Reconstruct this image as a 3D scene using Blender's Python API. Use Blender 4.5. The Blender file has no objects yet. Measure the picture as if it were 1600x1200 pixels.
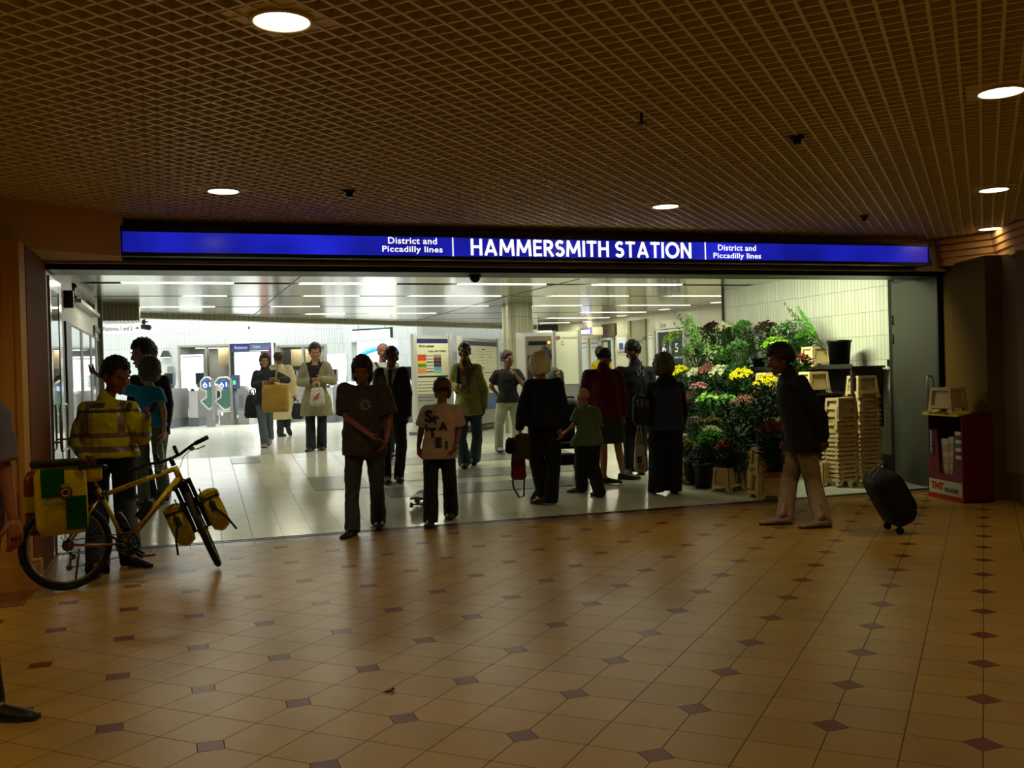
import bpy, bmesh, math, random
from mathutils import Vector, Matrix, noise
from math import sin, cos, pi, radians, sqrt

SC = bpy.context.scene
COL = SC.collection
# ------------------------------------------------------------------ camera
FPX = 1541.43
RW = ((0.94900, -0.31410, -0.02714), (-0.02809, 0.00149, -0.99960), (0.31401, 0.94939, -0.00741))
def _orth():
    r = Vector(RW[0]).normalized(); f = Vector(RW[2]); f = (f - r * f.dot(r)).normalized(); d = f.cross(r)
    return r, d, f
CR, CD, CF = _orth()
CAMP = Vector((0, 0, 1.554))
cam = bpy.data.cameras.new('camera'); camo = bpy.data.objects.new('camera', cam); COL.objects.link(camo)
m = Matrix.Identity(4)
for i in range(3):
    m[i][0] = CR[i]; m[i][1] = -CD[i]; m[i][2] = -CF[i]; m[i][3] = CAMP[i]
camo.matrix_world = m
cam.sensor_width = 36; cam.lens = FPX / 1600 * 36; cam.clip_start = .05; cam.clip_end = 200
SC.camera = camo
SC.view_settings.view_transform = 'Standard'; SC.view_settings.look = 'None'
SC.view_settings.exposure = 0.0; SC.view_settings.gamma = 1.0; SC.view_settings.use_curve_mapping = False
# ------------------------------------------------------------------ light
W = bpy.data.worlds.new('sky'); SC.world = W; W.use_nodes = True
W.node_tree.nodes['Background'].inputs[0].default_value = (0.92, 0.96, 1.0, 1)
W.node_tree.nodes['Background'].inputs[1].default_value = 2.2
SC.cycles.max_bounces = 7; SC.cycles.diffuse_bounces = 3; SC.cycles.glossy_bounces = 4; SC.cycles.transmission_bounces = 5
SC.cycles.transparent_max_bounces = 8
SC.cycles.sample_clamp_indirect = 4.0; SC.cycles.caustics_reflective = False; SC.cycles.caustics_refractive = False
def area(name, loc, sx, sy, power, color, rot=(0, 0, 0)):
    l = bpy.data.lights.new(name, 'AREA'); l.shape = 'RECTANGLE'; l.size = sx; l.size_y = sy; l.energy = power; l.color = color
    o = bpy.data.objects.new(name, l); o.location = loc; o.rotation_euler = rot; COL.objects.link(o); return o
# daylight falling through the glazed roof of the ticket gate hall
area('skylight', (2.0, 29.0, 6.3), 13, 7.5, 1450, (0.93, 0.97, 1.0), (0, 0, radians(20)))

def unproj(px, py):
    return CR * ((px - 800) / FPX) + CD * ((py - 600) / FPX) + CF
def P(px, py, Z):                    # point at camera depth Z
    return CAMP + unproj(px, py) * Z
def GZ(px, py, z=0.0):
    d = unproj(px, py); return CAMP + d * ((z - CAMP.z) / d.z)
def AY(px, py, Y):
    d = unproj(px, py); return CAMP + d * (Y / d.y)
def AX(px, py, X):
    d = unproj(px, py); return CAMP + d * (X / d.x)
TY = 10.14; RS = 0.09; TOPZ = 0.47
def floor_z(y): return max(0.0, min(TOPZ, RS * (y - TY)))
def FL(px, py):
    p = GZ(px, py)
    if p.y <= TY: return p
    d = unproj(px, py); t = (-RS * TY - CAMP.z) / (d.z - RS * d.y); p = CAMP + d * t
    if p.z <= TOPZ and t > 0: return p
    return GZ(px, py, TOPZ)
def depth(p): return (Vector(p) - CAMP).dot(CF)

# ------------------------------------------------------------------ materials
def lin(c):
    return tuple((x / 12.92 if x <= .04045 else ((x + .055) / 1.055) ** 2.4) for x in c)
def rgb(h):
    if isinstance(h, str):
        h = h.lstrip('#'); return lin(tuple(int(h[i:i + 2], 16) / 255 for i in (0, 2, 4)))
    return h
_mc = {}
def mat(name, color, rough=.6, metal=0., emit=None, es=0., var=0., vs=6., bump=0., bs=40., trans=0., ior=1.45, alpha=1., spec=.5, sheen=0.):
    if name in _mc: return _mc[name]
    m = bpy.data.materials.new(name); m.use_nodes = True; nt = m.node_tree; b = nt.nodes['Principled BSDF']
    c = rgb(color)
    b.inputs['Base Color'].default_value = (*c, 1); b.inputs['Roughness'].default_value = rough; b.inputs['Metallic'].default_value = metal
    b.inputs['Specular IOR Level'].default_value = spec
    b.inputs['IOR'].default_value = ior
    if trans: b.inputs['Transmission Weight'].default_value = trans
    if alpha < 1: b.inputs['Alpha'].default_value = alpha
    if sheen: b.inputs['Sheen Weight'].default_value = sheen
    if emit is not None:
        b.inputs['Emission Color'].default_value = (*rgb(emit), 1); b.inputs['Emission Strength'].default_value = es
    if var or bump:
        tc = nt.nodes.new('ShaderNodeTexCoord')
    if var:
        n = nt.nodes.new('ShaderNodeTexNoise'); n.inputs['Scale'].default_value = vs; n.inputs['Detail'].default_value = 5
        nt.links.new(tc.outputs['Object'], n.inputs['Vector'])
        r = nt.nodes.new('ShaderNodeMapRange'); r.inputs[1].default_value = .3; r.inputs[2].default_value = .7
        r.inputs[3].default_value = 1 - var; r.inputs[4].default_value = 1 + var
        nt.links.new(n.outputs[0], r.inputs[0])
        x = nt.nodes.new('ShaderNodeVectorMath'); x.operation = 'SCALE'; x.inputs[0].default_value = c
        nt.links.new(r.outputs[0], x.inputs['Scale']); nt.links.new(x.outputs[0], b.inputs['Base Color'])
    if bump:
        n2 = nt.nodes.new('ShaderNodeTexNoise'); n2.inputs['Scale'].default_value = bs; n2.inputs['Detail'].default_value = 3
        nt.links.new(tc.outputs['Object'], n2.inputs['Vector'])
        bp = nt.nodes.new('ShaderNodeBump'); bp.inputs['Strength'].default_value = bump; bp.inputs['Distance'].default_value = .01
        nt.links.new(n2.outputs[0], bp.inputs['Height']); nt.links.new(bp.outputs[0], b.inputs['Normal'])
    _mc[name] = m; return m

class NG:                              # tiny node helper
    def __init__(s, name):
        s.m = bpy.data.materials.new(name); s.m.use_nodes = True; s.nt = s.m.node_tree; s.b = s.nt.nodes['Principled BSDF']
        s.tc = s.nt.nodes.new('ShaderNodeTexCoord'); s.sp = s.nt.nodes.new('ShaderNodeSeparateXYZ')
        s.nt.links.new(s.tc.outputs['Object'], s.sp.inputs[0]); _mc[name] = s.m
    def v(s, i): return s.sp.outputs[i]
    def math(s, op, a, b=None, c=None):
        n = s.nt.nodes.new('ShaderNodeMath'); n.operation = op
        for k, x in enumerate((a, b, c)):
            if x is None: continue
            if isinstance(x, (int, float)): n.inputs[k].default_value = x
            else: s.nt.links.new(x, n.inputs[k])
        return n.outputs[0]
    def mix(s, f, a, b):
        n = s.nt.nodes.new('ShaderNodeMix'); n.data_type = 'RGBA'
        if isinstance(f, (int, float)): n.inputs[0].default_value = f
        else: s.nt.links.new(f, n.inputs[0])
        for k, x in ((6, a), (7, b)):
            if isinstance(x, tuple): n.inputs[k].default_value = (*x[:3], 1)
            else: s.nt.links.new(x, n.inputs[k])
        return n.outputs[2]
    def noise(s, scale, detail=4):
        n = s.nt.nodes.new('ShaderNodeTexNoise'); n.inputs['Scale'].default_value = scale; n.inputs['Detail'].default_value = detail
        s.nt.links.new(s.tc.outputs['Object'], n.inputs['Vector']); return n.outputs[0]
    def line(s, x, pitch, w, off=0.):          # 1 near multiples of pitch
        a = s.math('ADD', x, off + 1000 * pitch); a = s.math('MODULO', a, pitch)
        b = s.math('SUBTRACT', pitch, a); a = s.math('MINIMUM', a, b); return s.math('LESS_THAN', a, w / 2)
    def cell(s, x, y, p, q):                    # random per tile
        a = s.math('FLOOR', s.math('DIVIDE', x, p)); b = s.math('FLOOR', s.math('DIVIDE', y, q))
        c = s.nt.nodes.new('ShaderNodeCombineXYZ'); s.nt.links.new(a, c.inputs[0]); s.nt.links.new(b, c.inputs[1])
        w = s.nt.nodes.new('ShaderNodeTexWhiteNoise'); s.nt.links.new(c.outputs[0], w.inputs['Vector']); return w.outputs[0]
    def out(s, col, rough=None, bumpv=None, bd=.002):
        if col is not None: s.nt.links.new(col, s.b.inputs['Base Color'])
        if rough is not None:
            if isinstance(rough, (int, float)): s.b.inputs['Roughness'].default_value = rough
            else: s.nt.links.new(rough, s.b.inputs['Roughness'])
        if bumpv is not None:
            bp = s.nt.nodes.new('ShaderNodeBump'); bp.inputs['Distance'].default_value = bd; bp.inputs['Strength'].default_value = .8
            s.nt.links.new(bumpv, bp.inputs['Height']); s.nt.links.new(bp.outputs[0], s.b.inputs['Normal'])
        return s.m

def tile_mat(name, col, grout, pu, pv, w=.004, rough=.25, var=.05, vert=True, offu=0, offv=0, stripes=None):
    n = NG(name); x = n.v(0); y = n.v(2) if vert else n.v(1)
    l = n.math('MAXIMUM', n.line(x, pu, w, offu), n.line(y, pv, w, offv))
    c = rgb(col); r = n.cell(n.math('ADD', x, offu), n.math('ADD', y, offv), pu, pv)
    base = n.mix(r, tuple(k * (1 - var) for k in c), tuple(k * (1 + var) for k in c))
    sp = n.noise(90, 2); base = n.mix(n.math('MULTIPLY', sp, .12), base, rgb(grout))
    colo = n.mix(l, base, rgb(grout))
    inv = n.math('SUBTRACT', 1, l)
    return n.out(colo, n.math('ADD', n.math('MULTIPLY', l, .4), rough), inv)

def floor_mat():                       # cream octagon tiles with small terracotta diamonds
    n = NG('cream_octagon_tiles'); x, y = n.v(0), n.v(1)
    l = n.math('MAXIMUM', n.line(x, .3, .0045), n.line(y, .3, .0045))
    def md(v):
        a = n.math('MODULO', n.math('ADD', v, 600.), .6); return n.math('MINIMUM', a, n.math('SUBTRACT', .6, a))
    s = n.math('ADD', md(x), md(y))
    dia = n.math('LESS_THAN', s, .078); ring = n.math('LESS_THAN', n.math('ABSOLUTE', n.math('SUBTRACT', s, .079)), .003)
    c = rgb('#ac8840'); r = n.cell(x, y, .3, .3)
    base = n.mix(r, tuple(k * .93 for k in c), tuple(k * 1.07 for k in c))
    base = n.mix(n.math('MULTIPLY', n.noise(150, 2), .15), base, rgb('#8d7446'))
    base = n.mix(n.math('MULTIPLY', n.math('GREATER_THAN', n.noise(1.7, 5), .56), .12), base, rgb('#6e5a35'))
    g = rgb('#3a2a18')
    c1 = n.mix(l, base, g)
    dr = n.mix(n.noise(60, 3), rgb('#5e2a14'), rgb('#7a3a20'))
    c2 = n.mix(dia, c1, dr); c3 = n.mix(ring, c2, g)
    lines = n.math('MAXIMUM', n.math('MULTIPLY', l, n.math('SUBTRACT', 1, dia)), ring)
    n.b.inputs['Specular IOR Level'].default_value = .14
    ro = n.math('ADD', n.math('MULTIPLY', n.noise(5, 4), .10), .27)
    return n.out(c3, n.math('ADD', ro, n.math('MULTIPLY', lines, .3)), n.math('SUBTRACT', 1, lines), .0015)

def stone_mat(name, a, b, rough=.35, scale=14, spec=.12):
    n = NG(name); n.b.inputs['Specular IOR Level'].default_value = spec; s = n.noise(scale, 8); t = n.noise(scale * 9, 3)
    c = n.mix(s, rgb(a), rgb(b)); c = n.mix(n.math('MULTIPLY', t, .35), c, tuple(k * .5 for k in rgb(a)))
    return n.out(c, rough)

# ------------------------------------------------------------------ mesh building
class MB:
    def __init__(s): s.v = []; s.f = []; s.m = []; s.sm = []
    def add(s, vs, fs, mi=0, smooth=False):
        b = len(s.v); s.v += [Vector(v) for v in vs]
        for f in fs: s.f.append([b + i for i in f]); s.m.append(mi); s.sm.append(smooth)
    def box(s, c, d, mi=0, R=None):
        c = Vector(c); h = Vector(d) / 2
        vs = [Vector((sx * h.x, sy * h.y, sz * h.z)) for sx in (-1, 1) for sy in (-1, 1) for sz in (-1, 1)]
        if R is not None: vs = [R @ v for v in vs]
        s.add([c + v for v in vs], [(0, 1, 3, 2), (4, 6, 7, 5), (0, 4, 5, 1), (2, 3, 7, 6), (0, 2, 6, 4), (1, 5, 7, 3)], mi)
    def bb(s, x0, x1, y0, y1, z0, z1, mi=0):
        s.box(((x0 + x1) / 2, (y0 + y1) / 2, (z0 + z1) / 2), (abs(x1 - x0), abs(y1 - y0), abs(z1 - z0)), mi)
    def rings(s, rs, mi=0, smooth=True, cap=True, closed=False):
        n = len(rs[0]); b = len(s.v)
        for r in rs: s.v += [Vector(p) for p in r]
        k = len(rs)
        for i in range(k if closed else k - 1):
            for j in range(n):
                a = b + i * n + j; a2 = b + i * n + (j + 1) % n; c = b + ((i + 1) % k) * n + j; c2 = b + ((i + 1) % k) * n + (j + 1) % n
                s.f.append([a, a2, c2, c]); s.m.append(mi); s.sm.append(smooth)
        if cap and not closed:
            s.f.append([b + j for j in range(n)][::-1]); s.m.append(mi); s.sm.append(False)
            s.f.append([b + (k - 1) * n + j for j in range(n)]); s.m.append(mi); s.sm.append(False)
    def cyl(s, p, q, r1, r2=None, n=12, mi=0, smooth=True, cap=True):
        p = Vector(p); q = Vector(q); r2 = r1 if r2 is None else r2
        d = (q - p); 
        if d.length < 1e-9: return
        d.normalize(); a = d.orthogonal().normalized(); b = d.cross(a)
        R = lambda c, r: [c + a * (r * cos(2 * pi * k / n)) + b * (r * sin(2 * pi * k / n)) for k in range(n)]
        s.rings([R(p, r1), R(q, r2)], mi, smooth, cap)
    def tube(s, pts, r, n=8, mi=0, closed=False, rr=None):
        pts = [Vector(p) for p in pts]; k = len(pts); rs = []; a = None
        for i, p in enumerate(pts):
            if closed: d = pts[(i + 1) % k] - pts[i - 1]
            else: d = pts[min(i + 1, k - 1)] - pts[max(i - 1, 0)]
            d.normalize()
            if a is None: a = d.orthogonal().normalized()
            else:
                a = (a - d * a.dot(d)); a = a.normalized() if a.length > 1e-6 else d.orthogonal().normalized()
            b = d.cross(a); q = rr[i] if rr else r
            rs.append([p + a * (q * cos(2 * pi * j / n)) + b * (q * sin(2 * pi * j / n)) for j in range(n)])
        s.rings(rs, mi, True, True, closed)
    def ell(s, c, r, mi=0, n=12, k=8, R=None):
        c = Vector(c); r = (r, r, r) if isinstance(r, (int, float)) else r
        rs = []
        for i in range(1, k):
            t = pi * i / k
            ring = [Vector((r[0] * sin(t) * cos(2 * pi * j / n), r[1] * sin(t) * sin(2 * pi * j / n), -r[2] * cos(t))) for j in range(n)]
            rs.append([c + (R @ v if R is not None else v) for v in ring])
        b = len(s.v); s.rings(rs, mi, True, False)
        bo = Vector((0, 0, -r[2])); to = Vector((0, 0, r[2]))
        if R is not None: bo = R @ bo; to = R @ to
        s.v += [c + bo, c + to]; e = len(s.v)
        for j in range(n):
            s.f.append([b + (j + 1) % n, b + j, e - 2]); s.m.append(mi); s.sm.append(True)
            l = b + (k - 2) * n; s.f.append([l + j, l + (j + 1) % n, e - 1]); s.m.append(mi); s.sm.append(True)
    def prism(s, poly, z0, z1, mi=0, axis='z'):
        f = {'z': lambda p, z: (p[0], p[1], z), 'y': lambda p, z: (p[0], z, p[1]), 'x': lambda p, z: (z, p[0], p[1])}[axis]
        n = len(poly)
        s.add([f(p, z0) for p in poly] + [f(p, z1) for p in poly],
              [list(range(n))[::-1], list(range(n, 2 * n))] + [[j, (j + 1) % n, n + (j + 1) % n, n + j] for j in range(n)], mi)
    def torus(s, c, R_, r, ax=(0, 1, 0), n=48, k=8, mi=0, flat=1.):
        ax = Vector(ax).normalized(); a = ax.orthogonal().normalized(); b = ax.cross(a); c = Vector(c); rs = []
        for i in range(n):
            t = 2 * pi * i / n; d = a * cos(t) + b * sin(t)
            rs.append([c + d * (R_ + r * cos(2 * pi * j / k)) + ax * (r * flat * sin(2 * pi * j / k)) for j in range(k)])
        s.rings(rs, mi, True, False, True)
    def xf(s, M, start=0):
        for i in range(start, len(s.v)): s.v[i] = M @ s.v[i]
        return s
    def mesh(s, name, mats):
        me = bpy.data.meshes.new(name); me.from_pydata([tuple(v) for v in s.v], [], s.f)
        for x in (mats if isinstance(mats, (list, tuple)) else [mats]): me.materials.append(x)
        me.polygons.foreach_set('material_index', s.m); me.polygons.foreach_set('use_smooth', s.sm); me.update()
        bm = bmesh.new(); bm.from_mesh(me); bmesh.ops.recalc_face_normals(bm, faces=bm.faces); bm.to_mesh(me); bm.free()
        return me
    def build(s, name, mats, parent=None, label=None, cat=None, group=None, kind=None, loc=None, rz=0, bevel=0):
        o = bpy.data.objects.new(name, s.mesh(name, mats)); COL.objects.link(o)
        if loc is not None: o.location = loc
        if rz: o.rotation_euler = (0, 0, rz)
        if parent is not None: o.parent = parent
        if bevel:
            b = o.modifiers.new('bevel', 'BEVEL'); b.width = bevel; b.segments = 2; b.limit_method = 'ANGLE'
        return tag(o, label, cat, group, kind)
def tag(o, label=None, cat=None, group=None, kind=None):
    if label: o['label'] = label
    if cat: o['category'] = cat
    if group: o['group'] = group
    if kind: o['kind'] = kind
    return o
def empty(name, loc, rz=0, label=None, cat=None, group=None):
    o = bpy.data.objects.new(name, None); o.empty_display_size = .1; COL.objects.link(o); o.location = loc; o.rotation_euler = (0, 0, rz)
    return tag(o, label, cat, group)
def copy_tree(o, parent=None, loc=None, rz=None, label=None, group=None, scale=None):
    c = o.copy(); COL.objects.link(c)
    if parent is not None: c.parent = parent
    for ch in list(o.children): copy_tree(ch, c)
    if loc is not None: c.location = loc
    if rz is not None: c.rotation_euler = (0, 0, rz)
    if scale is not None: c.scale = scale
    if label: c['label'] = label
    if group: c['group'] = group
    return c
WORK = bpy.data.scenes.new('work'); WVL = WORK.view_layers[0]
def work_dg():                          # evaluates the scratch scene only
    with bpy.context.temp_override(scene=WORK, view_layer=WVL): dg = bpy.context.evaluated_depsgraph_get()
    dg.update(); return dg
def text_mesh(name, s, width=None, height=None, bold=0., depth_=0.004, align='CENTER', spacing=1., lines=1.):
    cu = bpy.data.curves.new(name, 'FONT'); cu.body = s; cu.align_x = align; cu.align_y = 'CENTER'; cu.extrude = depth_ / 2; cu.offset = bold
    cu.space_character = spacing; cu.space_line = lines; cu.resolution_u = 3
    o = bpy.data.objects.new(name, cu); WORK.collection.objects.link(o)
    dg = work_dg(); me = bpy.data.meshes.new_from_object(o.evaluated_get(dg))
    bpy.data.objects.remove(o); bpy.data.curves.remove(cu)
    xs = [v.co.x for v in me.vertices]; ys = [v.co.y for v in me.vertices]
    w = max(xs) - min(xs); h = max(ys) - min(ys); sx = (width / w) if width else None; sy = (height / h) if height else None
    sx = sx or sy; sy = sy or sx; cx = (max(xs) + min(xs)) / 2; cy = (max(ys) + min(ys)) / 2
    for v in me.vertices:
        v.co.x = (v.co.x - (cx if align == 'CENTER' else min(xs))) * sx; v.co.y = (v.co.y - cy) * sy
    me.name = name; return me
def put_text(name, s, M, material, parent=None, **kw):   # M maps text plane (x right, y up, z out)
    me = text_mesh(name, s, **kw); me.transform(M); me.materials.clear(); me.materials.append(material)
    o = bpy.data.objects.new(name, me); COL.objects.link(o)
    if parent is not None: o.parent = parent
    return o
def frame_M(origin, right, up):
    r = Vector(right).normalized(); u = Vector(up); u = (u - r * u.dot(r)).normalized(); n = r.cross(u); M = Matrix.Identity(4)
    for i in range(3): M[i][0] = r[i]; M[i][1] = u[i]; M[i][2] = n[i]; M[i][3] = Vector(origin)[i]
    return M
def wall(name, p0, p1, z0, z1, m, thick=.12, holes=()):      # local x runs p0 -> p1, body lies behind (left of travel)
    dx, dy = p1[0] - p0[0], p1[1] - p0[1]; L = sqrt(dx * dx + dy * dy); b = MB()
    xs = sorted({0, L, *[h[0] for h in holes], *[h[1] for h in holes]}); zs = sorted({z0, z1, *[h[2] for h in holes], *[h[3] for h in holes]})
    for i in range(len(xs) - 1):
        for j in range(len(zs) - 1):
            cx = (xs[i] + xs[i + 1]) / 2; cz = (zs[j] + zs[j + 1]) / 2
            if any(h[0] < cx < h[1] and h[2] < cz < h[3] for h in holes): continue
            b.bb(xs[i], xs[i + 1], 0, thick, zs[j], zs[j + 1])
    return b.build(name, m, kind='structure', loc=(p0[0], p0[1], 0), rz=math.atan2(dy, dx))
def hx(p0, p1, p):                 # distance along wall of a point
    d = Vector((p1[0] - p0[0], p1[1] - p0[1])).normalized(); return (p[0] - p0[0]) * d.x + (p[1] - p0[1]) * d.y
# ------------------------------------------------------------------ concourse shell
M_floor = floor_mat()
M_tile = tile_mat('white_wall_tiles', '#d9dcca', '#7d8070', .075, .33, .005)
M_tile_far = tile_mat('white_hall_tiles', '#b2b6b0', '#8c908a', .08, .45, .010)
M_ramp = tile_mat('cream_station_tiles', '#d4d4be', '#8a8a74', .3, .3, .007, .17, .06, vert=False)
M_grey = tile_mat('grey_station_tiles', '#85867a', '#6a6a60', .3, .3, .006, .25, .06, vert=False)
M_terra = tile_mat('terracotta_tiles', '#86513a', '#3a2418', .3, .3, .005, .3, .08, vert=False)
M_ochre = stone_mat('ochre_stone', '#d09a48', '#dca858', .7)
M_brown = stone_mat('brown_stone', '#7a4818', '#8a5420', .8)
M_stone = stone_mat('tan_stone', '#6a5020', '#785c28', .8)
M_plaster = mat('cream_plaster', '#d8ac68', .8, var=.05, vs=3)
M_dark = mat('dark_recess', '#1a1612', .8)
M_louvre = mat('beige_louvre', '#e8daa4', .45)
M_black = mat('black_metal', '#131313', .4)
M_steel = mat('brushed_steel', '#9a9a94', .3, 1.)
M_steeld = mat('grey_door_steel', '#46463a', .5, .3, var=.06, vs=3)
M_alu = mat('aluminium_panel', '#dcdccc', .17, 1.)
M_white = mat('white_paint', '#d8d8d0', .5)
M_glass = mat('window_glass', '#e8f2ee', .03, trans=1., ior=1.45)
M_lamp = mat('warm_lamp', '#ffd9a8', .5, emit='#ffe6c8', es=9.)
M_tube = mat('fluorescent_tube', '#ffffff', .5, emit='#fff6d6', es=5.)

GA = radians(-43.9)
b = MB(); b.add([(-14, -16, 0), (14, -16, 0), (14, 16, 0), (-14, 16, 0)], [(0, 1, 2, 3)])
# floor polygon in grid coordinates so the octagon pattern follows its own lattice
def to_grid(p):
    q = Vector((p[0] - 3.053, p[1] - 3.226)); return (q.x * cos(-GA) - q.y * sin(-GA), q.x * sin(-GA) + q.y * cos(-GA), 0)
b = MB(); b.add([to_grid(p) for p in ((-9, -6), (16, -6), (16, TY - .30), (-9, TY - .30))], [(0, 1, 2, 3)])
b.build('floor', M_floor, kind='structure', loc=(3.053, 3.226, 0), rz=GA)
b = MB(); b.add([(-9, TY - .30, 0), (16, TY - .30, 0), (16, TY - .05, 0), (-9, TY - .05, 0)], [(0, 1, 2, 3)])
b.bb(-7, -1.15, 7.85, 8.42, -.01, .003); b.build('floor_border', M_terra, kind='structure')
b = MB()
b.bb(-1.2, 9.2, TY - .05, TY - .02, -.02, .004); b.bb(-1.2, 9.2, TY + .03, TY + .06, -.02, .006); b.bb(-9, 14, TY - .05, TY + .06, -.03, .001, 1)
b.build('trim_1', [M_black, M_steel], kind='structure')
b = MB(); yr = TY + TOPZ / RS
b.add([(-1.4, TY + .05, 0.003), (13, TY + .05, 0.003), (13, yr, TOPZ), (-1.4, yr, TOPZ)], [(0, 1, 2, 3)])
b.add([(-14, yr, TOPZ), (24, yr, TOPZ), (24, 44, TOPZ), (-14, 44, TOPZ)], [(0, 1, 2, 3)])
b.add([(-14, TY + .05, -.01), (-1.4, TY + .05, -.01), (-1.4, yr, TOPZ), (-14, yr, TOPZ)], [(0, 1, 2, 3)])
b.build('floor_ramp', M_ramp, kind='structure')
b = MB()
def stripe(x0, x1, y0, y1):
    e = .004; b.add([(x0, y0, floor_z(y0) + e), (x1, y0, floor_z(y0) + e), (x1, y1, floor_z(y1) + e), (x0, y1, floor_z(y1) + e)], [(0, 1, 2, 3)])
for (x0, x1, y0, y1) in ((2.6, 5.6, 13.85, 14.45), (2.6, 5.4, 12.68, 13.25), (2.3, 5.0, 11.7, 12.3), (1.5, 2.2, 12.4, 13.3), (.6, 1.0, 14.7, 15.2)): stripe(x0, x1, y0, y1)
b.build('floor_stripes', M_grey, kind='structure')
# grooves of a drain line crossing the hall floor
b = MB(); p, q = FL(243, 748), FL(534, 701); p.z += .004; q.z += .004
b.add([p, q, q + Vector((0, .03, 0)), p + Vector((0, .03, 0))], [(0, 1, 2, 3)]); b.build('trim_2', M_black, kind='structure')

# egg crate ceiling: real slats, square lattice of 0.1 m
CZ = 3.1
b = MB()
def inside(x, y): return -7.5 < x < 15 and -5 < y < 10.0
def clip(axis, c):                     # world span of grid line (grid coords) inside the room rectangle
    t0, t1 = -40, 40; o = Vector((3.053, 3.226)); gx = Vector((cos(GA), sin(GA))); gy = Vector((-sin(GA), cos(GA)))
    base = o + (gx if axis == 0 else gy) * c; d = gy if axis == 0 else gx
    for k, lo, hi in ((0, -7.5, 12.5), (1, -3.5, 10.0)):
        if abs(d[k]) < 1e-9: continue
        a, e = (lo - base[k]) / d[k], (hi - base[k]) / d[k]; a, e = min(a, e), max(a, e); t0 = max(t0, a); t1 = min(t1, e)
    return (base + d * t0, base + d * t1) if t1 > t0 + .05 else None
for ax in (0, 1):
    for i in range(-180, 181):
        s_ = clip(ax, i * .1 + .05)
        if not s_: continue
        p, q = s_; c = (p + q) / 2; L = (q - p).length; R = Matrix.Rotation(math.atan2(q.y - p.y, q.x - p.x), 3, 'Z')
        main = (i % 6 == 0)
        w = .017 if ax == 0 else .015
        b.box((c.x, c.y, CZ + .02), (L, w, .04 if ax == 0 else .036), 1 if main and ax == 0 else 0, R)
b.build('ceiling', [M_louvre, M_louvre], kind='structure')
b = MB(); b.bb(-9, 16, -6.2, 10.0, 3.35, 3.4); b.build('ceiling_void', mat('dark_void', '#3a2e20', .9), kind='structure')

# threshold beam over the opening, slim lips below the illuminated sign
M_lintel = mat('lintel_metal', '#8f7f5c', .45, .3)
b = MB()
b.bb(-1.25, 9.6, 9.86, 10.35, 2.74, 3.36); b.bb(-1.2, 9.3, 9.80, 9.86, 2.70, 2.735)
b.build('beam_lintel', M_lintel, kind='structure')
b = MB(); b.bb(-1.2, 9.0, 9.95, 10.38, 2.655, 2.74); b.bb(-1.25, 9.3, 9.9, 9.93, 2.68, 2.74); b.build('trim_3', M_black, kind='structure')
b = MB(); b.bb(-1.2, 9.0, 10.38, 10.42, 2.655, 3.0); b.build('trim_4', M_steeld, kind='structure')

# left pier: ochre cladding, brown stone reveal, plaster fascia above
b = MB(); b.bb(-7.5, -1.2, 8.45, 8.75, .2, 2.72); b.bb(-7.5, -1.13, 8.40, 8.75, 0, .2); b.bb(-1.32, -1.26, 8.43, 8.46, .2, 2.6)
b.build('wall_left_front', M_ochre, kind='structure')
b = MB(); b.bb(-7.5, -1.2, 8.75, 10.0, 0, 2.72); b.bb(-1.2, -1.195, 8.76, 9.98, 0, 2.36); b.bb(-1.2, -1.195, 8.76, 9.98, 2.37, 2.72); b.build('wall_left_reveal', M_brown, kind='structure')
b = MB(); b.prism([(-.52, 9.42), (-1.42, 8.86), (-2.3, 8.43), (-7.5, 8.0), (-7.5, 10.3), (-.52, 10.3)], 2.72, 3.1)
b.prism([(-.50, 9.40), (-1.40, 8.83), (-2.3, 8.40), (-7.5, 7.97), (-7.5, 10.3), (-.50, 10.3)], 3.02, 3.36)
b.build('beam_fascia_left', M_plaster, kind='structure')
# right side: tan stone wall beside the steel door, then further faces
RWP = [(9.05, 10.75), (9.02, 10.08), (8.62, 8.92), (8.80, 8.86), (8.80, 8.62), (8.64, 8.50), (8.9, 6.9), (9.6, 4.0), (10.5, -6)]
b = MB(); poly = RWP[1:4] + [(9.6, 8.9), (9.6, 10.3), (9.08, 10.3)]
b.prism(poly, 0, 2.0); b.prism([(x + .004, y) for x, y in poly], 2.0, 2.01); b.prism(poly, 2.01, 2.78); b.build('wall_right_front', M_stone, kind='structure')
M_slate = stone_mat('dark_slate', '#80705a', '#8c7a5e', .7)
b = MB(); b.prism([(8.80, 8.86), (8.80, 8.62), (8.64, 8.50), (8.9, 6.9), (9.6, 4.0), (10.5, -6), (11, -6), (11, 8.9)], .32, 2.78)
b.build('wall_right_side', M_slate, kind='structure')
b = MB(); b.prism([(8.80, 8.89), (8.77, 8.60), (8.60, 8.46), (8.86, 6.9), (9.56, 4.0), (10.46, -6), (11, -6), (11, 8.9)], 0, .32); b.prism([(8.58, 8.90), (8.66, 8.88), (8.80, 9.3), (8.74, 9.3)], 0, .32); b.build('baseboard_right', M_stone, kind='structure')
b = MB(); b.prism([(8.82, 9.78), (9.05, 9.2), (8.72, 8.6), (8.45, 7.8), (9.2, 4.0), (10.1, -6), (16, -6), (16, 10.3), (8.82, 10.3)], 2.76, 3.1)
for k, o_ in enumerate((.02, .035, .05)):
    b.prism([(8.82 - o_, 9.78), (9.05 - o_, 9.2), (8.72 - o_, 8.6), (8.45 - o_, 7.8), (9.2 - o_, 4.0), (10.1 - o_, -6), (16, -6), (16, 10.3), (8.82 - o_, 10.3)], 2.86 + k * .08, 2.87 + k * .08 + .05)
b.build('beam_fascia_right', M_plaster, kind='structure')
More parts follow.
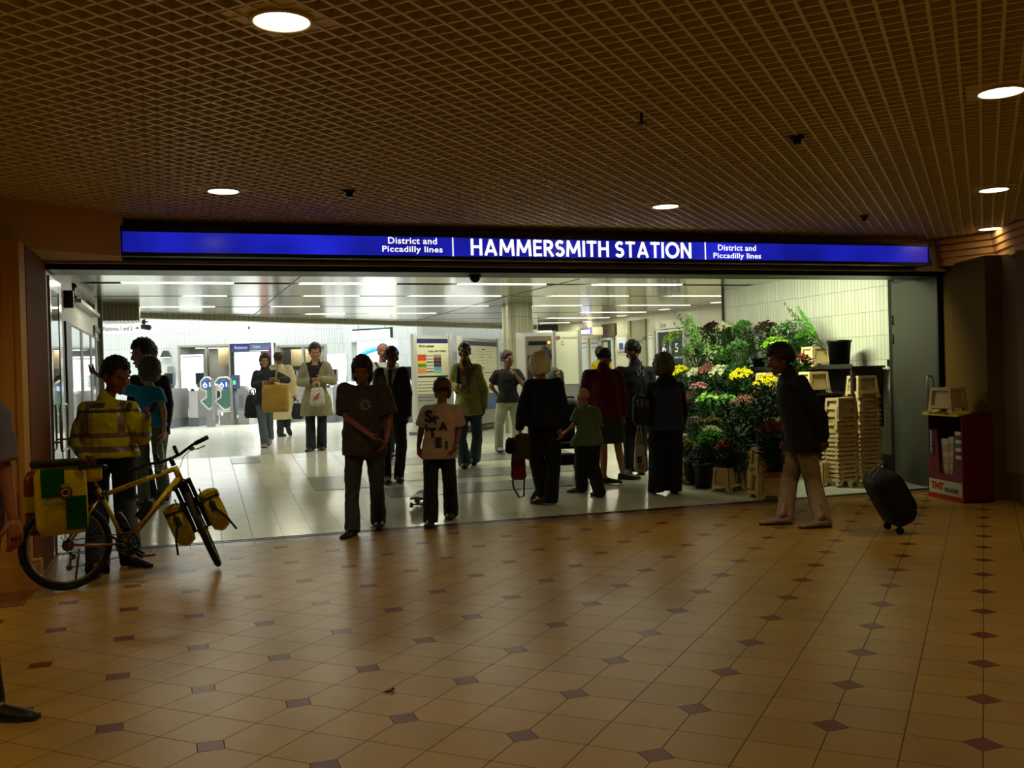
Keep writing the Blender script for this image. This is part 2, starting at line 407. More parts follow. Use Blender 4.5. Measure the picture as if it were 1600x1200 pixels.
# rest of the concourse behind the camera
wall('wall_back', (12, -6), (-7.5, -6), 0, 3.36, M_ochre); wall('wall_left', (-7.5, -6), (-7.5, 8.8), 0, 3.36, M_ochre)

# ------------------------------------------------------------------ station interior
IZ = 2.95
WLX = -1.3
b = MB()                                 # metal plank ceiling: grooved strips along X
_a, _b = GZ(196, 490, 2.95), GZ(790, 509, 2.95); _d = (_b - _a) / (_b.x - _a.x)
SOF0, SOF1 = Vector((-5.0, (_a + _d * (-5.0 - _a.x)).y)), Vector((9.4, (_a + _d * (9.4 - _a.x)).y))
def sof_y(x): return SOF0.y + (x - SOF0.x) * (SOF1.y - SOF0.y) / (SOF1.x - SOF0.x)
def sof_x(y): return SOF0.x + (y - SOF0.y) * (SOF1.x - SOF0.x) / (SOF1.y - SOF0.y)
SLOTS = [14.18, 16.24, 18.45, 20.5, 22.45, 24.5, 26.3]
y = 10.42
while y < 27.9:
    w = .125
    hit = any(abs(y + w / 2 - s_) < w / 2 + .02 for s_ in SLOTS)
    x0 = max(-1.35 if y < 17.2 else -5.0, sof_x(y + w))
    if not hit: b.bb(x0, 12.2, y, y + w - .012, IZ, IZ + .03)
    else: b.bb(x0, 12.2, y, y + w - .012, IZ + .05, IZ + .08)
    y += w
b.build('ceiling_planks', M_alu, kind='structure')
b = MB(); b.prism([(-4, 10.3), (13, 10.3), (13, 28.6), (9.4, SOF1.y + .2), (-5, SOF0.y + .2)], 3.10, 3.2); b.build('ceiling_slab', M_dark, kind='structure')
# soffit beam facing the bright hall
d = (SOF1 - SOF0).normalized(); nrm = Vector((-d.y, d.x))
q0, q1 = SOF0, SOF1
b = MB(); b.prism([tuple(q0 - nrm * .10), tuple(q1 - nrm * .10), tuple(q1 + nrm * .15), tuple(q0 + nrm * .15)], 2.865, 3.6)
b.build('beam_soffit', tile_mat('soffit_tiles', '#a3a184', '#6f6d58', .1, 3., .012), kind='structure')
b = MB()
for (ax_, ay_), (bx_, by_) in (((475, 427), (392, 496)), ((905, 436), (800, 461)), ((800, 461), (640, 504))):
    p, q = GZ(ax_, ay_, IZ), GZ(bx_, by_, IZ); n_ = Vector((-(q - p).y, (q - p).x, 0)).normalized() * .012; b.prism([tuple((p - n_).xy), tuple((q - n_).xy), tuple((q + n_).xy), tuple((p + n_).xy)], IZ - .004, IZ - .001)
b.build('trim_8', M_black, kind='structure')
# left wall of the hall, white with a tall portal at its end
wall('wall_left_hall', (WLX, 10.42), (WLX, 17.1), 0, 3.1, M_white)
b = MB(); b.bb(-1.9, WLX + .02, 16.1, 16.25, 0, 2.5); b.bb(-1.9, WLX + .06, 17.05, 17.2, 0, 3.1); b.bb(-1.9, WLX + .03, 16.1, 17.2, 2.42, 2.5); b.build('trim_5', mat('olive_portal', '#4d4a30', .5), kind='structure')
b = MB(); b.bb(-3.4, -.72, 17.9, 18.5, 2.68, 2.96); b.build('beam_downstand', tile_mat('brown_tiles', '#8e8468', '#5e5640', .06, 3., .01), kind='structure')
# flower stall wall on the right
FY1 = AX(1131.5, 470, 8.95).y
wall('wall_flower', (8.95, FY1), (8.95, 10.42), .33, 3.05, M_tile, .15)
b = MB(); b.bb(8.93, 9.1, 10.42, FY1, 0, .36); b.bb(8.9, 9.1, FY1 - .005, FY1 + .01, .33, 3.05); b.build('baseboard_flower', mat('black_plinth', '#23221e', .4), kind='structure')
b = MB(); b.bb(9.1, 12.5, FY1 - .12, FY1, 0, 3.1); b.build('wall_flower_return', M_white, kind='structure')
# far right wall (ticket windows)
RA, RB_, RC = (11.75, FY1), (10.87, 18.6), (9.45, 28.2)
RWR = (12.0, FY1)
def rw_pt(px, py):                       # intersect a pixel ray with the far right wall plane (two facets)
    for a, c in ((RA, RB_), (RB_, RC)):
        d_ = unproj(px, py); ex, ey = c[0] - a[0], c[1] - a[1]
        den = d_.x * ey - d_.y * ex
        t = ((a[0] - 0) * ey - (a[1] - 0) * ex) / den; p_ = CAMP + d_ * t
        if min(a[1], c[1]) - .01 <= p_.y <= max(a[1], c[1]) + .01: return p_, a, c
    return p_, a, c
M_tile_r = tile_mat('cream_wall_tiles', '#c9c7ac', '#8f8d76', .6, .5, .008)
wall('wall_right_near', RB_, RA, 0, 3.1, M_tile_r); wall('wall_right_far', RC, RB_, 0, 3.1, M_tile_r)
wall('wall_far_corner', (9.2, 28.3), (12, 28.3), 0, 3.1, M_tile_r)
# column
b = MB(); cx, cy = 6.15, 18.15
pts = [(cx + .27 * math.copysign(abs(cos(t)) ** .5, cos(t)), cy + .27 * math.copysign(abs(sin(t)) ** .5, sin(t))) for t in [2 * pi * k / 24 for k in range(24)]]
b.prism(pts, 0.2, IZ); b.build('column', tile_mat('column_tiles', '#b5b498', '#7f7d66', .07, .45, .006), kind='structure')

# bright gate hall beyond the soffit
CFH = Vector((CF.x, CF.y, 0)).normalized(); CRH = Vector((CFH.y, -CFH.x, 0))
YAWC = math.atan2(CRH.y, CRH.x)
def WA(px, py, Z):                       # local coordinates on a wall parallel to the picture: (x along, z)
    p_ = P(px, py, Z); return p_
ZA = 30.0
a0, a1 = P(40, 600, ZA), P(541, 600, ZA)
def wa_x(px, Z=ZA, a=None): a = a or a0; return (P(px, 597, Z) - a).dot(CRH)
def wa_z(px, py, Z=ZA): return P(px, py, Z).z
wins = [(280, 362, 540, 640), (362, 432, 537, 668), (434, 511, 540, 640)]
holes = []
for (x0, x1, y0, y1) in wins: holes.append((wa_x(x0), wa_x(x1), max(.3, wa_z(x0, y1)), wa_z(x0, y0)))
wall('wall_hall_back', (a0.x, a0.y), (a1.x, a1.y), 0, 4.6, M_tile_far, .2, holes)
b1 = P(662, 597, 27.2)
ob0, ob1 = 541, 624
hl = lambda px: None
L_B = sqrt((b1.x - a1.x) ** 2 + (b1.y - a1.y) ** 2)
def wb_pt(px, py):
    d_ = unproj(px, py); ex, ey = b1.x - a1.x, b1.y - a1.y; t = (a1.x * ey - a1.y * ex) / (d_.x * ey - d_.y * ex); return CAMP + d_ * t
wbx = lambda px, py=600: hx((a1.x, a1.y), (b1.x, b1.y), wb_pt(px, py))
wall('wall_hall_angled', (a1.x, a1.y), (b1.x, b1.y), 0, 4.6, M_tile_far, .2, [(wbx(551), wbx(623), .47, wb_pt(590, 532).z)])
c1 = P(800, 600, 31)
wall('wall_hall_right', (b1.x, b1.y), (c1.x + .6, c1.y), 0, 4.6, M_tile_far, .2, [(1.0, 3.0, .8, 2.05)])
wall('wall_hall_side', (-6.0, 20.0), (a0.x, a0.y), 0, 4.6, M_tile_far)
b = MB(); s0 = P(655, 540, 28.2); 
for k in range(26): 
    p_ = Vector((b1.x, b1.y, 0)).lerp(Vector((c1.x + .6, c1.y, 0)), (k + .5) / 26); b.box((p_.x, p_.y - .12, 2.1), (.11, .06, .42))
b.build('trim_6', mat('grey_slats', '#8c9094', .5), kind='structure')
# low back side of the left part seen beyond the portal
wall('wall_hall_left', (-6.0, 17.2), (-6.0, 20.2), 0, 3.2, M_white)
wall('wall_portal_return', (-1.35, 17.15), (-6.0, 17.15), 0, 3.2, M_white)
b = MB(); b.prism([(-6.2, 17.1), (-.3, 17.1), (-.3, 22.6), (-6.2, 20.5)], 3.22, 3.3); b.build('ceiling_hall_left', M_white, kind='structure')
# rooms behind the windows
M_room = mat('office_wall', '#8d8a80', .8); M_frame = mat('grey_window_frame', '#8b8a7c', .4, .5)
nwin = 0
for (x0, x1, y0, y1), h in zip(wins, holes):
    nwin += 1
    if nwin == 2: continue
    loc = (a0.x, a0.y, 0); rz = math.atan2(a1.y - a0.y, a1.x - a0.x)
    b = MB(); b.bb(h[0] - .1, h[1] + .1, 1.5, 1.6, 0, 3.2); b.bb(h[0] - .15, h[0] - .1, .2, 1.6, 0, 3.2); b.bb(h[1] + .1, h[1] + .15, .2, 1.6, 0, 3.2); b.bb(h[0] - .15, h[1] + .15, .2, 1.6, 2.75, 2.8)
    b.build('wall_office', M_room, kind='structure', loc=loc, rz=rz)
    b = MB(); w = h[1] - h[0]; t = .06
    for xx in (h[0], h[0] + w * .51, h[1] - t): b.bb(xx, xx + t, -.04, .16, h[2], h[3])
    b.bb(h[0], h[1], -.05, .18, h[3] - t, h[3]); b.bb(h[0], h[1], -.05, .18, h[2], h[2] + t)
    root = b.build('window_%d' % nwin, M_frame, kind='structure', loc=loc, rz=rz)
    g = MB(); g.bb(h[0] + t, h[1] - t, .05, .056, h[2] + t, h[3] - t); g.build('pane', M_glass, root)
    oc = Vector((a0.x, a0.y, 2.7)) + CRH * ((h[0] + h[1]) / 2) + CFH * .8; area('office_lamp', oc, 1.0, .5, 30, (1, .97, .9))
    # cupboard, counter and clutter seen in the office
    cb = MB(); cx_ = h[0] + w * (.78 if nwin == 1 else .35); cb.bb(cx_ - .3, cx_ + .35, .9, 1.3, h[3] - .62, h[3] - .1)
    cb.build('wall_cupboard', mat('tan_cupboard', '#a8906c', .6), label='tan wall cupboard seen through the ' + ('left' if nwin == 1 else 'right') + ' office window', cat='cupboard', loc=loc, rz=rz)
    ct = MB(); ct.bb(h[0] + w * .45, h[1] - .05, .5, 1.4, TOPZ, 1.35)
    ct.build('office_counter', mat('beech_counter', '#b59a66', .6), label='pale counter behind the glass of the ' + ('left' if nwin == 1 else 'right') + ' office window', cat='counter', loc=loc, rz=rz)
    for k in range(3):
        bx = MB(); xx = h[0] + w * (.5 + .14 * k); bx.bb(xx, xx + .14, .7, .95, 1.35, 1.5 + .12 * ((k * 7) % 3)); bx.build('storage_box', mat(['grey_box', 'white_box', 'dark_box'][k], ['#77808a', '#d0d0c8', '#3a3c40'][k], .6), label=['grey', 'white', 'dark'][k] + ' box standing on the counter in the ' + ('left' if nwin == 1 else 'right') + ' office window', cat='box', loc=loc, rz=rz)

# outdoor backdrop seen through the angled opening: blue arch over a pale ground
b = MB(); ctr = P(600, 560, 34)
pts = [ctr + CRH * (.95 * cos(t)) + Vector((0, 0, 1)) * (.55 * sin(t) - .2) for t in [pi * k / 20 for k in range(21)]]
b.tube(pts, .09, 8); b.build('blue_arch', mat('sky_blue_paint', '#3fa8e8', .5), label='sky blue arch outside the opening beyond the gates', cat='arch')
o_ = bpy.data.objects['blue_arch']
b = MB(); 
for s_ in (0, -1): b.cyl(pts[s_], Vector((pts[s_].x, pts[s_].y, TOPZ)), .05, .05, 8)
b.build('post', M_white, o_)
b = MB(); b.add([(-14, 28, TOPZ - .01), (40, 28, TOPZ - .01), (40, 90, TOPZ - .01), (-14, 90, TOPZ - .01)], [(0, 1, 2, 3)]); b.build('floor_outside', mat('pale_paving', '#b8b8b0', .8), kind='structure')

# ------------------------------------------------------------------ lamps
def downlight(px, py, z, label, grp, r=.115, power=60, col=(1, .76, .34), matl=None):
    c = GZ(px, py, z); root = empty('downlight', (c.x, c.y, z), 0, label, 'ceiling light', grp)
    b = MB(); b.cyl((0, 0, .002), (0, 0, -.006), r, r, 28); b.build('lens', matl or M_lamp, root)
    b = MB(); b.torus((0, 0, -.004), r + .012, .012, (0, 0, 1), 32, 6, 0, .6)
    b.rings([[Vector((k * cos(t), k * sin(t), zz)) for t in [2 * pi * j / 28 for j in range(28)]] for k, zz in ((r + .02, -.002), (r + .02, .04), (r, .04), (r, -.002))], 0, True, False, True)
    b.build('trim_ring', M_louvre if z > 3 else M_white, root)
    if z > 3:
        bb_ = MB(); R_ = Matrix.Rotation(GA, 3, 'Z'); bb_.box((0, 0, .012), (.36, .36, .01), 0, R_); bb_.build('mounting_plate', M_louvre, root)
    l = bpy.data.lights.new('lamp', 'SPOT'); l.energy = power; l.color = col; l.spot_size = radians(150); l.spot_blend = 1; l.shadow_soft_size = .1
    lo = bpy.data.objects.new('lamp', l); lo.location = (0, 0, -.03); COL.objects.link(lo); lo.parent = root
    return root
WARM = (1, .76, .34); KP = 56
for (x, y, t) in ((440, 32, 'large round recessed ceiling lamp nearest the viewer, in the left part of the slatted ceiling'), (349, 298, 'round recessed lamp in the slatted ceiling above the left end of the blue sign'),
                  (1040, 322, 'round recessed lamp in the slatted ceiling above the middle of the station name'), (1564, 143, 'largest of the three lamps in the row at the right edge of the ceiling'),
                  (1553, 296, 'middle lamp of the three in the row at the right edge of the ceiling'), (1547, 357, 'farthest lamp of the three in the row at the right edge, close to the fascia')):
    downlight(x, y, CZ, t, 'lamps in the slatted ceiling', power=KP * (.05 if x == 1547 else .85 if x > 1500 else 1))
# further lamps of the same ceiling, behind and above the viewer
def lamp_at(x, y):
    l = bpy.data.lights.new('lamp', 'SPOT'); l.energy = KP; l.color = WARM; l.spot_size = radians(150); l.spot_blend = 1; l.shadow_soft_size = .1
    o = bpy.data.objects.new('ceiling_lamp_light', l); o.location = (x, y, CZ - .03); COL.objects.link(o)
for x, y in ((-3.6, 4.2), (-1.6, 1.6), (2.4, .6), (6.2, .8), (2.4, -2.6), (-3.5, -2.0), (-5, 6.6), (-2.7, 7.0)): lamp_at(x, y)
for i, (x, y) in enumerate(((1120, 472), (1038, 483), (972, 493), (918, 502), (868, 509))):
    downlight(x, y, IZ, ['nearest round lamp of the receding row above the ticket wall', 'second round lamp of the row above the ticket wall, counted from the viewer', 'middle round lamp of the row above the ticket wall', 'fourth round lamp of the row above the ticket wall, counted from the viewer', 'farthest round lamp of the row above the ticket wall, near the dark recess'][i],
              'lamps in the metal plank ceiling', r=.13, power=9, col=(1, .9, .6), matl=mat('pink_lamp', '#ffe0d0', .5, emit='#ffe8dc', es=4))
# fluorescent tubes in the slots
segs = [(0, [(190, 365), (470, 620), (723, 857), (940, 1075)]), (1, [(286, 354), (475, 560), (640, 780), (860, 978), (1046, 1128)]),
        (2, [(200, 336), (426, 500), (624, 761), (838, 904), (970, 1068)]), (3, [(480, 540), (580, 680), (904, 995)]), (4, [(849, 936)]), (5, [(840, 883)])]
ypx = [443.5, 463.5, 478.5, 490, 499, 505.5]
words = ['first', 'second', 'third', 'fourth', 'fifth', 'sixth']
FLP = 14
for i, sg in segs:
    for k, (xa, xb) in enumerate(sg):
        pa, pb = GZ(xa, ypx[i], IZ), GZ(xb, ypx[i], IZ); Y_ = SLOTS[i]
        t = 'fluorescent tube in the %s ceiling slot from the entrance, %s' % (words[i], 'the only lit one' if len(sg) == 1 else ('leftmost' if k == 0 else ('rightmost' if k == len(sg) - 1 else ('second from the left' if k == 1 else ('third from the left' if len(sg) > 4 or k == 2 else 'middle')))))
        if k == 3 and len(sg) == 5: t = t.replace('third from the left', 'second from the right')
        b = MB(); b.cyl((pa.x, Y_, IZ + .012), (pb.x, Y_, IZ + .012), .017, .017, 10)
        b.build('tube_light', M_tube, None, t, 'ceiling light', 'fluorescent tubes in the ceiling slots')
        area('tube_glow', ((pa.x + pb.x) / 2, Y_, IZ - .012), abs(pb.x - pa.x), .04, FLP * abs(pb.x - pa.x), (1, .97, .74))
# added fill light brightening the flower stall, tilted away from the front floor
_q = Vector((1.25, 1.1, -1.25)).to_track_quat('-Z', 'Y').to_euler(); _l = area('stall_fill_light', (6.7, 11.3, IZ - .12), 1.8, .08, 85, (.95, 1, .66), tuple(_q)); _l.data.spread = radians(150)
# ------------------------------------------------------------------ illuminated station sign
def sign_mat():
    n = NG('backlit_blue'); s = n.noise(.9, 2)
    n.nt.links.new(n.mix(s, rgb('#0a0a8c'), rgb('#2430e8')), n.b.inputs['Emission Color']); n.b.inputs['Base Color'].default_value = (.02, .02, .3, 1)
    n.nt.links.new(n.math('MULTIPLY', n.math('ADD', n.math('MULTIPLY', s, 1.6), -.15), 1.0), n.b.inputs['Emission Strength']); n.b.inputs['Roughness'].default_value = .2
    return n.m
M_blue = sign_mat(); M_wtext = mat('backlit_white_lettering', '#ffffff', .4, emit='#fff8ee', es=1.15)
SY = 9.62
tl, tr, bl, br = AY(185, 352, SY), AY(1452, 384, SY), AY(187, 399, SY), AY(1453, 416, SY)
zt, zb = (tl.z + tr.z) / 2, (bl.z + br.z) / 2; zt = min(zt, 3.07)
sx0, sx1 = tl.x, tr.x
root = empty('station_sign', ((sx0 + sx1) / 2, SY, zb), 0, 'long blue illuminated station name sign across the top of the wide entrance', 'sign')
off = -Vector(root.location)
def rel(b, root=root): return b.xf(Matrix.Translation(-Vector(root.location)))
b = MB(); b.bb(sx0, sx1, SY, SY + .24, zb, zt); b.bb(sx0, sx1, SY - .03, SY, zt - .035, zt); b.bb(sx0, sx1, SY - .03, SY, zb, zb + .035); b.bb(sx0, sx0 + .03, SY - .03, SY, zb, zt); b.bb(sx1 - .03, sx1, SY - .03, SY, zb, zt)
rel(b).build('housing', M_black, root)
d1, d2 = AY(707, 385, SY).x, AY(1101, 395, SY).x
b = MB(); b.bb(sx0 + .03, d1 - .005, SY - .012, SY - .002, zb + .035, zt - .035); rel(b).build('left_panel', M_blue, root)
b = MB(); b.bb(d1 + .005, d2 - .005, SY - .012, SY - .002, zb + .035, zt - .035); rel(b).build('centre_panel', M_blue, root)
b = MB(); b.bb(d2 + .005, sx1 - .03, SY - .012, SY - .002, zb + .035, zt - .035); rel(b).build('right_panel', M_blue, root)
for d_ in (d1, d2):
    b = MB(); b.bb(d_ - .005, d_ + .005, SY - .02, SY - .012, zb + .03, zt - .035); rel(b).build('divider', M_wtext, root)
def sign_text(s, x0, x1, yc, h=None, bold=.012, nm='lettering'):
    a, c = AY(x0, yc, SY), AY(x1, yc, SY)
    mm = frame_M(Vector(((a.x + c.x) / 2, SY - .014, (a.z + c.z) / 2)) + off, (1, 0, 0), (0, 0, 1))
    return put_text(nm, s, mm, M_wtext, root, width=c.x - a.x, height=h, bold=bold, depth_=.003, spacing=1.06)
def arc(cx, cy, rx, ry, a0_, a1_, n=14): return [(cx + rx * cos(radians(a0_ + (a1_ - a0_) * i / n)), cy + ry * sin(radians(a0_ + (a1_ - a0_) * i / n))) for i in range(n + 1)]
TW = .165; e_ = TW / 2                     # bold humanist capitals drawn as strokes, cap height 1
GLY = {'H': (.72, [[(e_, 0), (e_, 1)], [(.72 - e_, 0), (.72 - e_, 1)], [(e_, .52), (.72 - e_, .52)]]),
       'A': (.84, [[(e_, 0), (.42, .97)], [(.84 - e_, 0), (.42, .97)], [(.2, .28), (.64, .28)]]),
       'M': (.98, [[(e_, 0), (e_ + .06, 1)], [(.98 - e_, 0), (.92 - e_, 1)], [(e_ + .06, .95), (.49, .22)], [(.92 - e_, .95), (.49, .22)]]),
       'E': (.56, [[(e_, 0), (e_, 1)], [(e_, e_), (.56, e_)], [(e_, .52), (.53, .52)], [(e_, 1 - e_), (.56, 1 - e_)]]),
       'R': (.64, [[(e_, 0), (e_, 1)], [(e_, 1 - e_), (.3, 1 - e_)] + arc(.3, .70, .23, .22, 90, -90) + [(e_, .48)], [(.28, .48), (.60, 0)]]),
       'S': (.60, [arc(.31, .72, .21, .20, 35, 200) + arc(.29, .30, .23, .22, 110, -55)[0:] + arc(.29, .30, .23, .22, -55, -150)]),
       'I': (TW, [[(e_, 0), (e_, 1)]]), 'T': (.66, [[(.33, 0), (.33, 1)], [(0, 1 - e_), (.66, 1 - e_)]]),
       'O': (.98, [arc(.49, .5, .41, .43, 0, 360, 36)]), 'N': (.76, [[(e_, 0), (e_, 1)], [(.76 - e_, 0), (.76 - e_, 1)], [(e_, .96), (.76 - e_, .04)]])}
tot = sum((GLY[c_][0] + .13) if c_ != ' ' else .32 for c_ in 'HAMMERSMITH STATION') - .13
pA, pB = AY(735, 387, SY), AY(1079, 391, SY); kx = (pB.x - pA.x) / tot; kz = .168; zc_ = (pA.z + pB.z) / 2 - kz / 2; xo = pA.x
for c_ in 'HAMMERSMITH STATION':
    if c_ == ' ': xo += .32 * kx; continue
    b = MB()
    for line in GLY[c_][1]:
        for p_, q_ in zip(line, line[1:]):
            p_ = Vector((p_[0] * kx, p_[1] * kz)); q_ = Vector((q_[0] * kx, q_[1] * kz)); d_ = q_ - p_
            if d_.length < 1e-6: continue
            d_.normalize(); n_ = Vector((-d_.y, d_.x)) * (TW * kz / 2); g_ = d_ * (TW * kz * .12 if len(line) > 2 else 0)
            b.prism([tuple(p_ - g_ - n_), tuple(q_ + g_ - n_), tuple(q_ + g_ + n_), tuple(p_ - g_ + n_)], SY - .018, SY - .0125, 0, 'y')
    b.xf(Matrix.Translation((xo, 0, zc_)) @ Matrix.Identity(4)); rel(b).build('letter', M_wtext, root); xo += (GLY[c_][0] + .13) * kx
sign_text('District and', 606, 682, 376.5, .064); sign_text('Piccadilly lines', 597, 691, 391, .076)
sign_text('District and', 1121, 1180, 387.5, .064); sign_text('Piccadilly lines', 1114, 1188, 401, .076)

# dome camera under the lintel
c = AY(742, 431, 10.2); root = empty('dome_camera', (c.x, 10.2, 2.655), 0, 'small black dome camera hanging under the entrance beam', 'camera')
b = MB(); b.cyl((0, 0, 0), (0, 0, -.02), .075, .07, 20); b.build('mount', M_black, root)
b = MB(); b.ell((0, 0, -.02), (.06, .06, .06), 0, 16, 8); b.build('dome', mat('smoked_dome', '#0a0a0a', .08), root)
# detectors on the slatted ceiling
for (px, py, r, t) in ((1245, 218, .05, 'black sensor on the right half of the slatted ceiling, the largest one'), (546, 302, .05, 'black sensor on the left half of the slatted ceiling'), (1350, 341, .045, 'small black sensor on the slatted ceiling above the right end of the sign'), (1002, 180, .03, 'thin sprinkler head hanging from the middle of the slatted ceiling')):
    c = GZ(px, py - 4, CZ); root = empty('ceiling_sensor' if r > .03 else 'sprinkler_head', (c.x, c.y, CZ), 0, t, 'sensor' if r > .03 else 'sprinkler')
    if r > .03:
        b = MB(); b.cyl((0, 0, 0), (0, 0, -.02), r, r, 14); b.build('base', M_black, root)
        b = MB(); b.cyl((0, 0, -.02), (0, 0, -.055), r * .6, r * .5, 14); b.build('head', M_black, root)
    else:
        b = MB(); b.cyl((0, 0, 0), (0, 0, -.07), .008, .008, 8); b.build('pipe', M_black, root)
        b = MB(); b.cyl((0, 0, -.06), (0, 0, -.066), .03, .03, 12); b.build('deflector', M_black, root)

# ------------------------------------------------------------------ open doors of the entrance
DX = -1.19
y1 = 10.98
b = MB(); fr = MB()
root = tag(empty('door_1', (DX, 10.1, 0)), kind='structure')
for (a_, c_) in ((0, .09), (y1 - 10.1 - .2, y1 - 10.1)): fr.bb(-.012, .012, a_, c_, .01, 2.62)
fr.bb(-.012, .012, .09, .7, 2.5, 2.62); fr.bb(-.012, .012, .09, .7, .01, .14); fr.build('door_frame', mat('polished_steel', '#b0b0aa', .14, 1.), root)
b.bb(-.006, .006, .09, .69, .14, 2.5); b.build('pane', mat('mirror_glass', '#9aa39c', .03, .85), root)
b = MB(); hp = [(.06, .1, 1.0), (.06, .1, 1.36), (.06, .16, 1.4), (.06, .62, 1.4), (.06, .68, 1.36), (.06, .68, 1.0), (.06, .62, .96), (.06, .16, .96)]
b.tube(hp, .012, 8, closed=True); b.cyl((0, .1, 1.05), (.06, .1, 1.05), .01, .01, 8); b.cyl((0, .68, 1.05), (.06, .68, 1.05), .01, .01, 8); b.build('handle', M_steel, root)
# right grey steel door leaf standing open
p0_, p1_ = Vector((8.90, 10.79, 0)), Vector((8.95, 10.02, 0)); L = (p1_ - p0_).length
root = tag(empty('door_2', p0_, math.atan2(p1_.y - p0_.y, p1_.x - p0_.x)), kind='structure')
b = MB(); b.bb(0, L, -.03, .03, .02, 2.66); b.build('leaf', M_steeld, root)
b = MB(); b.bb(L - .01, L + .02, -.04, .04, .02, 2.68); b.bb(0, L, -.035, .035, 2.64, 2.68); b.build('edge_trim', M_black, root)
b = MB(); hx_, z0, z1 = L - .12, .98, 1.42
b.tube([(hx_, -.03, z0), (hx_, -.08, z0), (hx_, -.09, z0 + .02), (hx_, -.09, z1 - .02), (hx_, -.08, z1), (hx_, -.03, z1)], .01, 8); b.build('handle', M_steel, root)
for k, z in enumerate((2.1, 1.85)):
    b = MB(); b.cyl((.02, -.035, z), (.02, -.035, z + .12), .012, .012, 8); b.build('hinge', M_black, root)
b = MB(); b.bb(8.93, 8.99, 10.80, 10.84, 0, 2.9); b.bb(8.91, 8.96, 10.84, 10.9, .34, 2.9); b.build('trim_7', M_dark, kind='structure')
b = MB(); c = AX(1390, 567, 8.94); b.bb(8.925, 8.95, c.y - .035, c.y + .035, c.z - .045, c.z + .045); b.build('wall_switch', M_black, label='small black switch box on the white tiled wall beside the steel door', cat='switch')

# ------------------------------------------------------------------ left hall wall: poster frame and glazed panels
M_frame_d = mat('dark_brown_frame', '#3a1f1e', .4); M_mirror = mat('reflecting_glass', '#a9b0a8', .05, .75)
def lx(px, py): return AX(px, py, WLX)
ya, yb = lx(112, 430).y, lx(146, 520).y
zt_, zb_ = 2.92, lx(124, 462).z
ztb = lx(119, 471).z
root = empty('wall_display_case', (WLX, (ya + yb) / 2, ztb), 0, 'dark framed glass display case high on the white left wall', 'display case')
h = (yb - ya) / 2; H = 2.86 - ztb
b = MB()
for a_, c_, e, f_ in ((-h, -h + .25, 0, H), (h - .05, h, 0, H), (-h, h, 0, .05), (-h, h, H - .05, H)): b.bb(0, .03, a_, c_, e, f_)
b.build('frame', M_frame_d, root)
b = MB(); b.bb(.012, .022, -h + .25, h - .05, .05, H - .05); b.build('glass', M_mirror, root)
b = MB(); b.bb(0, .10, -h, h, -.05, 0); b.build('ledge', M_steel, root)
# glazed panels at hand height
zt2 = lx(112, 508).z
posts = [(103, 112), (125, 129), (140, 143), (149, 152), (157, 160)]
for i in range(4):
    ya = lx(posts[i][0 if i == 0 else 0], 600).y; yb = lx(posts[i + 1][0], 600).y
    root = empty('glazed_panel', (WLX, ya, .35), 0, ['glass panel with a thick dark post on the left wall, nearest to the entrance', 'second framed glass panel of the left wall from the entrance', 'third framed glass panel of the left wall from the entrance', 'farthest framed glass panel of the left wall, beside the portal'][i], 'window panel', 'glazed panels on the left wall')
    pw = [.55, .3, .28, .28][i]; H = zt2 - .35
    b = MB(); b.bb(0, .022, 0, pw, 0, H); b.build('post', M_frame_d, root)
    b = MB(); b.bb(0, .02, pw, yb - ya, H - .03, H); b.bb(0, .02, pw, yb - ya, 0, .04); b.build('rail', M_frame_d, root)
    b = MB(); b.bb(.008, .018, pw, yb - ya, .04, H - .03); b.build('glass', M_mirror, root)
b = MB(); c = lx(101, 468); b.bb(WLX, WLX + .1, c.y - .08, c.y + .02, c.z - .1, c.z + .1); b.build('door_closer_box', M_frame_d, label='small dark box on the left wall above the glass panels', cat='box')

# ------------------------------------------------------------------ hall signs and far wall fittings
def facing(name, px0, py0, px1, py1, Z, label, cat, thick=.05, group=None, yaw=0.):
    c = P((px0 + px1) / 2, (py0 + py1) / 2, Z); w = (px1 - px0) / FPX * Z / max(.3, cos(yaw)); h = (py1 - py0) / FPX * Z
    return empty(name, c, YAWC + yaw, label, cat, group), w, h
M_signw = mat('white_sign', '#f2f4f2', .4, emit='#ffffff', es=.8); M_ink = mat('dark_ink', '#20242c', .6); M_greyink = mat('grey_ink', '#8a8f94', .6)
M_navy = mat('navy_header', '#1c1f5a', .5); M_green = mat('green_header', '#1f6a52', .5); M_cardw = mat('white_paper', '#dcdccb', .7); M_inkred = mat('ink_red', '#c23a22', .6)
def quadbox(b, x0, x1, z0, z1, y=-.03, t=.004, mi=0): b.bb(x0, x1, y - t, y, z0, z1, mi)
root, w, h = facing('platform_sign', 160, 499, 219, 521, 19.7, 'white hanging sign to platforms 1 and 2 with a green top edge', 'sign')
b = MB(); b.bb(-w / 2, w / 2, -.03, .03, -h / 2, h / 2); b.build('panel', M_signw, root)
b = MB(); quadbox(b, -w / 2, w / 2, h / 2 - .04, h / 2); b.build('header_strip', M_green, root)
Mx = lambda x, z, y=-.036: frame_M((x, y, z), (1, 0, 0), (0, 0, 1))
put_text('lettering', 'District and Piccadilly lines', Mx(-.02, .06), M_greyink, root, width=w * .8, height=.05)
put_text('lettering', 'Platforms 1 and 2', Mx(-.06, -.045), M_ink, root, width=w * .78, height=.085)
b = MB(); b.bb(w * .37, w * .46, -.036, -.03, -.05, -.038); b.add([(w * .43, -.034, -.075), (w * .48, -.034, -.044), (w * .43, -.034, -.013)], [(0, 1, 2)]); b.build('arrow', M_ink, root)
for s_ in (-1, 1):
    b = MB(); b.cyl((s_ * w * .35, 0, h / 2), (s_ * w * .35, 0, h / 2 + .33), .01, .01, 6); b.build('hanger', M_steel, root)

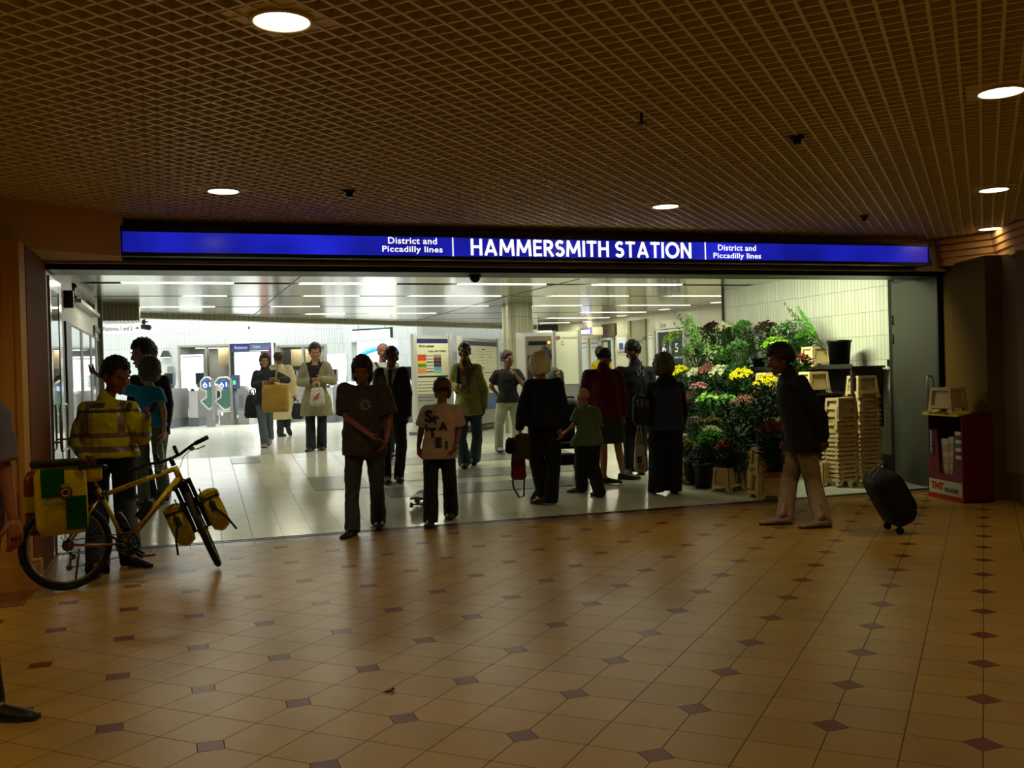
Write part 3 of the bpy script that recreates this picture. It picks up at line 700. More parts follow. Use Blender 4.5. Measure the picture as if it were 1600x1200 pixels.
root, w, h = facing('northbound_sign', 549, 514, 613, 529, 26.6, 'white direction sign with dark and green top edge above the gate opening', 'sign', yaw=radians(-28))
b = MB(); b.bb(-w / 2, w / 2, -.03, .03, -h / 2, h / 2); b.build('panel', M_signw, root)
b = MB(); quadbox(b, -w / 2, 0, h / 2 - .03, h / 2); b.build('header_strip', M_navy, root); b = MB(); quadbox(b, 0, w / 2, h / 2 - .03, h / 2); b.build('header_strip', M_green, root)
put_text('lettering', 'Westbound platform 2', Mx(-w * .25, 0), M_greyink, root, width=w * .42, height=.05)
put_text('lettering', 'Westbound platform 1', Mx(w * .25, 0), M_greyink, root, width=w * .42, height=.05)
b = MB(); b.bb(w / 2, w / 2 + .03, -.05, .05, -h / 2, h / 2 + .02); b.bb(-w / 2, w / 2, -.035, .035, h / 2, h / 2 + .015); b.build('frame', M_black, root)
for s_ in (-1, 1):
    b = MB(); b.cyl((s_ * w * .35, 0, h / 2), (s_ * w * .35, 0, h / 2 + .5), .01, .01, 6); b.build('hanger', M_steel, root)
# cctv cameras
def cctv(px, py, Z, label, dark=False):
    root, w, h = facing('security_camera', px - 6, py - 6, px + 6, py + 6, Z, label, 'camera'); mm = M_black if dark else M_white
    b = MB(); b.cyl((-.06, .15, .1), (-.02, .02, .04), .02, .02, 8); b.ell((-.06, .12, .1), .05, 0, 10, 6); b.build('bracket', mm, root)
    b = MB(); b.cyl((-.1, 0, 0), (.12, -.05, -.03), .05, .055, 12); b.build('housing', mm, root)
    b = MB(); b.cyl((.12, -.05, -.03), (.135, -.053, -.032), .045, .045, 12); b.build('lens', M_black, root)
    b = MB(); b.cyl((-.06, .15, .1), (-.06, .35, .12), .018, .018, 8); b.cyl((-.06, .15, .1), (-.06, .15, max(.12, 3.22 - root.location.z) if dark else .12), .018, .018, 8); b.build('arm', mm, root)
cctv(226, 510, 20.3, 'dark camera beside the platform sign', True); cctv(383, 511, 29.6, 'white camera on the bright tiled wall above the assistance booth')
root, w, h = facing('wall_lantern', 252, 548, 268, 558, 29.9, 'dark triangular lamp on the bright tiled wall', 'lamp')
b = MB(); b.prism([(-w / 2, -h / 2), (w / 2, -h / 2), (w * .2, h / 2), (-w * .2, h / 2)], -.12, .02, 0, 'y'); b.build('shade', mat('dark_green_paint', '#2c302c', .5), root)
b = MB(); b.bb(-w * .4, w * .4, -.11, 0, -h / 2 - .015, -h / 2); b.build('lens', M_signw, root)
root, w, h = facing('wall_plate', 262, 572, 271, 588, 29.9, 'small grey steel plate on the bright tiled wall', 'plate'); b = MB(); b.bb(-w / 2, w / 2, -.02, .02, -h / 2, h / 2); b.build('plate', M_steel, root, bevel=.005)

# posters in the windows
def poster(px0, py0, px1, py1, Z, label, lines=8, header=M_navy, paper=M_cardw, yaw=0., title=None, posts=False, name='poster', cat='poster', group=None, seed=1):
    root, w, h = facing(name, px0, py0, px1, py1, Z, label, cat, group=group, yaw=yaw); rnd = random.Random(seed)
    b = MB(); b.bb(-w / 2, w / 2, -.015, .015, -h / 2, h / 2); b.build('sheet', paper, root)
    if header is not None:
        b = MB(); quadbox(b, -w * .42, w * .42, h / 2 - h * .09, h / 2 - h * .04, -.015); b.build('header_strip', header, root)
    b = MB()
    for k in range(lines):
        z = h / 2 - h * (.16 + .78 * k / lines); x = -w * .4; 
        while x < w * .34:
            l = w * rnd.uniform(.05, .16); quadbox(b, x, min(x + l, w * .4), z - h * .008, z + h * .006, -.015, .002); x += l + w * .03
        if rnd.random() < .25: continue
    b.build('print', M_greyink, root); return root, w, h
M_paperlit = mat('bright_paper', '#f4f6f4', .6)
poster(283, 554, 318, 606, 29.6, 'white notice sheet behind the glass of the left office window', 9, M_greyink, M_paperlit, seed=3)
# assistance booth
root, w, h = facing('assistance_booth', 363, 535, 431, 668, 29.5, 'dark framed assistance booth with a bright poster panel between the two office windows', 'booth')
u = w / 68
zz = lambda py: (601.5 - py) / FPX * 29.5; xx = lambda px: (px - 397) * u
b = MB(); b.bb(xx(366), xx(394), -.14, .05, zz(548), zz(537)); b.build('header', M_navy, root)
b = MB(); b.bb(xx(394), xx(425), -.14, .05, zz(548), zz(536)); b.build('side_header', mat('slate_blue', '#47536a', .5), root)
b = MB(); b.bb(xx(363), xx(366), -.14, .05, zz(664), zz(537)); b.build('post', M_black, root)
b = MB(); b.bb(xx(423), xx(425), -.14, .05, zz(664), zz(547)); b.build('post', mat('plum_frame', '#5a2048', .5), root)
b = MB(); b.bb(xx(369), xx(410), -.10, .02, zz(622), zz(550)); b.build('poster_panel', M_paperlit, root)
b = MB(); b.bb(xx(411), xx(423), -.06, .02, zz(640), zz(549)); b.build('leaflet_rack', mat('red_brown_panel', '#7d4a44', .6), root)
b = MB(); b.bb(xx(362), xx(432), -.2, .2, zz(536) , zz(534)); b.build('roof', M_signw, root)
put_text('lettering', 'Assistance', Mx(xx(380), zz(542.5), -.145), mat('pale_lettering', '#9fb0d0', .5), root, width=xx(390) - xx(370), height=.1)
put_text('lettering', 'Tickets', Mx(xx(404), zz(542), -.145), mat('pale_lettering', '#9fb0d0', .5), root, width=xx(411) - xx(399), height=.09)
b = MB(); b.bb(xx(366), xx(423), -.02, .02, zz(664), zz(549)); b.build('back_panel', M_room, root)
# free standing notice by the second window
poster(512, 553, 542, 600, 29.1, 'white service information board beside the opening in the angled wall', 3, None, M_paperlit, name='notice_stand', cat='notice board', seed=5)
b = MB(); r_ = bpy.data.objects['notice_stand']; zz_ = TOPZ - r_.location.z; b.bb(-.04, .04, -.01, .03, zz_, -.3); b.bb(-.3, .3, -.15, .15, zz_, zz_ + .03); b.build('foot', M_steel, r_)
b = MB(); c = P(542, 600, 29.1); b.cyl((c.x, c.y, TOPZ), (c.x, c.y, P(542, 553, 29.1).z), .025, .025, 8); b.build('sign_post', M_steel, label='thin grey post at the right edge of the white information board', cat='post')

# ------------------------------------------------------------------ ticket gates
M_gate = mat('gate_steel', '#8b8a86', .38, .5); M_gated = mat('gate_plinth', '#5d6266', .5); M_gatew = mat('gate_light_steel', '#c4c3c0', .35, .4); M_bluep = mat('blue_pictogram', '#2238b8', .5, emit='#2238b8', es=.3)
M_gglass = mat('green_gate_glass', '#7fb7a4', .08, trans=.75)
def gate(px, py, rz, label, reader=True, pod=True):
    p = FL(px, py); root = empty('ticket_gate', (p.x, p.y, TOPZ), rz, label, 'ticket gate', 'row of ticket gates')
    b = MB(); b.prism([(-.85, 0), (.85, 0), (.85, .9), (.72, 1.0), (-.72, 1.0), (-.85, .9)], -.125, .125, 0, 'y'); b.xf(Matrix.Translation((0, 0, .22)) @ Matrix.Scale(.8, 4, (0, 0, 1))); b.build('cabinet', M_gate, root)
    b = MB(); b.bb(-.88, .88, -.14, .14, 0, .23); b.build('plinth', M_gated, root)
    b = MB(); b.bb(-.875, -.85, -.115, .115, .23, .94); b.build('end_panel', M_gatew, root)
    if reader:
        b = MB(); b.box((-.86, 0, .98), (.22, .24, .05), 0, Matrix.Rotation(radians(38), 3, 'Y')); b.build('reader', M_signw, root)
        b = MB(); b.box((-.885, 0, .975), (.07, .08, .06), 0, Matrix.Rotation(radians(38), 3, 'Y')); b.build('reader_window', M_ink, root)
    if pod:
        b = MB(); b.bb(-.2, -.12, -.1, .1, 1.0, 1.1); b.bb(-.25, -.07, -.12, .12, 1.1, 1.42); b.build('display_post', M_gated, root)
        b = MB(); b.bb(-.256, -.25, -.1, .1, 1.13, 1.4); b.build('display', mat('dark_screen', '#181d2a', .2), root)
    b = MB(); b.prism([(.1, .3), (.1, 1.1), (.2, 1.22), (.4, 1.22), (.5, 1.1), (.5, .3)], .125, .15, 0, 'y'); b.build('flap', M_gatew, root)
    return root
RG = radians(72)
gate(271, 668, RG, 'ticket gate nearest the left wall, half hidden by the tall youth')
gate(319, 664, RG, 'ticket gate between the left window and the wide glass gate')
gate(462, 658, RG, 'ticket gate behind the bag of the man in the hat'); gate(560, 657, RG, 'ticket gate just behind the long-haired man in the dark T-shirt'); gate(642, 658, RG, 'ticket gate beside the service updates board')
gate(524, 658, RG, 'ticket gate right of the man in the beige coat')
p = FL(330, 667); root = empty('gate_end_post', (p.x, p.y, TOPZ), RG - .3, 'grey steel end post right of the second ticket gate', 'post'); b = MB(); b.bb(-.08, .08, -.08, .08, 0, .95); b.build('post', M_gate, root); b = MB(); b.box((0, -.1, 1.02), (.26, .4, .06), 0, Matrix.Rotation(.5, 3, 'Y')); b.build('cap', M_gatew, root)
# wide accessible gate
for (xa, xb, lab, fl) in ((337, 361, 'wide glass gate wing with a wheelchair pictogram, the right one', 1), (314, 332, 'wide glass gate wing with a pictogram, the left one above the end post', 0)):
    root, w, h = facing('glass_gate_wing', xa, 590, xb, 640, 26.3 if fl else 25.2, lab, 'gate')
    pts = [(-w / 2, h / 2 - .1), (-w / 2 + .1, h / 2), (w / 2 - .08, h / 2), (w / 2, h / 2 - .08), (w / 2, -h / 2 + .08), (w / 2 - .08, -h / 2), (-w / 2 + .2, -h / 2), (-w / 2, -h / 2 + .2), (-w / 2, -.18), (-w / 2 + .14, -.1), (-w / 2 + .14, .06), (-w / 2, .12)]
    b = MB(); b.tube([(x, 0, z) for x, z in pts], .022, 8, closed=True); b.build('frame', M_gatew, root)
    b = MB(); b.prism(pts, -.006, .006, 0, 'y'); b.build('glass', M_gglass, root)
    b = MB(); b.bb(-w * .22, w * .28, -.02, -.008, h * .18, h * .38); b.build('pictogram_plate', M_bluep, root)
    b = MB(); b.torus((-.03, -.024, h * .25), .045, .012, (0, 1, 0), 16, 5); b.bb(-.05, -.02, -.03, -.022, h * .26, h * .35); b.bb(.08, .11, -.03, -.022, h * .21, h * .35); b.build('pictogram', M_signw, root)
    b = MB(); b.bb(w / 2 - .01, w / 2 + .05, -.04, .04, -h / 2 - .28, h / 2 - .02); b.build('hinge_post', M_gate, root)
root, w, h = facing('low_barrier', 345, 641, 391, 666, 26.5, 'low grey barrier wall with two white sockets below the glass gate', 'barrier')
h = 2 * (root.location.z - TOPZ); b = MB(); b.bb(-w / 2, w / 2, -.1, .3, -h / 2, h / 2); b.build('body', M_gate, root)
b = MB(); b.bb(w / 2, w / 2 + .12, -.12, .3, -h / 2, h / 2); b.build('end_panel', M_gatew, root)
for x_ in (-.35, .05):
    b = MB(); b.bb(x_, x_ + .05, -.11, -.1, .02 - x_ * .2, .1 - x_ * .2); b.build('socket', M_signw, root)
root, w, h = facing('reader_column', 362, 586, 374, 641, 26.4, 'dark blue card reader column with a green light beside the glass gate', 'card reader')
b = MB(); b.bb(-w / 2, w / 2, -.08, .1, .1, h / 2); b.build('head', mat('reader_blue', '#3b4262', .4), root)
b = MB(); b.bb(-.03, .03, -.085, -.08, h / 2 - .25, h / 2 - .15); b.build('indicator', mat('green_led', '#3cf07a', .4, emit='#3cf07a', es=2), root)
b = MB(); b.cyl((0, 0, .1), (0, 0, TOPZ - root.location.z), .04, .04, 10); b.build('stem', M_gated, root)
root, w, h = facing('sloping_gate_cabinet', 372, 600, 392, 641, 27.5, 'grey gate cabinet with a dark sloping top beside the reader column', 'ticket gate')
b = MB(); b.prism([(-w / 2, TOPZ - root.location.z), (w / 2, TOPZ - root.location.z), (w / 2, h / 2 - .25), (0, h / 2 - .05), (-w / 2, h / 2 - .05)], -.1, .25, 0, 'y'); b.build('body', M_gate, root)
b = MB(); b.bb(-w * .35, -w * .05, -.11, -.1, -h / 2 + .1, h / 2 - .3); b.build('dark_slot', M_gated, root)

# ------------------------------------------------------------------ service boards in the middle of the hall
def board(fx0, fy0, fx1, fy1, ty0, label, title, hdr, kind):
    p, q = FL(fx0, fy0), FL(fx1, fy1); L = (q - p).length; zt = P(fx0, ty0, depth(p)).z - TOPZ
    root = empty('service_board', p, math.atan2(q.y - p.y, q.x - p.x), label, 'notice board')
    for x in (0, L):
        b = MB(); b.bb(x - .035, x + .035, -.05, .05, .05, zt + .03); b.build('post', M_gatew, root)
    b = MB(); b.bb(.035, L - .035, -.02, .02, .45, zt); b.build('panel', mat('board_grey', '#9b9c92', .5), root)
    b = MB(); b.bb(.05, L - .05, -.026, -.02, zt * .40, zt - .05); b.build('sheet', mat('pale_yellow_paper', '#cfcfae', .7), root)
    b = MB(); b.bb(.06, L - .06, -.03, -.026, zt - .15, zt - .06); b.build('header_strip', M_navy, root)
    return root, L, zt
root, L, zt = board(650, 680, 706, 676, 524, 'service updates board with a coloured line table, on two grey posts', '', None, 0)
b = MB(); b.bb(-.05, L + .05, -.16, .16, 0, .06); b.build('foot', M_gated, root)
b = MB(); b.bb(.0, L, -.015, .015, .06, .45); b.build('lower_panel', M_gatew, root)
T = lambda x, z: frame_M((x, -.031, z), (1, 0, 0), (0, 0, 1))
put_text('lettering', 'Service updates', T(L * .33, zt - .21), M_ink, root, width=L * .42, height=.06)
put_text('lettering', 'Today 13.05 29.08.06', T(L * .62, zt - .31), M_ink, root, width=L * .5, height=.04)
cols = ['#b5482e', '#d23a2c', '#e8b820', '#2c8a3a', '#d89a28', '#d8826a']; cols2 = ['#8a8a80', '#7a2a34', '#2c2e30', '#30343a', '#6a98c0', '#7ab8a0']
for k in range(6):
    z = zt - .40 - k * .062
    b = MB(); b.bb(L * .08, L * .31, -.03, -.026, z - .028, z + .028); b.build('line_label', mat('line_%d' % k, cols[k], .6), root)
    b = MB(); b.bb(L * .52, L * .73, -.03, -.026, z - .028, z + .028); b.build('line_label', mat('line_b%d' % k, cols2[k], .6), root)
    b = MB(); b.bb(L * .32, L * .50, -.029, -.026, z - .01, z + .01); b.build('status_text', M_ink if k in (2, 5) else M_greyink, root)
b = MB(); b.bb(L * .08, L * .92, -.03, -.026, zt - .82, zt - .79); b.build('divider_strip', M_ink, root)
rnd = random.Random(4); b = MB()
for k in range(7):
    z = zt - .9 - .062 * k; x = L * .08
    while x < L * (.5 if k in (0, 5, 6) else .85): l = rnd.uniform(.02, .07); b.bb(x, x + l, -.029, -.026, z - .006, z + .006); x += l + .015
b.build('handwriting', M_ink, root)
root, L, zt = board(722, 677, 779, 668, 527, 'notice board with a line diagram and blue lower panel behind the man in pale jacket', '', None, 1)
b = MB(); b.bb(.035, L - .035, -.024, -.02, .42, zt * .40); b.build('lower_panel', mat('board_blue', '#3c5a8a', .5), root)
b = MB(); b.bb(-.05, L + .1, -.1, .1, .14, .42); b.build('base_panel', M_gate, root)
b = MB(); b.cyl((0, 0, .08), (L + .1, 0, .08), .08, .08, 14); b.build('base_roll', mat('dark_brown_base', '#3a322c', .4), root)
rnd = random.Random(9); b = MB()
for k in range(16):
    z = zt - .26 - .062 * k; x = L * .1 + (.2 if k < 3 else 0)
    while x < L * .85:
        l = rnd.uniform(.02, .09); 
        if rnd.random() < .45: b.bb(x, x + l, -.029, -.026, z - .006, z + .006)
        x += l + .02
b.build('print', M_greyink, root)
for k, (x, z, wd, mm) in enumerate(((.55, .22, .04, M_navy), (.5, .6, .05, M_inkred), (.2, .68, .18, M_navy), (.6, .7, .3, M_greyink), (.75, .92, .2, M_greyink))):
    b = MB(); b.bb(L * x, L * x + wd * L * 2, -.03, -.026, zt - z - .012, zt - z + .012); b.build('diagram_mark', mm, root)

# ticket machine and white service information board by the column
root, w, h = facing('ticket_machine', 820, 520, 866, 668, 17.75, 'tall grey ticket machine with lit display in front of the column', 'ticket machine', yaw=0)
cz = root.location.z; z0 = TOPZ - cz; zt = h / 2
b = MB(); b.prism([(-w / 2, z0), (w / 2, z0), (w / 2, zt), (-w / 2, zt)], 0, .5, 0, 'y'); b.add([(-w / 2, 0, zt), (w / 2, 0, zt), (w / 2, .5, zt + .06), (-w / 2, .5, zt + .06), (-w / 2, .5, zt), (w / 2, .5, zt)], [(0, 1, 2, 3), (0, 3, 4), (1, 5, 2), (3, 2, 5, 4)])
b.build('cabinet', M_gatew, root)
sy = MB(); sy.add([(-w / 2, 0, z0), (-w / 2 - .14, .42, z0), (-w / 2 - .14, .42, zt + .03), (-w / 2, 0, zt)], [(0, 1, 2, 3)]); sy.add([(-w / 2 - .14, .42, z0), (-w / 2, .5, z0), (-w / 2, .5, zt + .06), (-w / 2 - .14, .42, zt + .03)], [(0, 1, 2, 3)]); sy.add([(-w/2,0,zt),(-w/2-.14,.42,zt+.03),(-w/2,.5,zt+.06)],[(0,1,2)]); sy.build('side_panel', M_gatew, root)
b = MB(); b.bb(-w / 2 + .03, w / 2 - .03, -.012, 0, z0 + .6, zt - .06); b.build('fascia', mat('brownish_fascia', '#6b6654', .4), root)
b = MB(); b.bb(-w / 2 + .08, w / 2 - .12, -.02, -.012, zt - .22, zt - .15); b.build('message_display', mat('dark_screen', '#181d2a', .2), root)
b = MB(); b.ell((w / 2 - .08, -.02, zt - .18), .025, 0, 10, 6); b.build('status_light', mat('orange_light', '#ff8a3c', .4, emit='#ff8a3c', es=3), root)
b = MB(); b.bb(-w / 2 + .06, w / 2 - .10, -.03, -.012, zt - .95, zt - .40); b.build('screen_surround', M_black, root, bevel=.02)
b = MB(); b.bb(-w / 2 + .16, w / 2 - .16, -.034, -.03, zt - .72, zt - .55); b.build('screen', mat('cyan_screen', '#8fd8e0', .3, emit='#8fd8e0', es=.9), root)
root, w, h = facing('information_board', 869, 518, 904, 600, 17.9, 'blank white service information board between the ticket machine and the ticket wall', 'notice board')
cz = root.location.z; z0 = TOPZ - cz
b = MB(); b.bb(-w / 2, w / 2, -.02, .02, -h / 2, h / 2); b.build('panel', mat('whiteboard', '#cfd2b8', .4), root)
b = MB(); b.bb(w / 2, w / 2 + .06, -.04, .04, z0, h / 2 + .02); b.build('post', M_gate, root)
b = MB(); b.bb(-w / 2 - .05, -w / 2, -.04, .04, z0, h / 2 + .02); b.build('post', M_gate, root)
b = MB(); b.bb(-w / 2, w / 2, .0, .04, z0 + .1, -h / 2 ); b.build('lower_panel', M_gate, root)
put_text('lettering', 'Service information', frame_M((w * .14, -.022, h * .385), (1, 0, 0), (0, 0, 1)), M_greyink, root, width=w * .66, height=.045)
put_text('lettering', 'Date', frame_M((-w * .2, -.022, h * .31), (1, 0, 0), (0, 0, 1)), M_greyink, root, width=w * .13, height=.025); put_text('lettering', 'Time', frame_M((-w * .2, -.022, h * .26), (1, 0, 0), (0, 0, 1)), M_greyink, root, width=w * .13, height=.025)
b = MB(); b.torus((-w * .4, -.024, h * .385), .03, .007, (0, 1, 0), 20, 5); b.bb(-w * .4 - .05, -w * .4 + .05, -.03, -.022, h * .385 - .006, h * .385 + .006); b.build('roundel', mat('dull_red', '#8a3a34', .5), root)

# ------------------------------------------------------------------ fittings of the far right ticket wall
def rw_obj(name, px0, py0, px1, py1, label, cat, proud=.03, group=None):
    p, a, c = rw_pt(px0, (py0 + py1) / 2); q, _, _ = rw_pt(px1, (py0 + py1) / 2); mid = (p + q) / 2
    d_ = Vector((q.x - p.x, q.y - p.y, 0)); w = d_.length; Z = depth(mid)
    zt_ = P((px0 + px1) / 2, py0, Z).z; zb_ = P((px0 + px1) / 2, py1, Z).z
    n_ = Vector((-d_.y, d_.x, 0)).normalized() * -1
    if n_.y > 0 and n_.x > 0: n_ = -n_
    o_ = Vector((mid.x, mid.y, zb_)) + (n_ * proud if n_.dot(Vector((CF.x, CF.y, 0))) < 0 else -n_ * proud)
    return empty(name, o_, math.atan2(d_.y, d_.x), label, cat, group), w, zt_ - zb_
M_wframe = mat('cream_frame', '#b8b498', .5)
for (x0, y0, x1, y1, t) in ((910, 528, 923, 606, 'white framed notice on the far wall left of the ticket window with the blue sign'), (925, 528, 939, 606, 'second framed notice beside the green doorway under the blue sign'),
                            (965, 523, 983, 549, 'framed poster with a blue square on the far wall'), (1015, 517, 1025, 580, 'narrow tall notice beside the dark ticket windows')):
    root, w, h = rw_obj('framed_notice', x0, y0, x1, y1, t, 'poster', .05)
    b = MB(); b.bb(-w / 2, w / 2, 0, .03, 0, h); b.build('frame', M_wframe, root)
    b = MB(); b.bb(-w / 2 + .06, w / 2 - .06, -.008, 0, .06, h - .06); b.build('sheet', mat('bluish_paper', '#c8d2d2', .6), root)
    if x0 == 965: b = MB(); b.bb(-w * .2, w * .15, -.012, -.008, h * .12, h * .5); b.build('picture', mat('picture_blue', '#2a4a9a', .5), root)
    else: b = MB(); b.bb(-w * .3, w * .3, -.012, -.008, h * .88, h * .91); b.bb(-w * .3, w * .3, -.012, -.008, h * .8, h * .82); b.bb(-w * .3, w * .3, -.012, -.008, h * .3, h * .31); b.build('print', M_greyink, root)
root, w, h = rw_obj('illuminated_sign', 935, 512, 955, 524, 'small glowing violet sign box on the far ticket wall', 'sign', .55)
b = MB(); b.bb(-w / 2, w / 2, 0, .3, 0, h); b.build('housing', M_wframe, root)
b = MB(); b.bb(-w / 2 + .04, w / 2 - .04, -.008, 0, .04, h - .04); b.build('face', mat('violet_glow', '#5a4ae0', .5, emit='#5a4ae0', es=2), root)
b = MB(); b.bb(-w * .34, w * .3, -.014, -.008, h * .25, h * .7); b.build('lettering', mat('glow_white', '#ffffff', .5, emit='#ffffff', es=2.5), root)
# doorway, recess and ticket windows
root, w, h = rw_obj('door_frame_surround', 985, 500, 1012, 612, '', '', .0)
for k in ('label', 'category'):
    if k in root: del root[k]
root.name = 'door_3'; root['kind'] = 'structure'; H = h
b = MB(); b.bb(-w / 2, -w / 2 + .1, -.06, .1, 0, H); b.bb(w / 2 - .1, w / 2, -.06, .1, 0, H); b.bb(-w / 2, w / 2, -.06, .1, H - .5, H - .42); b.bb(-w / 2, w / 2, -.03, .1, H - .42, H); b.build('frame', mat('olive_frame', '#8c8a6c', .5), root)
b = MB(); b.bb(-w / 2 + .1, w / 2 - .1, -.02, .02, 0, H - .5); b.build('leaf', mat('grey_green_door', '#8f9480', .5), root)
b = MB(); b.bb(0, w * .2, -.03, -.02, H * .22, H * .42); b.build('pane', mat('dark_green_glass', '#2a4a38', .1), root)
root, w, h = rw_obj('recessed_doorway', 940, 528, 962, 620, 'dark green lit doorway beneath the glowing violet sign', 'doorway', .03)
b = MB(); b.bb(-w / 2, w / 2, 0, .02, 0, h); b.build('opening', mat('dark_green_glass', '#2a4a38', .1), root); b = MB(); b.bb(-w / 2, -w / 2 + .12, -.04, 0, 0, h); b.bb(w / 2 - .08, w / 2, -.04, 0, 0, h); b.bb(-w / 2, w / 2, -.04, 0, h - .06, h); b.build('frame', M_gatew, root)
b = MB(); b.bb(-w * .25, w * .05, -.02, 0, .0, h - .1); b.build('curtain', M_wframe, root)
root, w, h = rw_obj('dark_bulkhead', 944, 506, 964, 526, 'dark brown bulkhead behind the glowing violet sign', 'bulkhead', .02); b = MB(); b.bb(-w / 2, w / 2, -.06, .02, 0, h); b.build('panel', mat('brown_bulkhead', '#4d4434', .6), root)
root, w, h = rw_obj('ticket_window', 1033, 518, 1072, 640, 'dark ticket windows with white numerals under the Tickets panel', 'ticket window', .04)
b = MB(); b.bb(-w / 2, w / 2, 0, .03, 0, h); b.build('glass', mat('dark_window', '#15171a', .12), root)
b = MB(); b.bb(-w / 2 - .05, -w / 2, -.04, .03, 0, h); b.bb(-.02, .02, -.04, .03, 0, h); b.bb(w / 2, w / 2 + .05, -.04, .03, 0, h); b.bb(-w / 2 - .05, w / 2 + .05, -.04, .03, h, h + .05); b.bb(-w / 2, w / 2, -.03, .03, h - .62, h - .58); b.build('frame', M_gatew, root)
put_text('numeral', '6', frame_M((-w * .25, -.03, h - .38), (1, 0, 0), (0, 0, 1)), M_signw, root, height=.2); put_text('numeral', '5', frame_M((w * .25, -.03, h - .38), (1, 0, 0), (0, 0, 1)), M_signw, root, height=.2)
root, w, h = rw_obj('tickets_panel', 1029, 500, 1075, 513, 'pale panel reading Tickets above the dark ticket windows', 'sign', .08)
b = MB(); b.bb(-w / 2, w / 2, 0, .05, 0, h); b.build('panel', mat('pale_panel', '#c6c8ac', .5), root)
put_text('lettering', 'Tickets', frame_M((-w * .26, -.004, h * .5), (1, 0, 0), (0, 0, 1)), M_greyink, root, width=w * .24, height=.14)
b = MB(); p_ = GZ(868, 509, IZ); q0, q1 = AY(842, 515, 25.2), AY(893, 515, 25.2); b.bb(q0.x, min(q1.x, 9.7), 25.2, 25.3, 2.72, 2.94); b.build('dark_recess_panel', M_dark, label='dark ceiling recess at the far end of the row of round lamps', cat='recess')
# ------------------------------------------------------------------ people
def blob(mb, voxel, smooth=5, wr=0., ws=9., seed=0., octx=1.0):
    me = mb.mesh('tmp', []); o = bpy.data.objects.new('tmp', me); WORK.collection.objects.link(o)
    r = o.modifiers.new('r', 'REMESH'); r.mode = 'VOXEL'; r.voxel_size = voxel; r.use_smooth_shade = True
    if smooth:
        s_ = o.modifiers.new('s', 'SMOOTH'); s_.factor = .5; s_.iterations = smooth
    dg = work_dg(); out = bpy.data.meshes.new_from_object(o.evaluated_get(dg))
    bpy.data.objects.remove(o); bpy.data.meshes.remove(me); out.materials.clear()
    if wr:
        ns = [v.normal.copy() for v in out.vertices]; cs = []
        for v, nn in zip(out.vertices, ns):
            p = v.co; n_ = noise.noise(Vector((p.x * ws + seed, p.y * ws, p.z * ws * octx))) + .5 * noise.noise(Vector((p.x * ws * 2.3 + seed, p.y * ws * 2.3, p.z * ws * 2.8)))
            cs.extend(p + nn * (n_ * wr))
        out.vertices.foreach_set('co', cs)
    out.update(); return out
def obj(name, me, mats, parent=None, loc=None, smooth=True):
    me.name = name; me.materials.clear()
    for x in (mats if isinstance(mats, (list, tuple)) else [mats]): me.materials.append(x)
    if smooth: me.polygons.foreach_set('use_smooth', [True] * len(me.polygons))
    o = bpy.data.objects.new(name, me); COL.objects.link(o)
    if parent is not None: o.parent = parent
    if loc is not None: o.location = loc
    return o
def paint(me, fn):
    me.polygons.foreach_set('material_index', [fn(p.center) for p in me.polygons]); me.update()
def split_mesh(me, fn):                      # faces -> separate meshes by key
    groups = {}
    for p in me.polygons: groups.setdefault(fn(p.center), []).append(p)
    res = {}
    for k, ps in groups.items():
        if k == -1: continue
        ids = {}; vs = []; fs = []
        for p in ps:
            f = []
            for vi in p.vertices:
                if vi not in ids: ids[vi] = len(vs); vs.append(tuple(me.vertices[vi].co))
                f.append(ids[vi])
            fs.append(f)
        m2 = bpy.data.meshes.new('part'); m2.from_pydata(vs, [], fs); m2.update(); res[k] = m2
    return res
def seg(mb, p, q, r1, r2, n=12):
    mb.cyl(p, q, r1, r2, n); mb.ell(p, r1, 0, n, 6); mb.ell(q, r2, 0, n, 6)
def face_dir(yaw): a = radians(yaw); return (-CFH * cos(a) + CRH * sin(a)).normalized()
def slab(mb, rings_):                        # rings: (centre, lateral, depthdir, rx, ry)
    rs = []
    for c, u, w, rx, ry in rings_:
        rs.append([c + u * (rx * cos(t)) + w * (ry * sin(t)) for t in [2 * pi * k / 20 for k in range(20)]])
    mb.rings(rs, 0, True, True)
def hand_mesh(mb, wrist, d, n, s=1., curl=.5, side=1):
    """palm plus four unequal fingers and a thumb; d pointing to the fingers, n palm normal"""
    d = d.normalized(); n = (n - d * n.dot(d)).normalized(); u = d.cross(n) * side
    pl = .085 * s
    rs = []
    for t, w, h in ((0, .026, .019), (.3, .034, .017), (.7, .041, .015), (1, .040, .013)):
        c = wrist + d * (pl * t); rs.append([c + u * (w * s * cos(a)) + n * (h * s * sin(a)) for a in [2 * pi * k / 10 for k in range(10)]])
    mb.rings(rs, 0, True, True)
    for k, (off, L) in enumerate(((-.030, .066), (-.010, .076), (.010, .071), (.029, .055))):
        p = wrist + d * (pl * .96) + u * (off * s); dd = d.copy(); pts = [p - d * .012 * s]
        for j, fr in enumerate((.45, .32, .23)):
            a = curl * (.55 + .35 * j) + .06 * k; dd = (dd * cos(a) + n * sin(a)).normalized(); pts.append(pts[-1] + dd * (L * fr * s) + (d * .012 * s if j == 0 else Vector()))
        mb.tube(pts, .0085 * s, 7, rr=[.0095 * s, .009 * s, .0082 * s, .0065 * s])
    b0 = wrist + d * (.022 * s) - u * (.028 * s); td = (d * .75 - u * .65 + n * .3).normalized()
    b1 = b0 + td * (.038 * s); b2 = b1 + (td + d * .5 + n * .35 * (1 + curl)).normalized() * (.03 * s)
    mb.tube([b0 - td * .01, b1, b2], .011 * s, 7, rr=[.014 * s, .0115 * s, .008 * s])
SKIN = {}
def skin(c):
    k = 'skin_' + c.strip('#')
    return mat(k, c, .55, var=.05, vs=12)
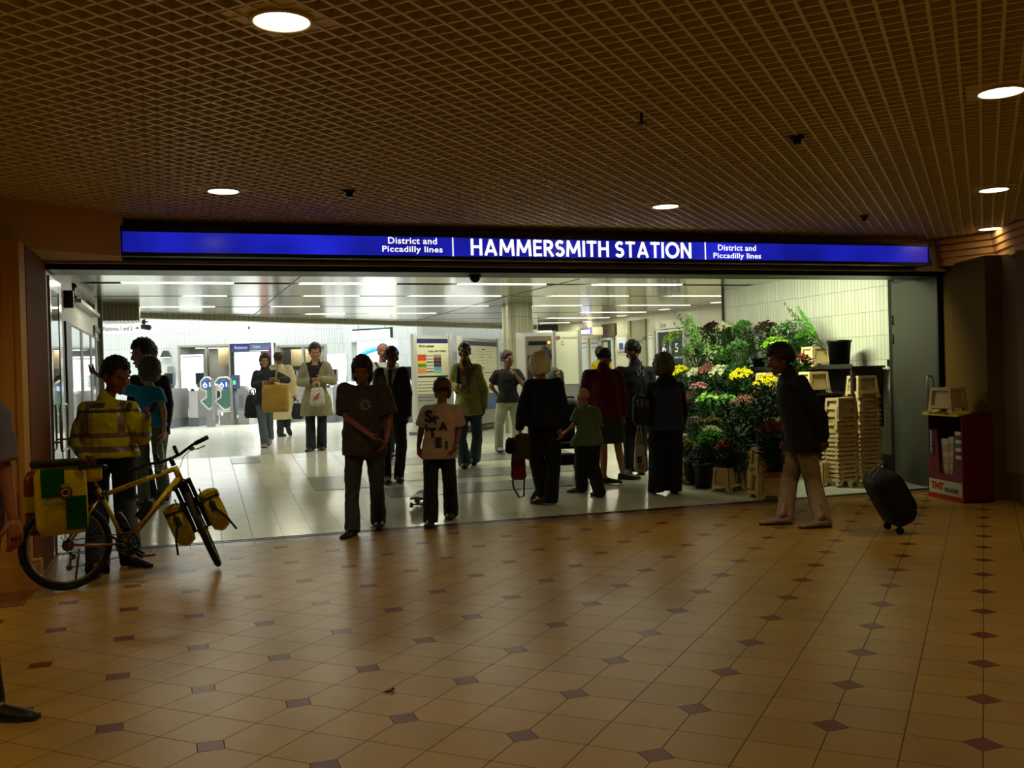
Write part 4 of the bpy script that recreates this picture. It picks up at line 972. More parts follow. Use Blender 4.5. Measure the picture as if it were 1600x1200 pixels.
def head_mesh(mb, M, style):
    T = lambda v: M @ Vector(v)
    st = len(mb.v)
    mb.ell((0, -.012, .035), (.076, .094, .085), 0, 20, 12)
    mb.ell((0, .012, -.02), (.066, .078, .085), 0, 18, 10)
    mb.ell((0, .045, -.075), (.042, .04, .035), 0, 14, 8)       # jaw
    mb.ell((0, .072, -.095), (.022, .018, .016), 0, 10, 6)      # chin
    mb.ell((0, .078, .022), (.052, .014, .014), 0, 14, 6)       # brow
    mb.cyl((0, .088, .01), (0, .108, -.028), .007, .012, 10); mb.ell((0, .103, -.032), (.016, .012, .009), 0, 10, 6)
    mb.ell((0, .088, -.062), (.024, .010, .007), 0, 10, 6); mb.ell((0, .086, -.071), (.020, .010, .007), 0, 10, 6)
    for s_ in (-1, 1):
        mb.ell((s_ * .05, .055, -.03), (.022, .022, .03), 0, 10, 6); mb.ell((s_ * .077, -.005, -.012), (.010, .018, .03), 0, 10, 6)
    mb.xf(M, st)
def hair_mesh(style, M, sc):
    mb = MB(); n = 300; rnd = random.Random(7)
    for i in range(n):
        z = 1 - 2 * (i + .5) / n; r = sqrt(1 - z * z); a = i * 2.399963; d = Vector((r * cos(a), r * sin(a), z))
        face = d.y > .25 and abs(d.x) < .86
        ok = d.z > (.52 if face else -.15)
        rad = .017; ex = .98
        if style == 'short': ok = d.z > (.50 if face else (-.1 if abs(d.x) > .6 and d.y > -.2 else -.42))
        elif style == 'crop': ok = d.z > (.55 if face else (.05 if abs(d.x) > .6 and d.y > -.2 else -.3)); rad = .013
        elif style == 'mop': ok = d.z > (.40 if face else (-.1 if abs(d.x) > .62 and d.y > -.25 else -.5)); rad = .021; ex = .99
        elif style == 'bob': ok = d.z > (.48 if face else -.75); rad = .022; ex = 1.02
        elif style == 'curly': ok = d.z > (.42 if face else -.7); rad = rnd.uniform(.026, .042); ex = 1.1
        elif style == 'long': ok = d.z > (.38 if face else -1.0) and not (d.z < -.3 and d.y > -.05 and abs(d.x) < .75); rad = .02; ex = 1.02
        elif style == 'fringe': ok = d.z < .1 and not face and d.z > -.45 ; rad = .012
        if not ok: continue
        p = Vector((d.x * .078, d.y * .097 - .008, d.z * .105 + .022)) * ex
        if style in ('bob', 'long') and d.z < -.3: p = Vector((d.x * .085, min(d.y * .095, .03) - .012, d.z * (.15 if style == 'long' else .11) + .01))
        p += Vector((rnd.uniform(-1, 1), rnd.uniform(-1, 1), rnd.uniform(-1, 1))) * .004
        mb.ell(p, (rad, rad, rad * (1.25 if style in ('long', 'bob') else 1)), 0, 7, 5)
    if style == 'bun' or style == 'bunhair':
        mb.ell((0, -.13, .03), .042, 0, 10, 7)
    mb.ell((0, -.02, .045), (.074, .088, .08), 0, 14, 8) if style not in ('fringe',) else None
    mb.xf(M)
    return mb

def cloth(name, c, rough=.85, **k): return mat('cloth_' + name, c, rough, var=k.pop('var', .12), vs=k.pop('vs', 14), bump=.25, bs=160, **k)

def person(label, J, hh, yaw=0, hyaw=None, pitch=0, skinc='#b98a6a', hair=('short', '#1d1712'), top=None, legs=None, shoes=('#151515',), Z=None, dep=1., under=None, tilt=0., curl=(.5, .5), feet_yaw=None, palm=(None, None), group=None, name='person'):
    """J: joints as (px, py[, dz]); fA/fB: (px, py sole[, lift, dz])"""
    grounds = []
    for k in ('fA', 'fB'):
        f = J[k]
        if len(f) == 2: grounds.append(FL(*f))
    if Z is None: Z = sum(depth(g) for g in grounds) / len(grounds)
    def jp(k, default=None):
        if k not in J: return default
        v = J[k]; return P(v[0], v[1], Z + (v[2] if len(v) > 2 else 0))
    mpp = Z / FPX; sc = hh * mpp / .255          # scale from head height with hair
    fwd = face_dir(yaw); hfwd = face_dir(yaw if hyaw is None else hyaw)
    neck, sA, sB = jp('neck'), jp('sA'), jp('sB'); hip = jp('hip')
    lat = (sB - sA).normalized(); 
    hl = Vector((lat.x, lat.y, 0)).normalized()
    hw = J.get('hw', .085 * sc)
    hA = jp('hipA', hip - hl * hw); hB = jp('hipB', hip + hl * hw)
    S = max(.55, min(1.1, sc * 1.08))
    base = Vector(((sum(g.x for g in grounds)) / len(grounds), sum(g.y for g in grounds) / len(grounds), 0)) if grounds else Vector((hip.x, hip.y, 0))
    base.z = floor_z(base.y) if not grounds else min(g.z for g in grounds)
    feet = {}
    for k, h_, kn in (('A', hA, 'kA'), ('B', hB, 'kB')):
        f = J['f' + k]
        if len(f) == 2: g = FL(*f); sole = Vector((g.x, g.y, g.z + .002)); lift = 0
        else:
            sole = P(f[0], f[1], Z + f[3]); sole.z = max(sole.z, floor_z(sole.y) + .004); lift = f[2]
        fy = face_dir((feet_yaw or (yaw, yaw))[0 if k == 'A' else 1])
        ank = sole - fy * (.055 * S) + Vector((0, 0, .085 * S))
        if lift: ank = sole - fy * (.03 * S) + Vector((0, 0, .11 * S))
        knee = jp(kn)
        if knee is None:
            knee = (h_ + ank) / 2 + fwd * .035 * S + Vector((0, 0, .03))
        feet[k] = (h_, knee, ank, sole, fy, lift)
    arms = {}
    for k, s_ in (('A', sA), ('B', sB)):
        e, w = jp('e' + k), jp('w' + k); h_ = jp('h' + k)
        d = (h_ - w).normalized() if h_ is not None else (w - e).normalized()
        arms[k] = (s_, e, w, d)
    spine = (neck - hip); up = spine.normalized(); wdir = hl.cross(Vector((0, 0, 1))); 
    if wdir.dot(fwd) < 0: wdir = -wdir
    sw = (sB - sA).length / 2
    sw3 = max(sw, .12 * S)
    head_c = jp('head')
    # head matrix: x right, y front, z up
    z = Vector((0, 0, 1)); f = (hfwd * cos(radians(pitch)) - z * sin(radians(pitch))).normalized(); r = f.cross(z).normalized(); u_ = r.cross(f)
    if tilt: Rt = Matrix.Rotation(radians(tilt), 3, f); r = Rt @ r; u_ = Rt @ u_
    HM = Matrix.Identity(4)
    for i in range(3): HM[i][0] = r[i] * sc; HM[i][1] = f[i] * sc; HM[i][2] = u_[i] * sc; HM[i][3] = head_c[i]
    # ---- body
    b = MB(); t = lambda k: hip + spine * k
    bw = .86
    slab(b, [(t(-.12), hl, wdir, .10 * S, .07 * S), (t(0), hl, wdir, hw + .05 * S, .085 * S * dep), (t(.3), hl, wdir, sw3 * .62, .08 * S * dep), (t(.65), hl, wdir, sw3 * .78, .088 * S * dep), (t(.86), hl, wdir, sw3 * .8, .07 * S), (t(.97), hl, wdir, .06 * S, .05 * S)])
    seg(b, neck - up * .06 * S, head_c - Vector(HM.col[2][:3]) * .03 - f * .01, .054 * S, .05 * S)
    for k in 'AB':
        s_, e, w, d = arms[k]; seg(b, s_, e, .042 * S, .036 * S); seg(b, e, w, .036 * S, .024 * S); seg(b, t(.8), s_, .06 * S, .045 * S)
        h_, kn, an, so, fy, lf = feet[k]; seg(b, h_, kn, .072 * S, .05 * S); seg(b, kn, kn.lerp(an, .35), .05 * S, .05 * S); seg(b, kn.lerp(an, .35), an, .05 * S, .033 * S); seg(b, an, so + fy * .01 * S + Vector((0, 0, .04)), .03 * S, .026 * S)
    body = blob(b, .0135, 4)
    hb = MB(); head_mesh(hb, HM, None); hm = blob(hb, .0062 if hh > 22 else .009, 2)
    hd = MB()
    for i, k in enumerate('AB'):
        s_, e, w, d = arms[k]; pn = palm[i]; pn = (hl if k == 'A' else -hl) * .9 + fwd * .3 if pn is None else Vector(pn)
        hand_mesh(hd, w, d, pn, S, curl[i], 1)
    # eyes and lips
    fe = MB(); st = 0
    for s_ in (-1, 1):
        fe.ell((s_ * .030, .079, .002), (.0125, .008, .0065), 1, 10, 6); fe.ell((s_ * .030, .0865, .002), (.0055, .003, .0055), 2, 8, 5)
        fe.box((s_ * .030, .090, .021), (.030, .008, .006), 2)
    fe.ell((0, .0935, -.0665), (.020, .008, .007), 3, 10, 6); fe.xf(HM)
    bm = bmesh.new(); bm.from_mesh(body); bm.from_mesh(hm)
    for m_ in (hd.mesh('x', []), fe.mesh('x', [])):
        bm.from_mesh(m_)
    me = bpy.data.meshes.new('person'); bm.to_mesh(me); bm.free()
    me.transform(Matrix.Translation(-base))
    root = obj(name, me, [skin(skinc), mat('eye_white', '#c9c2b8', .3), mat('eye_dark', '#1a1210', .3), mat('lip_tone', '#8a4a40', .5)], loc=base)
    tag(root, label, 'person', group)
    seed = (base.x * 7.3 + base.y) % 50
    def addp(nm, mb_or_me, mt, smooth=True):
        m_ = mb_or_me.mesh(nm, []) if isinstance(mb_or_me, MB) else mb_or_me
        m_.transform(Matrix.Translation(-base)); return obj(nm, m_, mt, root, smooth=smooth)
    # ---- legs wear
    if legs:
        nm, col, o = legs[0], legs[1], (legs[2] if len(legs) > 2 else {})
        lb = MB(); w1 = o.get('thigh', .088) * S; w2 = o.get('knee', .068) * S; w3 = o.get('hem', .062) * S
        slab(lb, [(t(-.10), hl, wdir, hw + .055 * S, .09 * S * dep), (t(0), hl, wdir, hw + .075 * S, .112 * S * dep), (t(.1), hl, wdir, hw + .068 * S, .105 * S * dep), (t(.22), hl, wdir, hw + .045 * S, .095 * S * dep)])
        for k in 'AB':
            h_, kn, an, so, fy, lf = feet[k]
            if o.get('short'):
                e_ = h_.lerp(kn, o['short']); lb.cyl(h_, e_, w1 * 1.05, w1 * .98, 16); lb.ell(h_, w1, 0, 14, 7)
            else:
                seg(lb, h_, kn, w1, w2); lb.cyl(kn, an - Vector((0, 0, .06 * S)), w2, w3, 16)
                lb.ell(kn, w2, 0, 12, 6)
        lm = blob(lb, .012, 4, .006 * o.get('wr', 1), 10, seed, .8)
        addp(nm, lm, cloth(col[1], col[0]))
    # ---- tops
    tops = top if isinstance(top, list) else [top]
    for tp in tops:
        if not tp: continue
        nm, col, o = tp[0], tp[1], (tp[2] if len(tp) > 2 else {})
        tb = MB(); g = o.get('thick', .018) * S; drop = o.get('drop', .06); wst = o.get('waist', .80); fl = o.get('flare', 0.)
        hx_ = max(hw + .085 * S, sw3 * .72) * o.get('hipw', 1); dz = Vector((0, 0, -1))
        L = drop
        rr = [(hip + dz * L, hl, wdir, hx_ + g + fl, .115 * S * dep + g + fl * .6), (t(0), hl, wdir, hx_ + g, .115 * S * dep + g), (t(.3), hl, wdir, sw3 * wst + g, .108 * S * dep + g), (t(.65), hl, wdir, sw3 * .90 + g, .112 * S * dep + g), (t(.85), hl, wdir, sw3 * .92 + g, .092 * S + g), (t(.95), hl, wdir, sw3 * .55, .075 * S + g * .5), (t(1.0), hl, wdir, .068 * S, .062 * S)]
        slab(tb, rr)
        sl = o.get('sleeve', 'long')
        for k in 'AB':
            s_, e, w, d = arms[k]; ra = o.get('arm', .055) * S
            seg(tb, t(.80), s_, .075 * S + g * .5, ra + g * .6)
            if sl == 'short': e_ = s_.lerp(e, o.get('sl', .72)); tb.cyl(s_, e_, ra + g * .6, ra * 1.12 + g * .6, 16); tb.ell(s_, ra + g * .6, 0, 14, 7)
            elif sl == 'long': seg(tb, s_, e, ra + g * .5, ra * .92 + g * .4); seg(tb, e, w - (w - e).normalized() * .01, ra * .9 + g * .4, ra * .68 + g * .3)
        if o.get('collar'): seg(tb, neck, neck + Vector((0, 0, .03)), .078 * S, .07 * S)
        if o.get('hood'): tb.ell(neck - wdir * .07 * S + Vector((0, 0, .0)), (.12 * S, .10 * S, .07 * S), 0, 14, 8)
        tm = blob(tb, o.get('voxel', .0115), 4, .008 * o.get('wr', 1), 8, seed + 3, 1.2)
        loc = lambda p: ((p - hip).dot(hl), (p - hip).dot(wdir), (p - hip).z, (p - hip).dot(spine) / spine.length_squared)
        if o.get('zones'):
            zones = o['zones']; parts = split_mesh(tm, lambda p: zones[0](*loc(p)))
            for key, m_ in parts.items():
                if key == 0: addp(nm, m_, cloth(col[1], col[0]))
                else: addp(zones[1][key][0], m_, zones[1][key][1])
        elif o.get('paint'):
            paint(tm, lambda p: o['paint'][0](*loc(p))); idx = [0] * len(tm.polygons); tm.polygons.foreach_get('material_index', idx)
            oo = addp(nm, tm, [cloth(col[1], col[0])] + o['paint'][1]); oo.data.polygons.foreach_set('material_index', idx)
        else: addp(nm, tm, cloth(col[1], col[0]))
    # ---- shoes
    for i, k in enumerate('AB'):
        h_, kn, an, so, fy, lf = feet[k]; sb = MB(); side = fy.cross(Vector((0, 0, 1)))
        pd = fy.copy(); nz = Vector((0, 0, 1))
        if lf: pd = (fy * cos(lf) - Vector((0, 0, 1)) * sin(lf)).normalized(); nz = side.cross(pd) * 1.
        if nz.z < 0: nz = -nz
        c0 = so if not lf else so + Vector((0, 0, .02))
        rs = []
        for tt, wv, hv in ((-.115, .022, .05), (-.10, .034, .075), (-.04, .037, .085), (.03, .042, .062), (.10, .046, .048), (.14, .040, .038), (.165, .022, .022)):
            c_ = c0 + pd * (tt * S); ring = []
            for a in [2 * pi * q / 14 for q in range(14)]:
                zz_ = (sin(a) * .5 + .5) * hv; ring.append(c_ + side * (wv * S * cos(a) * (1 if sin(a) < .3 else .8)) + nz * (zz_ * S))
            rs.append(ring)
        sb.rings(rs, 0, True, True)
        zmin = min(v.z - floor_z(v.y) for v in sb.v)
        if zmin < .002: sb.xf(Matrix.Translation((0, 0, .003 - zmin)))
        o_ = addp('shoe', sb, mat('shoe_' + shoes[min(i, len(shoes) - 1)].strip('#'), shoes[min(i, len(shoes) - 1)], .5))
        so_ = MB()
        rs2 = []
        for tt, wv in ((-.118, .026), (-.05, .040), (.10, .049), (.168, .026)):
            c_ = c0 + pd * (tt * S); rs2.append([c_ + side * (s1 * wv * S) + nz * (s2 * .018 * S + .001) for s1, s2 in ((-1, 0), (1, 0), (1, 1), (-1, 1))])
        so_.rings(rs2, 0, False, True)
        if zmin < .002: so_.xf(Matrix.Translation((0, 0, .003 - zmin)))
        so_.xf(Matrix.Translation(-base)); so_.build('sole', mat('shoe_sole', '#2a2622', .7), o_)
    # ---- hair
    if hair and hair[0] not in ('none',):
        hm_ = hair_mesh(hair[0], HM, sc); m_ = blob(hm_, .0075 if hh > 24 else .011, 1, .007, 38, seed); addp('hair', m_, mat('hair_' + hair[1].strip('#'), hair[1], .6, var=.25, vs=70))
    info = dict(root=root, base=base, HM=HM, arms=arms, feet=feet, hl=hl, wdir=wdir, hip=hip, neck=neck, S=S, Z=Z, addp=addp, spine=spine, sc=sc, fwd=fwd)
    return info
def on_body(info, target, pts2, out=.0):      # project print points (px,py) onto a garment surface seen from the camera
    pass
def garment_print(info, gname, mesh_fn, px, py, wpx, matl, name='print', push=.007, rot=0):
    """flat artwork (mesh in x,y) wrapped on the garment by ray casting along the wearer's facing direction"""
    from mathutils.bvhtree import BVHTree
    g = [c for c in info['root'].children if c.name.split('.')[0] == gname][0]
    bv = BVHTree.FromPolygons([v.co for v in g.data.vertices], [tuple(p.vertices) for p in g.data.polygons])
    Z = info['Z']; w = wpx * Z / FPX; c = P(px, py, Z) - info['base']
    me = mesh_fn(w); fwd = -CFH; R_ = Matrix.Rotation(rot, 3, 'Z')
    out = []
    for v in me.vertices:
        q = R_ @ Vector((v.co.x, v.co.y, 0)); o_ = c + CRH * q.x + Vector((0, 0, q.y)) + fwd * 1.0
        loc, nrm, hit, _ = bv.ray_cast(o_, -fwd)
        out.append(loc + fwd * (push + v.co.z) if loc is not None else c + CRH * q.x + Vector((0, 0, q.y)) + fwd * .15)
    for v, p in zip(me.vertices, out): v.co = p
    me.update(); return obj(name, me, matl, g, smooth=False)

J = lambda **k: k
BLK = '#151515'
# hi-vis paramedic behind the bicycle
M_silver = mat('silver_reflective', '#8d7c78', .35, .3); M_chk = mat('chequer_dark', '#2a2a26', .6)
def hv(x, y, z, v):
    if abs(x) > .33: pass
    if y > 0 and .395 < z < .425: return 2 if (int((x + 1) / .02) + int(z / .015)) % 2 else 1
    if y < 0 and .395 < z < .425: return 1
    if .02 < z < .075 or .155 < z < .205: return 1
    if abs(abs(x) - .165) < .03 and z > .2: return 1
    return 0
pm = person('paramedic in a yellow high visibility jacket standing behind the yellow bicycle, looking at a phone',
    J(head=(181, 587), neck=(166, 624), sA=(136, 643, 0), sB=(203, 641, .0), eA=(121, 690, .05), wA=(134, 716, -.16), hA=(146, 722, -.3), eB=(222, 682, -.05), wB=(226, 655, -.27), hB=(238, 640, -.36), hip=(172, 708), kA=(152, 790, -.05), kB=(195, 790, -.05), fA=(150, 900), fB=(213, 884)),
    60, yaw=15, hyaw=62, pitch=18, skinc='#8a5a40', hair=('short', '#120e0c'), feet_yaw=(10, 60), Z=9.55, dep=1.15, curl=(.35, .8),
    top=('jacket', ('#d4cc00', 'hi_vis_yellow'), dict(drop=.04, thick=.04, arm=.066, waist=.98, hipw=1.1, collar=1, wr=1.6, paint=(hv, [M_silver, M_chk]))), legs=('trousers', ('#0d0d10', 'black_drill'), dict(thigh=.115, knee=.095, hem=.09)), shoes=(BLK,))
b = MB(); p_ = P(240, 636, pm['Z'] - .40); b.box(p_, (.05, .02, .11), 0, Matrix.Rotation(.5, 3, 'Y')); b.build('mobile_phone', M_black, label='black mobile phone in the raised hand of the paramedic', cat='phone')
garment_print(pm, 'jacket', lambda w: text_mesh('t', 'LONDON AMBULANCE', width=w, depth_=.001), 160, 631 + 2, 20, M_silver, 'badge_lettering')
def rect_mesh(w, h, nx=8, ny=3):
    m_ = bpy.data.meshes.new('r'); vs = [((i / nx - .5) * w, (j / ny - .5) * h, 0) for j in range(ny + 1) for i in range(nx + 1)]
    m_.from_pydata(vs, [], [(j * (nx + 1) + i, j * (nx + 1) + i + 1, (j + 1) * (nx + 1) + i + 1, (j + 1) * (nx + 1) + i) for j in range(ny) for i in range(nx)]); return m_
garment_print(pm, 'jacket', lambda w: rect_mesh(w, w * .32), 160, 633, 24, mat('badge_patch', '#5d5648', .6), 'badge_patch', push=.002)
def disc_mesh(w, h=None, n=20):
    m_ = bpy.data.meshes.new('d'); h = h or w; vs = [(0, 0, 0)] + [(w / 2 * cos(2 * pi * k / n) * f_, h / 2 * sin(2 * pi * k / n) * f_, 0) for f_ in (.5, 1) for k in range(n)]
    fs = [(0, 1 + k, 1 + (k + 1) % n) for k in range(n)] + [(1 + k, 1 + n + k, 1 + n + (k + 1) % n, 1 + (k + 1) % n) for k in range(n)]; m_.from_pydata(vs, [], fs); return m_
garment_print(pm, 'jacket', lambda w: disc_mesh(w, w * 1.5), 207, 635, 9, mat('crest_patch', '#4a3a2c', .6), 'crest')

wt = person('grey-haired woman in a turquoise T-shirt reaching out to the glass panel of the left wall',
    J(head=(232, 580), neck=(233, 603), sA=(209, 611, 0), sB=(247, 614, 0), eA=(176, 600, .12), wA=(149, 583, .25), hA=(138, 576, .3), eB=(256, 645, -.05), wB=(256, 674, -.05), hB=(254, 690, -.05), hip=(232, 663), fA=(224, 790), fB=(254, 784)),
    43, yaw=-140, hyaw=-115, skinc='#c08a70', hair=('bob', '#4a463e'), top=('t_shirt', ('#1487c8', 'turquoise'), dict(sleeve='short', sl=.5, drop=.03, waist=.95)), legs=('trousers', ('#5d6658', 'grey_green'), dict(thigh=.095)), shoes=(BLK,), dep=1.15)
yt = person('tall youth in a dark hooded top standing behind the woman in turquoise',
    J(head=(224, 553), neck=(232, 580), sA=(212, 594, 0), sB=(256, 594, 0), eA=(206, 635, 0), wA=(214, 668, -.1), eB=(263, 635, 0), wB=(260, 672, -.05), hip=(236, 674), fA=(230, 778), fB=(250, 774)),
    47, yaw=-55, hyaw=-45, pitch=8, skinc='#b07f68', hair=('mop', '#2a1d16'), top=('hooded_top', ('#1e1618', 'maroon_black'), dict(hood=1, drop=.05)), legs=('trousers', ('#1b1c22', 'dark_jeans'), {}), shoes=(BLK,))
bw_ = person('woman in a dark jacket carrying a large brown paper bag in front of her',
    J(head=(414, 564.5), neck=(414, 578), sA=(401, 585, 0), sB=(428, 584, 0), eA=(397, 601, -.02), wA=(409, 599, -.22), eB=(449, 594, -.03), wB=(434, 593, -.26), hB=(427, 593, -.28), hip=(413, 626), fA=(414, 699), fB=(421, 690, .5, .25)),
    23, yaw=5, skinc='#9a6a4a', hair=('bob', '#15100e'), top=('jacket', ('#1b1e22', 'charcoal_jacket'), dict(drop=.06, thick=.025, collar=1)), legs=('jeans', ('#56626e', 'washed_blue_jeans'), dict(hem=.075)), shoes=('#8a8a84',))
hm2 = person('person seen from behind in a long cream coat and a grey felt hat',
    J(head=(435, 562), neck=(437, 569), sA=(427, 577, 0), sB=(451, 577, 0), eA=(425, 595, 0), wA=(428, 612, 0), eB=(459, 600, 0), wB=(461, 617, 0), hB=(461, 625), hip=(442, 618), fA=(440, 682), fB=(450, 672, .9, .1)),
    20, yaw=170, skinc='#6a4030', hair=('crop', '#2a2420'), top=('coat', ('#c8b48a', 'cream_coat'), dict(drop=.48, flare=.06, thick=.035, arm=.066)), legs=('trousers', ('#2a2c34', 'dark_grey'), {}), shoes=(BLK,))
mb = MB(); mb.cyl((0, -.01, .055), (0, -.01, .061), .145, .145, 24); mb.cyl((0, -.01, .06), (0, -.015, .135), .098, .078, 20); mb.ell((0, -.015, .132), (.078, .085, .02), 0, 16, 6); mb.xf(hm2['HM']); hm2['addp']('felt_hat', mb, mat('felt_grey', '#4d483e', .9))
def coat_zones(vw, v0=.2, hemopen=False):
    def fn(x, y, z, v):
        if y > .0 and v > .93 and abs(x) < .07: return -1
        if y > .02 and v > v0 and abs(x) < vw * (v - v0) / (1 - v0) : return 1
        return 0
    return fn
cm = person('young man in an open beige coat holding a white plastic bag with a red mark',
    J(head=(492, 550), neck=(493, 567), sA=(478, 574, 0), sB=(509, 573, 0), eA=(470, 597, .0), wA=(486, 598, -.24), hA=(492, 597, -.27), eB=(520, 595, .0), wB=(503, 593, -.24), hB=(496, 594, -.28), hip=(494, 622), kA=(485, 665, 0), kB=(503, 665, 0), fA=(485, 705), fB=(503, 703)),
    29, yaw=8, hyaw=15, pitch=15, skinc='#b08058', hair=('short', '#1c1510'), feet_yaw=(-5, 12), top=[('coat', ('#8f8768', 'beige_canvas'), dict(drop=.28, flare=.04, thick=.035, arm=.062, collar=1, wr=1.4, zones=(coat_zones(.13, .25), {1: ('black_shirt', cloth('black_tee', '#121214'))})))], legs=('jeans', ('#1c2028', 'dark_blue_jeans'), dict(hem=.075)), shoes=(BLK,))
dm = person('long-haired heavy-set man in a dark T-shirt walking forward beside the boy in the cap',
    J(head=(566, 579), neck=(567, 602), sA=(539, 612, 0), sB=(597, 611, 0), eA=(541, 652, -.1), wA=(574, 676, -.36), hA=(590, 690, -.40), eB=(609, 655, -.02), wB=(604, 688, -.14), hB=(597, 702, -.2), hip=(570, 703), kA=(550, 768, -.05), kB=(589, 762, .03), fA=(547, 838), fB=(592, 822), hw=.105),
    44, yaw=-4, pitch=14, skinc='#8c5a42', hair=('long', '#2c261e'), feet_yaw=(-15, 10), curl=(.35, .4), dep=1.25, top=('t_shirt', ('#403b34', 'faded_black'), dict(sleeve='short', sl=.85, drop=.05, waist=1.0, arm=.068, thick=.03, wr=1.5)), legs=('jeans', ('#3c4550', 'worn_dark_jeans'), dict(hem=.075, thigh=.1, wr=1.5)), shoes=('#121212',))
def ring_print(w):
    mb = MB(); 
    for k in range(28):
        a = 2 * pi * k / 28; a2 = a + 2 * pi / 28; r1, r2 = w * .24, w * .38 + w * .08 * ((k * 7) % 3 - 1)
        mb.add([(r1 * cos(a), r1 * sin(a), 0), (r2 * cos(a), r2 * sin(a), 0), (r2 * cos(a2), r2 * sin(a2), 0), (r1 * cos(a2), r1 * sin(a2), 0)], [(0, 1, 2, 3)])
    for k in range(8):
        a = k * .8; r = w * .15; mb.add([(r * cos(a), r * sin(a), 0), (r * .5 * cos(a + .5), r * .5 * sin(a + .5), 0), (r * cos(a + .7), r * sin(a + .7), 0)], [(0, 1, 2)])
    return mb.mesh('p', [])
garment_print(dm, 't_shirt', ring_print, 575, 632, 20, mat('grey_print', '#8d8578', .7), 'emblem')
def suit_fn(x, y, z, v):
    if y > .02 and v > .99 and abs(x) < .05: return -1
    if y > .02 and v > .45:
        w = .10 * (v - .45) / .55
        if abs(x) < .022 and v < .95: return 2
        if abs(x) < w: return 1
    return 0
sm_ = person('man in glasses, dark suit, white shirt and tie walking behind the long-haired man',
    J(head=(612, 557), neck=(610, 574), sA=(594, 583, 0), sB=(630, 583, 0), eA=(590, 615, .05), wA=(592, 645, 0), eB=(636, 618, .02), wB=(637, 648, -.03), hB=(636, 662, -.05), hip=(613, 645), kA=(603, 700, .05), kB=(627, 698, -.1), fA=(604, 754), fB=(624, 752)),
    32, yaw=12, hyaw=28, skinc='#7a5238', hair=('short', '#101014'), top=('suit_jacket', ('#1d1c1d', 'suit_black'), dict(drop=.12, thick=.03, waist=.88, arm=.06, zones=(suit_fn, {1: ('white_shirt', cloth('white_cotton', '#c9c6b8')), 2: ('tie', cloth('maroon_silk', '#2e1416'))}))), legs=('trousers', ('#18181a', 'suit_black2'), {}), shoes=(BLK,), curl=(.5, .7))
def glasses(info, dark='#2a2622'):
    mb = MB()
    for s_ in (-1, 1):
        mb.tube([(s_ * .032 + .02 * cos(2 * pi * k / 12), .1, .002 + .014 * sin(2 * pi * k / 12)) for k in range(12)], .002, 5, closed=True); mb.tube([(s_ * .052, .1, .006), (s_ * .08, .04, .006), (s_ * .082, -.01, .0)], .002, 5)
    mb.tube([(-.012, .102, .004), (.012, .102, .004)], .002, 5); mb.xf(info['HM']); info['addp']('glasses', mb, mat('spectacle_frame' + dark[1:], dark, .3, .5))
glasses(sm_)
bm_ = person('bald man in a white shirt with a black strap, mostly hidden behind the suited man',
    J(head=(599, 550), neck=(597, 566), sA=(584, 572, 0), sB=(617, 572, 0), eA=(580, 598, 0), wA=(585, 620, -.1), eB=(624, 598, 0), wB=(620, 620, 0), hip=(600, 625), fA=(598, 716), fB=(611, 714)),
    30, yaw=20, hyaw=40, skinc='#94645a', hair=('none', '#000000'), top=('shirt', ('#b9bcae', 'pale_shirt'), dict(drop=.04)), legs=('trousers', ('#22242a', 'dark_grey'), {}), shoes=(BLK,))
mb = MB(); I = bm_; c1_, c2_ = I['hip'] + I['spine'] * .93 - I['hl'] * .12, I['hip'] + I['spine'] * .35 + I['hl'] * .1
mb.tube([c1_ + I['fwd'] * .1 + Vector((0, 0, .03)), c1_.lerp(c2_, .3) + I['fwd'] * .16, c1_.lerp(c2_, .7) + I['fwd'] * .17, c2_ + I['fwd'] * .14], .02, 8); I['addp']('shoulder_strap', mb, M_black)
tp = person('distant person in a navy top beside the left post of the service updates board',
    J(head=(644, 568), neck=(643, 576), sA=(637, 579, 0), sB=(650, 579, 0), eA=(636, 589, 0), wA=(638, 598, 0), eB=(652, 590, 0), wB=(650, 599, 0), hip=(643, 606), fA=(641, 650), fB=(646, 650)),
    12, yaw=60, skinc='#7a4a3a', hair=('short', '#1d1512'), top=('top', ('#1d2440', 'navy_top'), dict(drop=.05)), legs=('jeans', ('#3c6490', 'bright_jeans'), {}), shoes=(BLK,))
kd = person('boy in a baseball cap and a white T-shirt reading SKATE walking towards the viewer',
    J(head=(691, 610), neck=(690, 630), sA=(668, 643, 0), sB=(712, 643, 0), eA=(658, 672, .03), wA=(654, 698, -.02), hA=(655, 716, -.04), eB=(717, 671, .03), wB=(714, 694, -.08), hB=(709, 708, -.12), hip=(686, 705), kA=(673, 762, -.05), kB=(703, 755, .03), fA=(672, 822), fB=(704, 809)),
    36, yaw=-3, hyaw=-12, pitch=5, skinc='#8f5c42', hair=('bob', '#4a3420'), curl=(.95, .95), top=('t_shirt', ('#c8aea2', 'pinkish_white_cotton'), dict(sleeve='short', sl=.8, drop=.08, waist=.95, arm=.06, thick=.025)), legs=('trousers', ('#1e2228', 'black_jeans'), dict(hem=.08, knee=.075)), shoes=('#1c1a18', '#3c362e'))
mb = MB(); mb.ell((0, -.015, .055), (.102, .118, .092), 0, 20, 10); mc = blob(mb, .008, 2); mc.transform(kd['HM']); paint(mc, lambda p: 1 if (kd['HM'].inverted() @ p).x > .0 and (kd['HM'].inverted() @ p).y < .08 else (0 if (kd['HM'].inverted() @ p).z > .04 else 1)); idx = [0] * len(mc.polygons); mc.polygons.foreach_get('material_index', idx)
cp = kd['addp']('cap', mc, [mat('cap_pink', '#7a4a48', .8), mat('cap_black', '#141214', .8)]); cp.data.polygons.foreach_set('material_index', idx)
